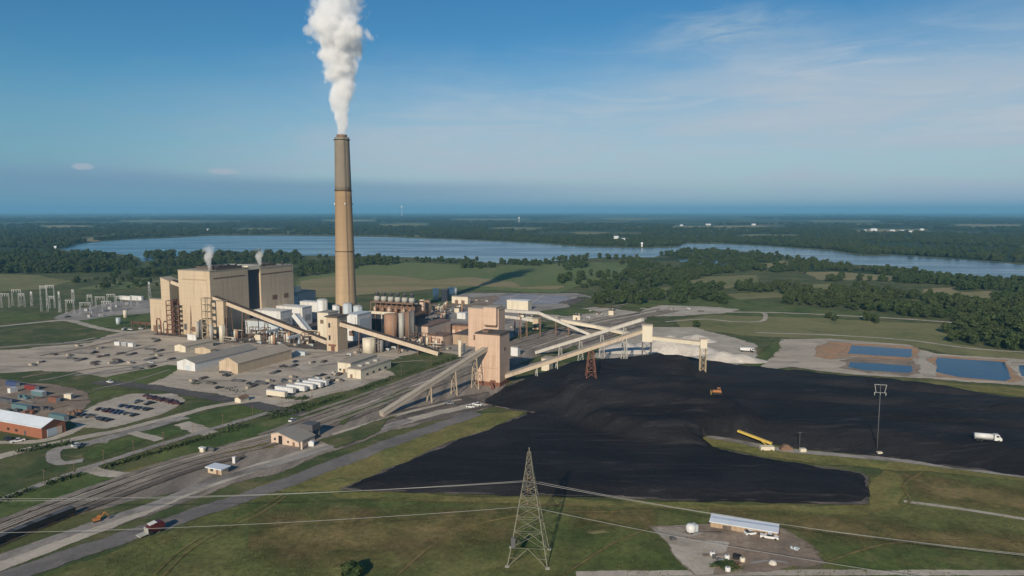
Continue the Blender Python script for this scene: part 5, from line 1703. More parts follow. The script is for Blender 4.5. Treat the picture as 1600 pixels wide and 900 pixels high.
FARL = [(-80, 386), (96, 388), (128, 379), (160, 375), (210, 371.5), (330, 366.5), (430, 366), (525, 367), (620, 369), (700, 372), (780, 375.5), (850, 379), (900, 383.5), (1010, 386), (1060, 384), (1070, 378.5), (1130, 379.5), (1200, 383), (1300, 390), (1350, 398), (1400, 397), (1500, 403), (1560, 408), (1680, 416), (1680, 350), (-80, 350)]
HOLES = [(590, 672, 347.5, 353.5), (360, 440, 355.5, 359.5), (1330, 1450, 357, 362), (1050, 1230, 351.5, 356), (958, 985, 370, 376), (128, 160, 370, 378)]
CLEAR = [[(1060, 447), (1100, 432), (1180, 430), (1190, 440), (1120, 453)], [(1180, 413), (1230, 407), (1245, 413), (1190, 420)], [(1436, 452), (1492, 449), (1502, 462), (1446, 464)], [(1250, 448), (1290, 442), (1335, 452), (1270, 459)],
         [(1130, 460), (1210, 456), (1230, 464), (1150, 468)], [(985, 455), (1050, 448), (1060, 460), (1000, 466)], [(1380, 470), (1440, 468), (1450, 480), (1395, 482)], [(1255, 424), (1300, 423), (1405, 431), (1392, 439), (1280, 438)], [(1490, 457), (1540, 453), (1592, 457), (1570, 469), (1500, 473)]]


def in_poly(x, y, pl):
    c = False
    j = len(pl) - 1
    for i in range(len(pl)):
        if (pl[i][1] > y) != (pl[j][1] > y) and x < (pl[j][0] - pl[i][0]) * (y - pl[i][1]) / (pl[j][1] - pl[i][1]) + pl[i][0]:
            c = not c
        j = i
    return c


# clearings stay open, and the woods thin out unevenly
open_ = lambda x, y, R: not any(in_poly(x, y, c_) for c_ in CLEAR) and (y > 490 or mnoise.noise((g(x, y).x * 0.009, g(x, y).y * 0.006, 11.0)) > -0.30)
near, mass = [], []
seed = 1
for poly, n, a, b_, lab, grp in WOODS:
    seed += 1
    for q, h_, x, y in scatter(poly, n, a * 0.85, b_ * 1.12, seed, open_):
        (near if lab and -5 < x < 1615 else mass).append((q, h_, lab, grp))
near.sort(key=lambda e: -e[1] / e[0].y)
mass += near[290:]
near = near[:290]
HOLES = [(a, b_, c, d + 2.2) for a, b_, c, d in HOLES + FIELDS]
hole = lambda x, y, R: not any(x0 < x < x1 and y0 < y < y1 for x0, x1, y0, y1 in HOLES)
gap = lambda x, y, R: hole(x, y, R) and mnoise.noise((g(x, y).x * 0.0012, g(x, y).y * 0.0006, 4.0)) > -0.22
for q, h_, x, y in scatter(FARL, 5200, 9, 14, 77, gap):
    mass.append((q, h_ * (1.0 + 0.35 * max(0, (q.y - 2500) / 1500)), '', ''))
# the water's edge of the far shore
for a, b_ in zip(FARL[:22], FARL[1:23]):
    for k in range(int(abs(b_[0] - a[0]) / 3.2)):
        f_ = rnd.random()
        q = g(a[0] + (b_[0] - a[0]) * f_, a[1] + (b_[1] - a[1]) * f_ - rnd.random() * 1.2)
        mass.append((q, rnd.uniform(8, 14), '', ''))
gap2 = lambda x, y, R: hole(x, y, R) and mnoise.noise((g(x, y).x * 0.0003, g(x, y).y * 0.00012, 9.0)) > -0.1
for q, h_, x, y in scatter([(-80, 352), (1680, 352), (1680, 334.5), (-80, 334.5)], 3600, 9, 13, 78, gap2):
    mass.append((q, min(90, h_ * (1.6 + 0.0005 * (q.y - 5000))) * 0.8, '', ''))

for i, (q, h_, lab, grp) in enumerate(near):
    k = i % 4
    if len(tree_protos) <= k:
        r = thing('broadleaf_tree', lab, 'tree', q, rnd.uniform(0, 6.28), grp)
        tm, cm = tree_proto(k)
        tr_o = tm.build('trunk', M['bark'], r)
        cr_o = cm.build('crown', M['leaf'], r)
        tree_protos.append((r, [tr_o, cr_o]))
    else:
        r = dup(tree_protos[k][0], q, rnd.uniform(0, 6.28), lab, tree_protos[k][1], group=grp)
    r.scale = (h_ * rnd.uniform(0.95, 1.4), h_ * rnd.uniform(0.95, 1.4), h_)
    r['group'] = grp

# bush on the pale lane; another added in place of a cast shadow
for px, py, h_, lab in ((1087, 511, 6.0, 'lone dark bush on the pale lane behind the limestone heap'), (548, 905, 5.0, 'leafy bush added in place of a shadow at the near edge of the rough grass')):
    r = dup(tree_protos[1][0], g(px, py), 1.0, lab, tree_protos[1][1])
    r.scale = (h_ * 1.5, h_ * 1.5, h_)
    if 'group' in r:
        del r['group']

# everything farther: one wood
me = bpy.data.meshes.new('woods')
me.from_pydata([tuple(q) for q, *_ in mass], [], [])
n = len(mass)
hs = np.array([e[1] for e in mass], dtype=np.float32)
R = np.random.RandomState(5)
at1 = me.attributes.new('size', 'FLOAT_VECTOR', 'POINT')
fat = 1.0 + np.clip((np.array([e[0].y for e in mass]) - 1500) / 2500, 0, 1.6)
sz = np.stack([hs * fat * (0.9 + 0.4 * R.rand(n)), hs * fat * (0.9 + 0.4 * R.rand(n)), np.minimum(hs, 16) * (0.85 + 0.3 * R.rand(n))], 1).astype(np.float32)
at1.data.foreach_set('vector', sz.ravel())
at2 = me.attributes.new('turn', 'FLOAT_VECTOR', 'POINT')
tn = np.zeros((n, 3), dtype=np.float32)
tn[:, 2] = R.rand(n) * 6.28
at2.data.foreach_set('vector', tn.ravel())
at3 = me.attributes.new('pick', 'INT', 'POINT')
at3.data.foreach_set('value', R.randint(0, 4, n).astype(np.int32))
woods = bpy.data.objects.new('woods', me)
COL.objects.link(woods)
props(woods, 'dark woods on both shores of the lake and out to the horizon', 'woods', kind='stuff')
ng = bpy.data.node_groups.new('woods', 'GeometryNodeTree')
ng.interface.new_socket('Geometry', in_out='INPUT', socket_type='NodeSocketGeometry')
ng.interface.new_socket('Geometry', in_out='OUTPUT', socket_type='NodeSocketGeometry')
G = NT(ng)
gi, go = G.n('NodeGroupInput'), G.n('NodeGroupOutput')
jn = G.n('GeometryNodeJoinGeometry')
for r_, kids in tree_protos:
    oi = G.n('GeometryNodeObjectInfo', transform_space='ORIGINAL')
    oi.inputs['Object'].default_value = kids[1]
    gt = G.n('GeometryNodeGeometryToInstance')
    G.link(oi.outputs['Geometry'], gt.inputs[0])
    G.link(gt.outputs[0], jn.inputs[0])


def named(nm, typ):
    nd = G.n('GeometryNodeInputNamedAttribute', data_type=typ)
    nd.inputs['Name'].default_value = nm
    return nd.outputs[0]


ip = G.n('GeometryNodeInstanceOnPoints')
G.link(gi.outputs[0], ip.inputs['Points'])
G.link(jn.outputs[0], ip.inputs['Instance'])
ip.inputs['Pick Instance'].default_value = True
G.link(named('pick', 'INT'), ip.inputs['Instance Index'])
G.link(named('turn', 'FLOAT_VECTOR'), ip.inputs['Rotation'])
G.link(named('size', 'FLOAT_VECTOR'), ip.inputs['Scale'])
G.link(ip.outputs[0], go.inputs[0])
md = woods.modifiers.new('woods', 'NODES')
md.node_group = ng

# scrub growing along the embankment and beside the tracks
v, f = [], []
R = np.random.RandomState(11)
for pxl, wid, n, hh in (([(-40, 800), (60, 762), (150, 735), (250, 706), (340, 680), (420, 656), (480, 640)], 2.2, 2300, 1.0), ([(480, 638), (560, 610), (640, 583), (715, 558)], 2.4, 1500, 0.9), ([(360, 672), (430, 648), (500, 625)], 5, 600, 1.1),
                        ([(445, 622), (470, 624), (480, 621)], 2.5, 220, 1.3), ([(-20, 716), (60, 702), (110, 694)], 2.5, 500, 1.5), ([(300, 600), (330, 602), (375, 614)], 2.0, 200, 1.6)):
    ln = smooth_line([g(x, y) for x, y in pxl], 10)
    for _ in range(n):
        i = R.randint(len(ln) - 1)
        q = ln[i].lerp(ln[i + 1], R.rand())
        if mnoise.noise((q.x * 0.06, q.y * 0.06, 2.0)) < -0.12:
            continue
        c0 = np.array([q.x + R.randn() * wid * 0.5, q.y + R.randn() * wid * 0.5, abs(R.randn()) * hh * 0.5 + 0.1])
        nr = R.randn(3) + np.array([0, 0, 0.8])
        nr /= np.linalg.norm(nr)
        t1 = np.cross(nr, R.randn(3))
        t1 /= np.linalg.norm(t1)
        t2 = np.cross(nr, t1)
        s = 0.22 + 0.34 * R.rand()
        o = len(v)
        for a, b_ in ((-1, -.6), (.3, -1), (1, .5), (-.4, 1)):
            v.append(tuple(c0 + t1 * a * s + t2 * b_ * s))
        f.append((o, o + 1, o + 2, o + 3))
o = MB().add(v, f).build('scrub', M['leaf'])
props(o, 'low green scrub along the embankment between yard and railway', 'scrub', kind='stuff')

v, f = [], []
for _ in range(9000):
    x, y = R.uniform(-20, 1620), 0
    y = R.uniform(770, 905)
    if in_poly(x, y, [(-20, 905), (60, 905), (240, 838), (420, 774), (530, 771), (850, 784), (1358, 795), (1420, 742), (1620, 758), (1620, 905)]) and not in_poly(x, y, [(1010, 815), (1240, 820), (1290, 890), (1050, 905)]):
        q = g(x, y)
        if mnoise.noise((q.x * 0.05, q.y * 0.05, 5.0)) < 0.02:
            continue
        s = R.uniform(0.10, 0.26)
        a = R.rand() * 3.14
        dx, dy = math.cos(a) * s, math.sin(a) * s
        o = len(v)
        v += [(q.x - dx, q.y - dy, 0.3), (q.x + dx, q.y + dy, 0.3), (q.x + dx * .5 - dy * .4, q.y + dy * .5 + dx * .4, 0.3 + s * 1.2), (q.x - dx * .6, q.y - dy * .6, 0.3 + s)]
        f.append((o, o + 1, o + 2, o + 3))
M['tuft'] = ground_mat('grass_tufts', (0.070, 0.088, 0.028), (0.115, 0.112, 0.042), 0.03, None, 0.1, 0.5, 0.5, 0.7, edges=False)
o = MB().add(v, f).build('grass_tufts', M['tuft'])
props(o, 'tufts of taller grass and weeds in the rough grass', 'grass', kind='stuff')

# ================================================================== VEHICLES
def wheel_mb(r_, w_):
    mb = MB()
    n = 14
    for x0 in (0,):
        prof = [(r_ * 0.55, -w_ / 2), (r_, -w_ / 2 + 0.02), (r_, w_ / 2 - 0.02), (r_ * 0.55, w_ / 2)]
        v, f = [], []
        for rr, yy in prof:
            for i in range(n):
                a = 2 * math.pi * i / n
                v.append((rr * math.cos(a), yy, rr * math.sin(a)))
        for k in range(3):
            for i in range(n):
                j = (i + 1) % n
                f.append((k * n + i, (k + 1) * n + i, (k + 1) * n + j, k * n + j))
        f.append(tuple(range(n)))
        f.append(tuple(range(4 * n - 1, 3 * n - 1, -1)))
        mb.add(v, f)
    return mb


def wheels(root, spots, r_=0.33, w_=0.22):
    for x, y in spots:
        wheel_mb(r_, w_).build('wheel', M['black'], root, (x, y, r_))


def make_car(label, paint, loc, rot, group, form='car', cat='car'):
    r = thing('parked_car' if form == 'car' else 'pickup_truck', label, cat, loc, rot, group)
    if form == 'car':
        body = [(-2.2, 0.35), (2.2, 0.35), (2.25, 0.7), (2.0, 0.86), (1.0, 0.95), (-1.9, 0.98), (-2.22, 0.85)]
        cab = [(0.95, 0.95), (0.35, 1.45), (-1.1, 1.48), (-1.85, 0.98)]
    else:
        body = [(-2.7, 0.5), (2.6, 0.5), (2.65, 0.95), (2.4, 1.1), (1.3, 1.15), (-2.7, 1.15)]
        cab = [(1.35, 1.14), (0.8, 1.8), (-0.6, 1.82), (-0.8, 1.14)]
    MB().prism(body, -0.88, 0.88).build('body', M[paint], r)
    MB().prism([(x * 0.98, z - 0.01) for x, z in cab], -0.80, 0.80).build('window_glass', M['glass'], r)
    xs = [x for x, _ in cab]
    zt = max(z for _, z in cab)
    MB().box(cab[2][0] + .05, cab[1][0] - .05, -0.72, 0.72, zt - 0.03, zt + 0.04).build('roof', M[paint], r)
    wx = 1.4 if form == 'car' else 1.75
    wheels(r, [(sx * wx, sy * 0.82) for sx in (-1, 1) for sy in (-1, 1)], 0.33 if form == 'car' else 0.42)
    return r


CAR = {}


def car(px, py, rot, paint, label, group, form='car', loc=None, cat='car'):
    q = loc or g(px, py)
    key = (paint, form)
    if key not in CAR:
        r = make_car(label, paint, q, rot, group, form, cat)
        CAR[key] = (r, children(r))
        return r
    return dup(CAR[key][0], q, rot, label, CAR[key][1], group=group)


M['car_dark'] = paint_mat('dark_car_paint', (0.035, 0.037, 0.042), 0.05, 0.5, 0.3)
M['car_grey'] = paint_mat('grey_car_paint', (0.20, 0.205, 0.21), 0.05, 0.5, 0.3)
M['car_white'] = paint_mat('white_car_paint', (0.70, 0.70, 0.69), 0.04, 0.5, 0.3)
M['car_maroon'] = paint_mat('maroon_car_paint', (0.075, 0.018, 0.022), 0.05, 0.5, 0.3)
M['car_blue'] = paint_mat('blue_car_paint', (0.035, 0.055, 0.13), 0.05, 0.5, 0.3)
GP = 'cars in the gravel car park by the brick hall'
names = {'car_dark': 'black', 'car_grey': 'grey', 'car_white': 'white', 'car_maroon': 'maroon', 'car_blue': 'dark blue'}
rowsd = [((156, 641), (210, 650), 9, 'in the second parking row beyond the brick hall', 'second'), ((186, 635), (232, 641), 9, 'in the middle parking row of the gravel car park', 'middle'),
         ((215, 629.5), (252, 634.5), 7, 'in the far parking row of the gravel car park', 'far'), ((124, 649), (170, 658), 7, 'in the parking row nearest the brick hall', 'brick hall')]
for (a, b_, n, where, tag_) in rowsd:
    for k in range(n):
        if rnd.random() < 0.34:
            continue
        f_ = k / (n - 1)
        pt = rnd.choice(('car_dark', 'car_dark', 'car_grey', 'car_blue', 'car_dark', 'car_maroon', 'car_grey'))
        car(a[0] + (b_[0] - a[0]) * f_, a[1] + (b_[1] - a[1]) * f_, math.pi / 2 - GA + rnd.uniform(-.06, .06), pt, names[pt] + ' car ' + where, 'cars of the %s parking row' % tag_, 'car' if rnd.random() < .65 else 'pickup')
for k in range(8):
    x, y = 230 + 6.6 * k, 620 + 1.3 * k + (3 if k % 2 else 0)
    car(x, y, -GA + rnd.uniform(-.3, .3), 'car_maroon', 'maroon vehicle in the tight cluster at the car park corner', 'maroon vehicles at the car park corner', 'pickup' if k % 2 else 'car')
for px, py, pt, lab, fm in ((353, 588, 'car_dark', 'dark pickup parked before the orange tan gable end', 'pickup'), (358, 585.5, 'car_grey', 'grey car parked before the orange tan gable end', 'car'), (342, 607, 'car_dark', 'dark car on the grass edge below the long sheds', 'car'),
                           (425, 606, 'car_dark', 'dark pickup behind the cream trailer', 'pickup'), (443, 596, 'car_grey', 'grey pickup on the yard beyond the trailers', 'pickup'), (505, 587, 'car_dark', 'dark car beside the row of white trailers', 'car'),
                           (528, 594, 'car_dark', 'black car between trailers and flat office block', 'car'), (518, 597, 'car_dark', 'black pickup between trailers and flat office block', 'pickup'), (390, 601, 'car_dark', 'black car alone on the gravel before the long tan roofed shed', 'car'),
                           (404, 598, 'car_grey', 'grey car alone on the gravel before the long tan roofed shed', 'car'), (443, 574, 'car_dark', 'black pickup by the corner of the tan roofed shed', 'pickup'), (462, 566, 'car_blue', 'blue car on the yard by the transfer house', 'car'),
                           (195, 515, 'car_white', 'white pickup on the road below the pale blue tank', 'pickup'), (204, 515.5, 'car_white', 'white car on the road below the pale blue tank', 'car'), (220, 515, 'car_white', 'white pickup close to the rusty pipe rack', 'pickup'),
                           (106, 496, 'car_dark', 'black pickup at the switchyard gravel edge', 'pickup'), (148, 552, 'car_dark', 'black pickup alone on the wide gravel yard', 'pickup'), (236, 567, 'car_white', 'white car on the wide gravel yard', 'car'),
                           (125, 699, 'car_grey', 'grey pickup on the road below the brick hall', 'pickup'), (121, 697, 'car_white', 'white car at the bend below the brick hall', 'car'), (28, 691, 'car_white', 'white pickup beside the brick wall', 'pickup'), (12, 688, 'car_dark', 'dark pickup beside the brick wall', 'pickup'),
                           (457, 658, 'car_white', 'white car on the gravel beyond the dumper house roof', 'car'), (702, 632, 'car_grey', 'grey pickup on the coal stained ground', 'pickup'), (746, 634, 'car_white', 'white pickup on the haul road by the tall tan tower', 'pickup'), (735, 637, 'car_white', 'white car on the haul road by the tall tan tower', 'car'),
                           (172, 598, 'car_white', 'white car on the dark road past the car park', 'car'), (699, 495, 'car_blue', 'blue pickup on the grass by the tiny white office', 'pickup')):
    car(px, py, -GA + rnd.uniform(-.4, .4) + rnd.choice((0, math.pi / 2)), pt, lab, None, fm)

# semi trailers
def trailer(label, loc, rot, body, group, cat='trailer', L=12.5):
    r = thing('semi_trailer', label, cat, loc, rot, group)
    MB().box(-L / 2, L / 2, -1.25, 1.25, 1.1, 3.75).build('box', M[body], r)
    MB().box(-L / 2 + 0.03, L / 2 - 0.03, -1.22, 1.22, 3.75, 3.82).build('roof', M['white'], r)
    MB().box(-L / 2 + .2, L / 2 - .2, -0.5, 0.5, 0.75, 1.1).build('chassis', M['grey_dark'], r)
    for x in (-L / 2 + 1.2, -L / 2 + 2.5):
        for y in (-1.0, 1.0):
            wheel_mb(0.5, 0.4).build('wheel', M['black'], r, (x, y, 0.5))
    MB().box(L / 2 - 2.9, L / 2 - 2.7, -0.8, 0.8, 0, 0.8).build('landing_leg', M['grey_dark'], r)
    return r


def trailer_dup(src, label, q, rot, body, group):
    kids = children(src)
    return dup(src, q, rot, label, kids, group=group)


VD = -GA            # long side across
TG = 'white trailers parked in a row'
t0 = trailer('cream trailer nearest the embankment, alone before the white trailers', g(433, 621), VD, 'cream', None)
tw = trailer('white trailer next to the cream trailer, first of the row', g(446, 615), VD, 'white', TG)
for px, py, lab in ((464, 612, 'white trailer second from the cream one in the row'), (477, 609, 'white trailer third from the cream one, middle of the row'), (489, 606, 'white trailer fourth from the cream one in the row'), (498, 603, 'white trailer at the office block end of the row')):
    dup(tw, g(px, py), VD, lab, children(tw), group=TG)
# containers and cabins on the dirt lot
def container(label, px, py, rot, mat, L=6.0, roof=None, cat='container', legs=False):
    r = thing('shipping_container', label, cat, g(px, py), rot)
    MB().box(-L / 2, L / 2, -1.22, 1.22, 0.05, 2.6).build('body', M[mat], r)
    MB().box(-L / 2 - .05, L / 2 + .05, -1.27, 1.27, 2.6, 2.7).build('roof', M[roof or mat], r)
    MB().box(L / 2 + 0.0, L / 2 + 0.06, -1.1, 1.1, 0.2, 2.5).build('door', M['grey' if mat != 'grey' else 'white'], r)
    return r


container('blue container at the edge of the dirt lot', 20, 603, VD, 'blue', 9)
container('white container standing before the blue one', 20, 613, VD + 1.57, 'white', 4, 'pale_blue')
container('red container with a white end on the dirt lot', 50, 609, VD, 'red', 9)
container('blue green container with white roof edge on the dirt lot', 61, 618, VD, 'teal', 9, 'pale_blue')
container('small white tank container before the dirt lot grass', 108, 623, VD + 0.3, 'cream', 4)
container('dark container among scrap on the dirt lot', 8, 630, VD, 'grey_dark', 8)
container('dark teal low container behind the brick hall', 34, 640, VD, 'teal', 12)
container('rusty container on the dirt lot by the small white one', 85, 628, VD, 'rust', 6)
container('dark green trailer box behind the brick hall end', 92, 656, VD, 'teal', 11)
container('grey container on the yard beside the tan transfer house', 470, 555, VD, 'pale_blue', 9)
container('white container on the gravel by the flat office block', 556, 583, VD, 'white', 5)
for k, (px, py) in enumerate(((14, 644), (52, 645), (70, 640), (118, 646), (40, 622))):
    R_ = random.Random(k)
    mb = MB()
    for j in range(9):
        x, y = R_.uniform(-4, 4), R_.uniform(-2, 2)
        s = R_.uniform(0.4, 1.3)
        mb.box(x - s, x + s, y - s * .6, y + s * .6, -0.1, R_.uniform(0.5, 1.8))
    o = mb.build('scrap_heap', M[('grey_dark', 'rust', 'grey_dark', 'brown', 'teal')[k]], loc=g(px, py))
    o.rotation_euler = (0, 0, VD)
    props(o, ('dark scrap heap behind the brick hall wall end', 'rusty scrap heap behind the middle of the brick hall', 'dark scrap heap on the dirt lot centre', 'brown scrap heap by the nearest car row', 'blue green scrap heap by the dark container')[k], 'scrap heap')
# train wagons on the siding
sid = shift(main, -6.0)
for k in range(6):
    i = 6 + 3 * k
    q = sid[i]
    dr = (sid[i + 1] - sid[i - 1]).normalized()
    ro = math.atan2(dr.y, dr.x)
    if k == 0:
        wg = thing('hopper_wagon', 'black open hopper wagon in the line on the siding', 'wagon', q + Vector((0, 0, 0.5)), ro, 'hopper wagons on the siding')
        MB().prism([(-4.6, 1.2), (-3.4, 0.8), (3.4, 0.8), (4.6, 1.2), (4.6, 2.5), (-4.6, 2.5)], -1.4, 1.4).build('body', M['black'], wg)
        MB().box(-4.3, 4.3, -1.2, 1.2, 2.5, 2.56).build('coal_load', M['grey_dark'], wg)
        for x in (-3.4, 3.4):
            MB().box(x - 1.0, x + 1.0, -0.9, 0.9, 0.0, 0.8).build('bogie', M['rust'], wg)
    else:
        dup(wg, q + Vector((0, 0, 0.5)), ro, None, children(wg), group='hopper wagons on the siding')

# ---- big machines
# red road tractor on the haul road
q = g(238, 833)
dr = (g(258, 824) - g(218, 838)).normalized()
rt = math.atan2(dr.y, dr.x)
r = thing('heavy_truck', 'dark red and white heavy truck with a pale front ramp on the haul road', 'truck', q, rt)
MB().prism([(-1.2, 0.9), (3.4, 0.9), (3.4, 2.6), (2.9, 3.3), (0.4, 3.3), (-1.2, 2.2)], -1.25, 1.25).build('body', M['red_dark'], r)
MB().prism([(-1.7, 1.2), (0.3, 1.2), (0.3, 3.0), (-0.9, 3.0), (-1.7, 2.1)], -1.1, 1.1).build('cab', M['red_dark'], r)
MB().prism([(-1.0, 3.01), (1.2, 3.31), (1.2, 3.5), (-1.0, 3.2)], -1.0, 1.0).build('hood_panel', M['white'], r)
MB().box(-0.6, 0.25, -1.16, 1.16, 2.1, 2.8).build('window_glass', M['glass'], r)
MB().prism([(-4.4, 0.45), (-1.7, 0.7), (-1.7, 0.95), (-4.4, 0.7)], -1.3, 1.3).build('ramp', M['steel'], r)
MB().box(-1.85, -1.7, -1.4, 1.4, 0.6, 2.4).build('front_guard', M['steel'], r)
wheels(r, [(-0.9, -1.2), (-0.9, 1.2), (2.4, -1.2), (2.4, 1.2)], 0.75, 0.5)
# excavator near the tracks
def excavator(label, px, py, rot, mat, sc=1.0):
    r = thing('excavator', label, 'excavator', g(px, py), rot)
    r.scale = (sc, sc, sc)
    for y in (-1.2, 1.2):
        MB().prism([(-2.0, 0.3), (-1.6, 0), (1.6, 0), (2.0, 0.3), (1.9, 0.9), (-1.9, 0.9)], y - 0.3, y + 0.3).build('crawler_track', M['black'], r)
    MB().box(-2.0, 1.3, -1.3, 1.3, 1.0, 2.0).build('body', M[mat], r)
    c = MB().box(0.2, 1.6, 0.2, 1.25, 2.0, 3.0).build('cab', M[mat], r)
    MB().box(0.5, 1.68, 0.3, 1.32, 2.3, 2.85).build('window_glass', M['glass'], c)
    MB().bar((1.2, -0.3, 1.8), (3.6, -0.3, 4.4), 0.45).build('boom', M[mat], r)
    MB().bar((3.6, -0.3, 4.4), (5.4, -0.3, 1.6), 0.35).build('stick', M[mat], r)
    MB().prism([(4.9, 0.5), (5.9, 0.7), (5.6, 1.7), (5.0, 1.5)], -0.9, 0.3).build('bucket', M['grey_dark'], r)
    return r


excavator('small orange excavator on the grass verge beside the tracks', 152, 815, 0.7, 'orange', 0.62)
# bulldozer on the coal
q = on_coal(1120, 616)
r = thing('bulldozer', 'orange bulldozer working on the coal beside the stacker tower', 'bulldozer', q, 2.9)
r.scale = (0.8, 0.8, 0.8)
for y in (-1.5, 1.5):
    MB().prism([(-2.8, 0.4), (-2.3, 0), (2.3, 0), (2.8, 0.4), (2.3, 1.3), (-2.3, 1.3)], y - 0.4, y + 0.4).build('crawler_track', M['black'], r)
MB().prism([(-2.6, 0.9), (2.5, 0.9), (2.5, 2.3), (0.3, 2.5), (-2.6, 2.3)], -1.1, 1.1).build('body', M['orange'], r)
c = MB().box(-2.0, -0.1, -1.0, 1.0, 2.4, 4.0).build('cab', M['orange'], r)
MB().box(-1.8, -0.04, -1.05, 1.05, 2.8, 3.7).build('window_glass', M['glass'], c)
MB().prism([(3.2, 0.2), (3.6, 0.1), (3.4, 1.0), (3.7, 2.0), (3.3, 1.9)], -2.4, 2.4).build('blade', M['yellow'], r)
MB().bar((0.5, -1.95, 0.7), (3.3, -1.95, 0.7), 0.3).build('push_arm', M['orange'], r)
# white tanker on the coal
q = on_coal(1542, 690)
r = thing('water_truck', 'white water truck with a long tank driving on the black coal', 'truck', q, -0.30)
MB().tube([(-4.6, 0, 2.1), (1.9, 0, 2.1)], 1.15, 16).build('tank', M['white'], r)
MB().box(-4.7, 5.0, -0.5, 0.5, 0.7, 1.1).build('chassis', M['grey_dark'], r)
c = MB().prism([(2.3, 0.8), (5.0, 0.8), (5.0, 1.9), (4.3, 2.2), (4.0, 3.2), (2.3, 3.2)], -1.2, 1.2).build('cab', M['white'], r)
MB().box(2.9, 3.9, -1.25, 1.25, 2.2, 2.9).build('window_glass', M['glass'], c)
wheels(r, [(x, y) for x in (-3.6, -2.3, 3.9) for y in (-1.05, 1.05)], 0.55, 0.4)
# dump truck in the limestone yard
q = g(1167, 550)
r = thing('dump_truck', 'white dump truck standing in the limestone yard', 'truck', q, -0.25)
MB().prism([(-4.6, 1.5), (1.6, 1.2), (2.6, 3.4), (-4.8, 3.2)], -1.7, 1.7).build('tipper_body', M['white'], r)
MB().box(-4.2, 4.6, -0.6, 0.6, 0.8, 1.2).build('chassis', M['grey_dark'], r)
c = MB().box(2.7, 4.8, -1.4, 1.4, 1.2, 3.2).build('cab', M['white'], r)
MB().box(3.2, 4.88, -1.45, 1.45, 2.1, 2.9).build('window_glass', M['glass'], c)
wheels(r, [(x, y) for x in (-3.2, 3.4) for y in (-1.4, 1.4)], 0.85, 0.6)
# yellow mobile stacker on the dike
q = g(1197, 704)
r = thing('mobile_stacker', 'yellow mobile stacker with a raised boom on the dike between coal areas', 'stacker', q, 0)
tip = at(1153, 673, q.y + 12) - q
root_ = at(1206, 693, q.y + 2) - q
MB().bar(root_, tip, 1.3, 0.8).build('boom', M['yellow'], r)
MB().box(-2.6, 3.0, -1.3, 1.3, 0.5, 2.0).build('hopper', M['cream'], r)
MB().bar((0.6, 0.6, 1.9), root_ * 0.6 + tip * 0.4, 0.3).build('strut', M['yellow'], r)
wheels(r, [(x, y) for x in (-1.8, 1.8) for y in (-1.1, 1.1)], 0.6, 0.4)
o = MB().box(-2.4, 2.4, -1.1, 1.1, 0.1, 1.6).prism([(-1.6, 1.6), (1.6, 1.6), (0.8, 2.6), (-0.8, 2.6)], -0.9, 0.9).build('screening_machine', M['brown'], loc=g(1228, 704))
props(o, 'brown screening machine parked beside the yellow stacker', 'machine')
o = MB().box(-1.2, 1.2, -0.9, 0.9, 0.1, 1.5).box(-0.9, 0.9, -1.05, -0.9, 0.5, 1.2).build('generator_box', M['cream'], loc=g(1254, 706))
props(o, 'small cream generator box at the end of the machine row on the dike', 'generator')

# ================================================================== SCRAP PAD
r, w, d, h = bldg('pole_shed', 'long open fronted shed with a bright white roof on the scrap pad', 'shed', (1110, 824), 1214, 1222, 815, 'tan_dark', 'roof_white', 'shed', 0.5, d=4.6, over=0.4)
for k in range(6):
    MB().box(w * (0.02 + 0.166 * k), w * (0.02 + 0.166 * k) + 2.6, -0.12, 0.3, 0.0, h * 0.72).build('bay_opening', M['roof_dark' if k in (1, 3, 4, 5) else 'tan_dark'], r)
r = thing('tank_trailer', 'round white tank trailer standing on the scrap pad', 'tank trailer', g(1079, 833), 0.5)
MB().lathe([(1.1, 0.4), (1.5, 0.9), (1.5, 2.4), (0.9, 3.0), (0.1, 3.1)], 20).build('tank', M['white'], r)
MB().box(-1.4, 2.6, -0.5, 0.5, 0.25, 0.5).build('chassis', M['grey_dark'], r)
MB().box(1.0, 2.2, -1.0, 1.0, 0.5, 2.6).build('side_panel', M['pale_blue'], r)
wheels(r, [(-0.6, -1.2), (-0.6, 1.2)], 0.4, 0.25)
car(1202, 842, -0.35, 'car_white', 'white pickup parked at the end of the white roofed shed', None, 'pickup')
car(1204, 833, -0.3, 'car_maroon', 'maroon pickup under the end of the white roofed shed', None, 'pickup')
car(1196, 836, 0.4, 'car_dark', 'black car under the end of the white roofed shed', None, 'car')
car(1174, 835, 0.2, 'car_white', 'white car beside the brown barrel on the scrap pad', None, 'car')
for k, (px, py, mt, lab) in enumerate(((1113, 869, 'white', 'white drum in the scrap cluster on the pad, farthest one'), (1136, 874, 'white', 'white drum in the middle of the scrap cluster'), (1160, 878, 'cream', 'cream drum at the shed side of the scrap cluster'), (1137, 893, 'white', 'large white drum nearest the edge of the scrap cluster'))):
    r = thing('drum', lab, 'drum', g(px, py), k, 'drums in the scrap cluster')
    MB().lathe([(0.75, -0.05), (0.78, 0.5), (0.78, 1.2), (0.6, 1.35)], 14).build('shell', M[mt], r)
    MB().lathe([(0.2, 1.34), (0.2, 1.5)], 8).build('cap', M['grey_dark'], r)
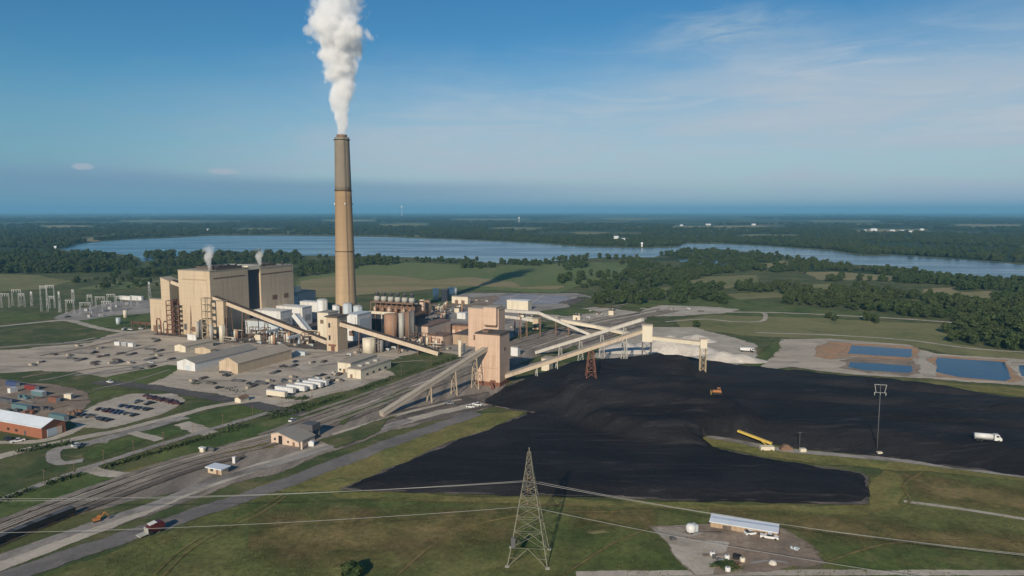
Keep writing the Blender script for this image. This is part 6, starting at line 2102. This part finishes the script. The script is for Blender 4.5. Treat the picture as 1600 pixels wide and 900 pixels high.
for k, (px, py, mt, lab) in enumerate(((1120, 875, 'grey_dark', 'dark machine part in the scrap cluster'), (1128, 881, 'grey', 'grey machine part among the green scrap'), (1148, 872, 'black', 'black tyre heap behind the scrap cluster'), (1154, 884, 'brown', 'brown crate at the side of the scrap cluster'),
                                      (1049, 842, 'grey_dark', 'dark heap alone near the white tank trailer'), (1241, 858, 'pale_blue', 'pale blue heap at the edge of the scrap pad'), (1207, 882, 'stone_pile', 'pale boulder on the scrap pad'), (1165, 828, 'orange', 'orange barrel before the white roofed shed'))):
    R_ = random.Random(40 + k)
    mb = MB()
    if mt == 'stone_pile':
        mb.lathe([(1.1, -0.1), (1.2, 0.4), (0.8, 1.0), (0.2, 1.25)], 9)
    elif mt in ('black', 'orange'):
        for j in range(5 if mt == 'black' else 1):
            mb.lathe([(0.4, -0.02), (0.62, 0.05), (0.62, 0.95), (0.4, 1.0)], 14, (R_.uniform(-1.4, 1.4) if mt == 'black' else 0, R_.uniform(-.9, .9) if mt == 'black' else 0))
    else:
        for j in range(6):
            x, y, s = R_.uniform(-1, 1), R_.uniform(-.7, .7), R_.uniform(.25, .75)
            mb.box(x - s, x + s, y - s * .7, y + s * .7, -0.05, R_.uniform(.4, 1.3))
    o = mb.build(('machine_part', 'machine_part', 'tyre_heap', 'crate', 'scrap_heap', 'scrap_heap', 'boulder', 'barrel')[k], M[mt], loc=g(px, py))
    o.rotation_euler = (0, 0, R_.uniform(0, 3))
    props(o, lab, ('scrap', 'scrap', 'tyres', 'crate', 'heap', 'heap', 'boulder', 'barrel')[k])
v, f = leaf_cloud(5, 260, 1.0, 0.0, 0.8, 0.16, 9)
o = MB().add([(x * 5, y * 3, z * 1.4) for x, y, z in v], f).build('weeds', M['leaf'], loc=g(1136, 886))
props(o, 'green weeds grown through the scrap cluster on the pad', 'weeds', kind='stuff')

# ================================================================== POWER LINE
py0 = g(827, 886)
pyl = thing('transmission_tower', 'tall tapering steel lattice transmission tower standing in the rough grass', 'pylon', Vector((py0.x, py0.y + 5, 0)), -0.10)
TH = at(829.5, 699, py0.y + 5).z
M['lattice'] = paint_mat('weathered_galvanised_lattice', (0.215, 0.205, 0.155), 0.12, 0.8, 0.6)
hw = lambda f: 5.4 * (1 - f) ** 1.35 + 0.28 + 0.9 * max(0, 0.6 - abs(f - 0.5)) * 0.8
for sx_ in (-1, 1):
    for sy_ in (-1, 1):
        mb = MB()
        prev = None
        for k in range(13):
            f_ = k / 12 * 0.96
            p_ = (sx_ * hw(f_), sy_ * hw(f_), TH * f_ - (0.2 if k == 0 else 0))
            if prev:
                mb.bar(prev, p_, 0.21 - 0.009 * k)
            prev = p_
        mb.build('leg', M['lattice'], pyl)
mb = MB()
fr = [0, 0.16, 0.30, 0.42, 0.52, 0.60, 0.67, 0.74, 0.80, 0.86, 0.91, 0.96]
for f0, f1 in zip(fr[:-1], fr[1:]):
    for (ax, ay), (bx_, by_) in (((-1, -1), (1, -1)), ((1, -1), (1, 1)), ((1, 1), (-1, 1)), ((-1, 1), (-1, -1))):
        P0, P1 = (ax * hw(f0), ay * hw(f0), TH * f0), (bx_ * hw(f0), by_ * hw(f0), TH * f0)
        Q0, Q1 = (ax * hw(f1), ay * hw(f1), TH * f1), (bx_ * hw(f1), by_ * hw(f1), TH * f1)
        if f0 == 0:
            mid = tuple((a + b_) / 2 for a, b_ in zip(Q0, Q1))
            mb.bar(P0, mid, 0.13).bar(P1, mid, 0.13)
            half = lambda a, b_: tuple((u + v_) / 2 for u, v_ in zip(a, b_))
            mb.bar(half(P0, mid), half(P0, Q0), 0.1).bar(half(P1, mid), half(P1, Q1), 0.1)
        else:
            mb.bar(P0, Q1, 0.07).bar(P1, Q0, 0.07)
        mb.bar(Q0, Q1, 0.07)
mb.bar((0, 0, TH * 0.95), (0, 0, TH), 0.2)
mb.build('lattice_bracing', M['lattice'], pyl)
levels = [at(829, y, py0.y + 5).z for y in (735, 752, 773)]
armw = 4.6
for zl_ in levels:
    fz = zl_ / TH
    for s in (-1, 1):
        mb = MB()
        hwz = hw(fz)
        for x in (-1, 1):
            mb.bar((x * hwz, s * hwz, zl_), (0, s * armw, zl_ + 0.1), 0.13)
            mb.bar((x * hwz * .9, s * hwz * .9, zl_ + 1.6), (0, s * armw, zl_ + 0.1), 0.11)
        mb.build('cross_arm', M['lattice'], pyl)
        MB().lathe([(0.13, -1.5), (0.13, 0.0)], 8).build('insulator', M['brown'], pyl, (0, s * armw, zl_))
for k, (x, y) in enumerate(((-4.2, -4.2),)):
    MB().box(x - 0.5, x + 0.7, y - 0.6, y + 0.4, 5.2, 8.2).build('equipment_box', M['grey_dark'], pyl)
for s in (-1, 1):
    for t_ in (-1, 1):
        MB().box(s * 5.7 - 0.6, s * 5.7 + 0.6, t_ * 5.7 - 0.6, t_ * 5.7 + 0.6, -0.2, 0.35).build('footing', M['concrete'], pyl)
M['wire'] = paint_mat('aluminium_conductor', (0.30, 0.30, 0.29), 0.05, 0.5, 0.6)
nm = ('top', 'middle', 'lowest')
for k, zl_ in enumerate(levels):
    s = (-1, 1, -1)[k]
    P0 = local(pyl, 0, s * armw, zl_ - 1.5)
    th = (0.20, 0.22, 0.24)[k]
    mb = MB()
    for sgn in (-1, 1):
        dv = Vector((math.cos(th), -math.sin(th), 0)) if sgn > 0 else Vector((-1, -0.02 * k, 0))
        span, sag = 300.0, 9.0 if sgn > 0 else 5.0
        pts = []
        for j in range(41):
            x = span * j / 40
            u_ = 2 * x / span - 1
            pts.append(P0 + dv * x + Vector((0, 0, -sag * (1 - u_ * u_))) - P0)
        mb.tube(pts, 0.055, 6)
    o = mb.build('power_line', M['wire'], loc=P0)
    props(o, '%s pale conductor strung across the coal from the lattice tower' % nm[k], 'power line', 'conductors of the lattice tower')
# thin pole by the dike road
q = g(1370, 708)
r = thing('utility_pole', 'tall slim utility pole with a broad crossarm at the coal edge by the dike road', 'utility pole', q, -0.3)
zt_ = at(1370, 600, q.y).z
MB().lathe([(0.24, -0.3), (0.12, zt_)], 10).build('pole', M['grey_dark'], r)
mb = MB()
mb.bar((-2.3, 0, zt_ - 0.3), (2.3, 0, zt_ - 0.3), 0.17)
mb.bar((-2.3, 0, zt_ - 3.6), (2.3, 0, zt_ - 3.6), 0.14)
mb.bar((-2.2, 0, zt_ - 0.3), (-1.6, 0, zt_ - 3.6), 0.18).bar((2.2, 0, zt_ - 0.3), (1.6, 0, zt_ - 3.6), 0.18)
mb.build('crossarm', M['grey'], r)
for x in (-2.1, 0, 2.1):
    MB().lathe([(0.14, -1.2), (0.14, 0)], 8).build('insulator', M['steel'], r, (x, 0, zt_ - 3.7))
o = MB().box(-0.9, 0.9, -0.7, 0.7, -0.1, 1.3).box(-1.0, 1.0, -0.8, 0.8, 1.3, 1.4).build('pole_cabinet', M['cream'], loc=g(1374, 711))
props(o, 'tiny cream cabinet at the foot of the tall slim pole', 'cabinet')
o = MB().lathe([(0.14, -0.2), (0.09, 7.5)], 8).bar((-0.8, 0, 7.0), (0.8, 0, 7.0), 0.14).build('utility_pole', M['grey_dark'], loc=g(1249, 701))
props(o, 'short dark pole beside the brown screening machine', 'utility pole')

# light poles and line poles along the embankment
def pole(px, py, h_, label, group, mat='brown'):
    r = thing('utility_pole', label, 'utility pole', g(px, py), -GA, group)
    MB().lathe([(0.10, -0.2), (0.06, h_)], 8).build('pole', M[mat], r)
    MB().bar((-1.0, 0, h_ - 0.7), (1.0, 0, h_ - 0.7), 0.10).build('crossarm', M[mat], r)
    return r


pp = None
for k in range(15):
    f_ = k / 14
    x = 70 + (720 - 70) * f_
    y = 764 - (764 - 560) * (f_ ** 0.93)
    if k == 0:
        pp = pole(x, y, 7.5, 'thin tan pole in the line along the green embankment', 'poles along the embankment')
        kids = children(pp)
    else:
        dup(pp, g(x, y), None, None, kids, group='poles along the embankment')
# switchyard gantries and poles
def gantry(px, top, base, wpx, label):
    q = g(px, base)
    D = q.y
    wd = wpx / FPX * D
    h_ = at(px, top, D).z
    r = thing('switchyard_gantry', label, 'gantry', q, 0, 'gantries of the switchyard')
    for x in (0, wd):
        mb = MB()
        for sx_ in (-1, 1):
            mb.bar((x + sx_ * 0.9, 0, -0.2), (x + sx_ * 0.25, 0, h_), 0.22)
        nl = 5
        for j in range(nl):
            z0, z1 = h_ * j / nl, h_ * (j + 1) / nl
            mb.bar((x - 0.9 + .65 * j / nl, 0, z0), (x + 0.9 - .65 * (j + 1) / nl, 0, z1), 0.14)
        mb.build('column', M['grey'], r)
    MB().bar((-0.5, 0, h_ - 0.6), (wd + 0.5, 0, h_ - 0.6), 0.5, 0.6).build('beam', M['grey'], r)
    for j in range(3):
        MB().lathe([(0.22, -2.4), (0.22, 0)], 6).build('insulator', M['white'], r, (wd * (0.2 + 0.3 * j), 0, h_ - 1.2))
    return r


gantry(65, 446, 487, 10, 'tall steel gantry with a white beam at the west edge of the switchyard')
gantry(74, 445, 480, 12, 'tall steel gantry right behind the one at the switchyard west edge')
gantry(20, 452, 478, 14, 'steel gantry standing out on the dark grass beyond the switchyard')
gantry(3, 458, 481, 12, 'low steel gantry on the dark grass farthest from the switchyard')
gantry(49, 455, 478, 2, 'narrow steel gantry on the grass just outside the switchyard')
gantry(113, 452, 472, 3, 'narrow steel gantry at the back of the switchyard gravel')
gantry(150, 463, 480, 14, 'low wide gantry in the middle of the switchyard gravel')
gantry(168, 459, 475, 12, 'low gantry near the white relay house')
gantry(126, 472, 491, 16, 'low wide gantry near the front of the switchyard gravel')
gantry(233, 440, 466, 2, 'narrow tall gantry beside the low tan block')
for px, tp, bs, wd_, lab in ((30, 458, 480, 9, 'thin steel gantry on the grass behind the low wide one'), (93, 455, 488, 1.6, 'thin lone steel mast beside the tall white beamed gantry'), (137, 460, 477, 7, 'thin low gantry at the back edge of the switchyard'), (182, 462, 476, 8, 'thin low gantry before the white relay houses'), (104, 468, 490, 12, 'thin low gantry at the west front of the switchyard gravel'), (160, 470, 488, 14, 'thin low gantry behind the transformers'), (205, 465, 479, 10, 'thin low gantry close to the pale green tower'), (78, 462, 482, 8, 'thin gantry between the tall gantries and the gravel')):
    gantry(px, tp, bs, wd_, lab)
for k, (px, py) in enumerate(((135, 486), (146, 490), (160, 486), (172, 483), (158, 494), (182, 480), (140, 496), (198, 476))):
    r = thing('transformer', 'grey transformer among the gantries on the switchyard gravel', 'transformer', g(px, py), k, 'transformers of the switchyard')
    MB().box(-1.6, 1.6, -1.0, 1.0, -0.1, 2.6).build('tank', M['grey'], r)
    for x in (-0.9, 0, 0.9):
        MB().lathe([(0.16, 2.6), (0.10, 4.2)], 8, (x, 0)).build('bushing', M['brown'], r)

# ================================================================== FAR THINGS
def far_house(px, py, wpx, hpx, label, mat='white', group='white houses on the far shore'):
    q = g(px, py)
    u_ = q.y / FPX
    w, h_ = wpx * u_ * 0.75, hpx * u_ * 0.75
    r = thing('far_house', label, 'house', q, 0.1, group)
    MB().prismx([(0, -1), (w * 0.5, -1), (w * .5, h_ * .7), (w * .25, h_), (0, h_ * .7)], -w / 2, w / 2).build('wall', M[mat], r)
    MB().prismx([(-1, h_ * .7), (w * .25, h_ + .2), (w * .5 + 1, h_ * .7), (w * .25, h_ + 1.0)], -w / 2 - 1, w / 2 + 1).build('roof', M['roof_white'], r)
    return r


far_house(963, 373, 9, 5, 'white boathouse on the far lake shore with a lower one beside it')
far_house(974, 375, 8, 3, 'lower white boathouse beside the taller one on the far shore')
far_house(1003, 386, 2.5, 9, 'slim white tower at the far water edge')
far_house(86, 388, 4, 4, 'tiny white boathouse at the west end of the lake')
for px, py, w_, h_, lab in ((1352, 361, 5, 2.5, 'far white roof in the settlement beyond the lake, westmost of the line'), (1366, 361, 13, 5, 'largest far white roof in the settlement beyond the lake'), (1395, 361.5, 10, 3, 'long far white roof in the middle of the settlement'), (1410, 362, 8, 3, 'far white roof in the middle of the settlement beside the long one'), (1424, 363, 8, 3, 'far white roof near the east end of the settlement'), (1441, 360, 7, 3.5, 'far white roof at the east end of the settlement')):
    far_house(px, py, w_, h_, lab, group='white roofs of the far settlement')
for px, py, w_, h_, lab in ((1107, 352, 10, 3, 'far white roof north of the lake, larger of two'), (1178, 352, 8, 3, 'far white roof north of the lake beside the tan fields'), (1105, 375, 4, 4, 'small white house in the woods across the inlet'), (1065, 353, 6, 2.5, 'far pale roof at the edge of the tan fields'), (325, 360, 8, 3, 'far white roof in woods above the lake behind the boiler houses')):
    far_house(px, py, w_, h_, lab, group=None)
for px, base, top, lab in ((628, 337, 321, 'hazy white water tower on the horizon beside the smokestack'), (811, 349, 339, 'hazy white water tower in the far woods')):
    q = g(px, base)
    h_ = at(px, top, q.y).z
    u_ = q.y / FPX
    r = thing('water_tower', lab, 'water tower', q, 0)
    MB().lathe([(0.8 * u_, 0), (0.35 * u_, h_ * 0.2), (0.35 * u_, h_ * 0.66)], 14).build('stem', M['white'], r)
    MB().lathe([(0.4 * u_, h_ * .64), (1.3 * u_, h_ * .78), (1.4 * u_, h_ * .88), (0.9 * u_, h_ * .97), (0.1, h_)], 18).build('tank', M['white'], r)


# ================================================================== SMOKE AND STEAM
def smoke(name, label, loc, H, r0, curve, dens, ns, fade0, lean=0.0, aniso=-0.4):
    """a rising plume: a closed domain whose density follows a widening, billowing column. curve = [(height, radius), ...]"""
    rmax = max(r_ for _, r_ in curve) * 1.9
    mb = MB()
    pr = [(max(r0 * 1.25, r_ * 1.9), z) for z, r_ in curve]
    mb.lathe(pr, 24, smooth=False)
    m = bpy.data.materials.new(name + '_vapour')
    m.use_nodes = True
    t = NT(m.node_tree)
    m.node_tree.nodes.clear()
    out = t.n('ShaderNodeOutputMaterial')
    pv = t.n('ShaderNodeVolumePrincipled')
    p = t.n('ShaderNodeTexCoord').outputs['Object']
    sp_ = t.n('ShaderNodeSeparateXYZ')
    # warp the column so that its middle line wanders
    nw = t.n('ShaderNodeTexNoise')
    nw.inputs['Scale'].default_value = ns * 0.42
    nw.inputs['Detail'].default_value = 2.0
    t.link(t.mapping(p, (0.35, 0.35, 1.0), (0, 0, 0), (3.3, 1.7, 0.4)), nw.inputs['Vector'])
    sub = t.n('ShaderNodeVectorMath', operation='SUBTRACT')
    t.link(nw.outputs['Color'], sub.inputs[0])
    sub.inputs[1].default_value = (0.5, 0.5, 0.5)
    sc = t.n('ShaderNodeVectorMath', operation='SCALE')
    t.link(sub.outputs[0], sc.inputs[0])
    sep0 = t.n('ShaderNodeSeparateXYZ')
    t.link(p, sep0.inputs[0])
    zf = t.math('DIVIDE', sep0.outputs[2], H)
    t.link(t.math('MULTIPLY', zf, curve[-1][1] * 1.3), sc.inputs['Scale'])
    ad = t.n('ShaderNodeVectorMath', operation='ADD')
    t.link(p, ad.inputs[0])
    t.link(sc.outputs[0], ad.inputs[1])
    t.link(ad.outputs[0], sp_.inputs[0])
    rr = t.math('SQRT', t.math('ADD', t.math('MULTIPLY', sp_.outputs[0], sp_.outputs[0]), t.math('MULTIPLY', sp_.outputs[1], sp_.outputs[1])))
    fc = t.n('ShaderNodeFloatCurve')
    cv = fc.mapping.curves[0]
    R1_ = max(r_ for _, r_ in curve)
    while len(cv.points) < len(curve):
        cv.points.new(0.5, 0.5)
    for pt, (z, r_) in zip(cv.points, curve):
        pt.location = (min(1.0, max(0.0, z / H)), r_ / R1_)
    fc.mapping.update()
    t.link(zf, fc.inputs['Value'])
    Rz = t.math('MULTIPLY', fc.outputs[0], R1_)
    fld = t.math('SUBTRACT', 1.0, t.math('DIVIDE', rr, Rz))
    big = t.noise(t.mapping(p, (1, 1, 0.8)), ns, 6.0, 0.60, 0.35)
    vo = t.n('ShaderNodeTexVoronoi', feature='SMOOTH_F1')
    vo.inputs['Scale'].default_value = ns * 1.25
    vo.inputs['Smoothness'].default_value = 0.6
    wv = t.n('ShaderNodeVectorMath', operation='ADD')
    t.link(p, wv.inputs[0])
    t.link(t.mapping(sc.outputs[0], (0.4, 0.4, 0.4)), wv.inputs[1])
    t.link(wv.outputs[0], vo.inputs['Vector'])
    bil = t.math('SUBTRACT', 0.55, vo.outputs['Distance'])
    amp = t.math('ADD', 0.78, t.math('MULTIPLY', zf, 0.7))
    fld = t.math('ADD', fld, t.math('MULTIPLY', t.math('ADD', t.math('MULTIPLY', t.math('SUBTRACT', big, 0.5), 1.7), t.math('MULTIPLY', bil, 0.55)), amp))
    core = t.ramp(fld, 0.06, 0.42)
    thin = t.math('SUBTRACT', 1.0, t.ramp(zf, fade0, 1.0))
    dn = t.math('MULTIPLY', t.math('MULTIPLY', core, dens), t.math('ADD', t.math('MULTIPLY', thin, 0.97), 0.0))
    dn = t.math('MULTIPLY', dn, t.ramp(zf, 0.0, 0.012))
    t.link(dn, pv.inputs['Density'])
    pv.inputs['Color'].default_value = (0.996, 0.996, 0.996, 1)
    pv.inputs['Anisotropy'].default_value = aniso
    t.link(pv.outputs[0], out.inputs['Volume'])
    m.cycles.volume_step_rate = 0.22
    o = mb.build(name, m, loc=loc)
    props(o, label, 'smoke', kind='stuff')
    return o


top = sb + Vector((0, 0, SH + 2.0))
smoke('smoke_plume', 'thick white smoke plume billowing straight up from the smokestack', top, 150.0, 4.0,
      [(0, 4.4), (12, 6.2), (33, 10.2), (52, 12.5), (68, 17.8), (80, 22.5), (96, 19.0), (115, 19.5), (150, 23.0)], 0.26, 0.085, 0.30)
q = local(b1, w1 * 0.93, 2.0, h1 + 0.5)
smoke('steam_plume', 'small white steam puff rising from the nearer boiler house roof corner', q, 22.0, 0.8, [(0, 0.9), (4, 1.9), (9, 3.2), (14, 4.0), (22, 4.2)], 0.22, 0.24, 0.45)
q = local(b2, w1 * 0.93, 2.0, h2 + 0.5)
smoke('steam_plume', 'small white steam puff rising from the farther boiler house roof', q, 17.0, 0.8, [(0, 0.9), (4, 2.0), (8, 3.0), (12, 3.6), (17, 3.6)], 0.2, 0.26, 0.45)

# ================================================================== THE AIR
HZ = 32000.0
o = MB().box(-HZ, HZ, -900, HZ * 1.6, -1.0, 345.0).build('haze', [])
m = bpy.data.materials.new('haze')
m.use_nodes = True
t = NT(m.node_tree)
m.node_tree.nodes.clear()
out = t.n('ShaderNodeOutputMaterial')
pv = t.n('ShaderNodeVolumePrincipled')
pv.inputs['Color'].default_value = (0.27, 0.66, 0.98, 1)
pv.inputs['Density'].default_value = 0.000065
pv.inputs['Anisotropy'].default_value = 0.0
t.link(pv.outputs[0], out.inputs['Volume'])
o.data.materials.append(m)
props(o, kind='stuff')


# ================================================================== CLUTTER ON THE YARDS
def clutter(name, label, cat, group, spots, protos):
    made = []
    for i, (px, py) in enumerate(spots):
        k = i % len(protos)
        q = g(px, py)
        ro = -GA + rnd.choice((0, math.pi / 2)) + rnd.uniform(-.2, .2)
        if len(made) <= k:
            r = thing(name, label, cat, q, ro, group)
            protos[k](r)
            made.append((r, children(r)))
        else:
            dup(made[k][0], q, ro, label, made[k][1], group=group)


def pr_pipes(r):
    mb = MB()
    for j in range(5):
        mb.tube([(-4, j * 0.62 - 1.2, 0.35), (4, j * 0.62 - 1.2, 0.35)], 0.3, 8)
    for j in range(4):
        mb.tube([(-3.8, j * 0.62 - 0.9, 0.86), (4.1, j * 0.62 - 0.9, 0.86)], 0.3, 8)
    mb.build('pipes', M['grey_dark'], r)
    MB().box(-2.6, -2.4, -1.8, 1.6, -0.05, 0.06).build('bearer', M['roof_dark'], r)


def pr_crates(r):
    MB().box(-1.4, 1.2, -1.0, 0.9, 0.12, 1.5).build('crate', M['roof_tan'], r)
    MB().box(1.5, 3.6, -0.9, 0.8, 0.12, 1.1).build('crate', M['grey_dark'], r)
    MB().box(-1.5, 3.7, -1.1, 1.0, -0.02, 0.12).build('pallet', M['roof_dark'], r)


def pr_plates(r):
    for j in range(4):
        MB().box(-3 + j * 0.15, 3 - j * 0.2, -1.3, 1.2, 0.02 + j * 0.3, 0.27 + j * 0.3).build('plate', M['roof_dark' if j % 2 else 'grey_dark'], r)


def pr_skid(r):
    MB().box(-2.2, 2.2, -1.0, 1.0, -0.02, 0.3).build('skid', M['grey_dark'], r)
    MB().tube([(-1.6, 0, 1.2), (1.2, 0, 1.2)], 0.8, 12).build('vessel', M['steel'], r)
    MB().box(1.3, 2.1, -0.7, 0.7, 0.3, 1.9).build('cabinet', M['pale_blue'], r)


def pr_rack(r):
    mb = MB()
    for x in (-5, 0, 5):
        for y in (-1, 1):
            mb.bar((x, y, -0.1), (x, y, 5.2), 0.3)
        mb.bar((x, -1, 5.0), (x, 1, 5.0), 0.3)
        mb.bar((x, -1, 3.0), (x, 1, 3.0), 0.25)
    mb.build('rack', M['brown'], r)
    for j, zz in enumerate((3.3, 5.4, 5.4)):
        MB().tube([(-6, (-0.5, -0.5, 0.5)[j], zz), (6, (-0.5, -0.5, 0.5)[j], zz)], 0.28, 8).build('pipe', M[('steel', 'cream', 'rust')[j]], r)


clutter('material_stack', 'stack of pipes, plates or crates lying on the gravel yard by the long sheds', 'material stack', 'stacked materials on the gravel yard',
        [(352, 583), (388, 607), (396, 604), (408, 600), (420, 596), (330, 600), (458, 573), (486, 568), (506, 566), (430, 583), (300, 596), (318, 592), (372, 596), (456, 590), (268, 562)],
        [pr_pipes, pr_crates, pr_plates])
clutter('pump_skid', 'small pump skid or vessel among the plant pipework under the sloping conveyor', 'pump skid', 'skids around the plant pipework',
        [(365, 532), (378, 536), (392, 533), (405, 537), (420, 534), (436, 538), (450, 536), (462, 540), (474, 537), (486, 541), (494, 535), (604, 548), (615, 545), (630, 549), (648, 546), (660, 548), (556, 552), (545, 556), (690, 541), (700, 546)],
        [pr_skid, pr_crates, pr_skid])
clutter('pipe_bridge', 'brown pipe bridge carrying pipes through the plant floor clutter', 'pipe rack', 'pipe bridges of the plant floor',
        [(372, 526), (400, 528), (445, 529), (470, 530), (490, 527), (590, 543), (622, 541), (650, 541), (680, 548), (360, 538)], [pr_rack])
clutter('utility_skid', 'small skid or crate on the yard behind the crusher building', 'pump skid', 'skids behind the crusher building',
        [(800, 512), (815, 520), (850, 502), (870, 497), (900, 493), (935, 489), (690, 492), (705, 487), (660, 500), (745, 470), (760, 472), (1030, 487), (1050, 484), (1075, 484), (1095, 487)], [pr_crates, pr_skid, pr_plates])


def pr_vessels(r):
    for j in range(3):
        MB().lathe([(1.0, -0.1), (1.0, 5.0 + j), (0.6, 5.6 + j), (0.05, 5.9 + j)], 14, (j * 2.6 - 2.6, 0)).build('vessel', M[('steel', 'cream', 'brown_tank')[j]], r)
    MB().bar((-2.6, 0.6, 4.2), (2.6, 0.6, 4.2), 0.3).build('pipe', M['brown'], r)


def pr_plant_house(r):
    MB().box(-3.4, 3.4, -2.4, 2.4, -0.2, 4.6).build('wall', M['cream'], r)
    MB().box(-3.7, 3.7, -2.7, 2.7, 4.55, 4.95).build('roof', M['roof_dark'], r)
    MB().box(-0.8, 0.8, -2.5, -2.3, 0, 2.4).build('door', M['brown'], r)
    MB().box(1.4, 2.6, -0.6, 0.6, 4.95, 6.0).build('rooftop_unit', M['steel'], r)


def pr_duct(r):
    MB().bar((-6, 0, 6.5), (6, 0, 6.5), 1.8, 1.8).build('duct', M['pale_blue'], r)
    MB().bar((6, 0, 7.4), (6, 0, 0), 1.7, 1.7).build('down_duct', M['pale_blue'], r)
    for x in (-5, 0):
        MB().bar((x, 0, -0.2), (x, 0, 5.6), 0.4).build('support', M['brown'], r)


def pr_frame(r):
    mb = MB()
    for x in (-3, 3):
        for y in (-2, 2):
            mb.bar((x, y, -0.2), (x, y, 9), 0.35)
    for z in (3, 6, 9):
        for y in (-2, 2):
            mb.bar((-3, y, z), (3, y, z), 0.3)
        for x in (-3, 3):
            mb.bar((x, -2, z), (x, 2, z), 0.3)
    mb.build('frame', M['brown'], r)
    for z in (3, 6):
        MB().box(-2.8, 2.8, -1.8, 1.8, z + 0.16, z + 0.3).build('platform', M['grey_dark'], r)
    MB().tube([(-1.5, 0, 4.4), (1.8, 0, 4.4)], 0.9, 12).build('vessel', M['steel'], r)
    MB().lathe([(0.8, -0.1), (0.8, 2.7)], 12, (0.6, 0)).build('vessel', M['cream'], r)


def spread(poly, n, seed):
    return [(x, y) for _, _, x, y in scatter(poly, n, 1, 1, seed)]


clutter('plant_equipment', 'small plant house, vessels, duct or frame crowding the plant floor under the long conveyor', 'plant equipment', 'equipment crowding the plant floor',
        spread([(362, 527), (385, 523), (440, 524), (495, 527), (498, 538), (470, 541), (400, 537), (365, 534)], 18, 501), [pr_vessels, pr_plant_house, pr_frame, pr_duct])
clutter('plant_equipment', 'small plant house, vessels, duct or frame between the process deck and the workshops', 'plant equipment', 'equipment between deck and workshops',
        spread([(585, 540), (640, 538), (700, 541), (705, 546), (660, 547), (600, 549)], 10, 502) + spread([(655, 503), (700, 496), (728, 500), (700, 505), (665, 508)], 8, 503), [pr_frame, pr_vessels, pr_plant_house])
clutter('plant_equipment', 'small plant house, vessels or frame in the yard behind the process deck', 'plant equipment', 'equipment behind the process deck',
        spread([(600, 500), (670, 484), (725, 478), (728, 488), (680, 496)], 10, 504), [pr_plant_house, pr_vessels, pr_frame])
clutter('plant_equipment', 'small plant house or crates along the tracks behind the white conveyors', 'plant equipment', 'equipment along the tracks behind the conveyors',
        spread([(800, 500), (850, 492), (930, 486), (990, 488), (930, 497), (850, 505)], 10, 505), [pr_plant_house, pr_crates, pr_skid])
clutter('material_stack', 'stack of pipes, plates or crates on the wide gravel yard west of the boiler houses', 'material stack', 'stacked materials on the wide west yard',
        spread([(20, 570), (60, 548), (180, 532), (240, 525), (265, 545), (240, 585), (120, 575)], 26, 506), [pr_pipes, pr_crates, pr_plates])
clutter('material_stack', 'crate, skid or plate stack on the pale gravel beside the trailers', 'material stack', 'stacked materials beside the trailers',
        spread([(400, 625), (430, 603), (520, 578), (545, 596), (520, 600), (450, 600)], 12, 507), [pr_crates, pr_skid, pr_plates])
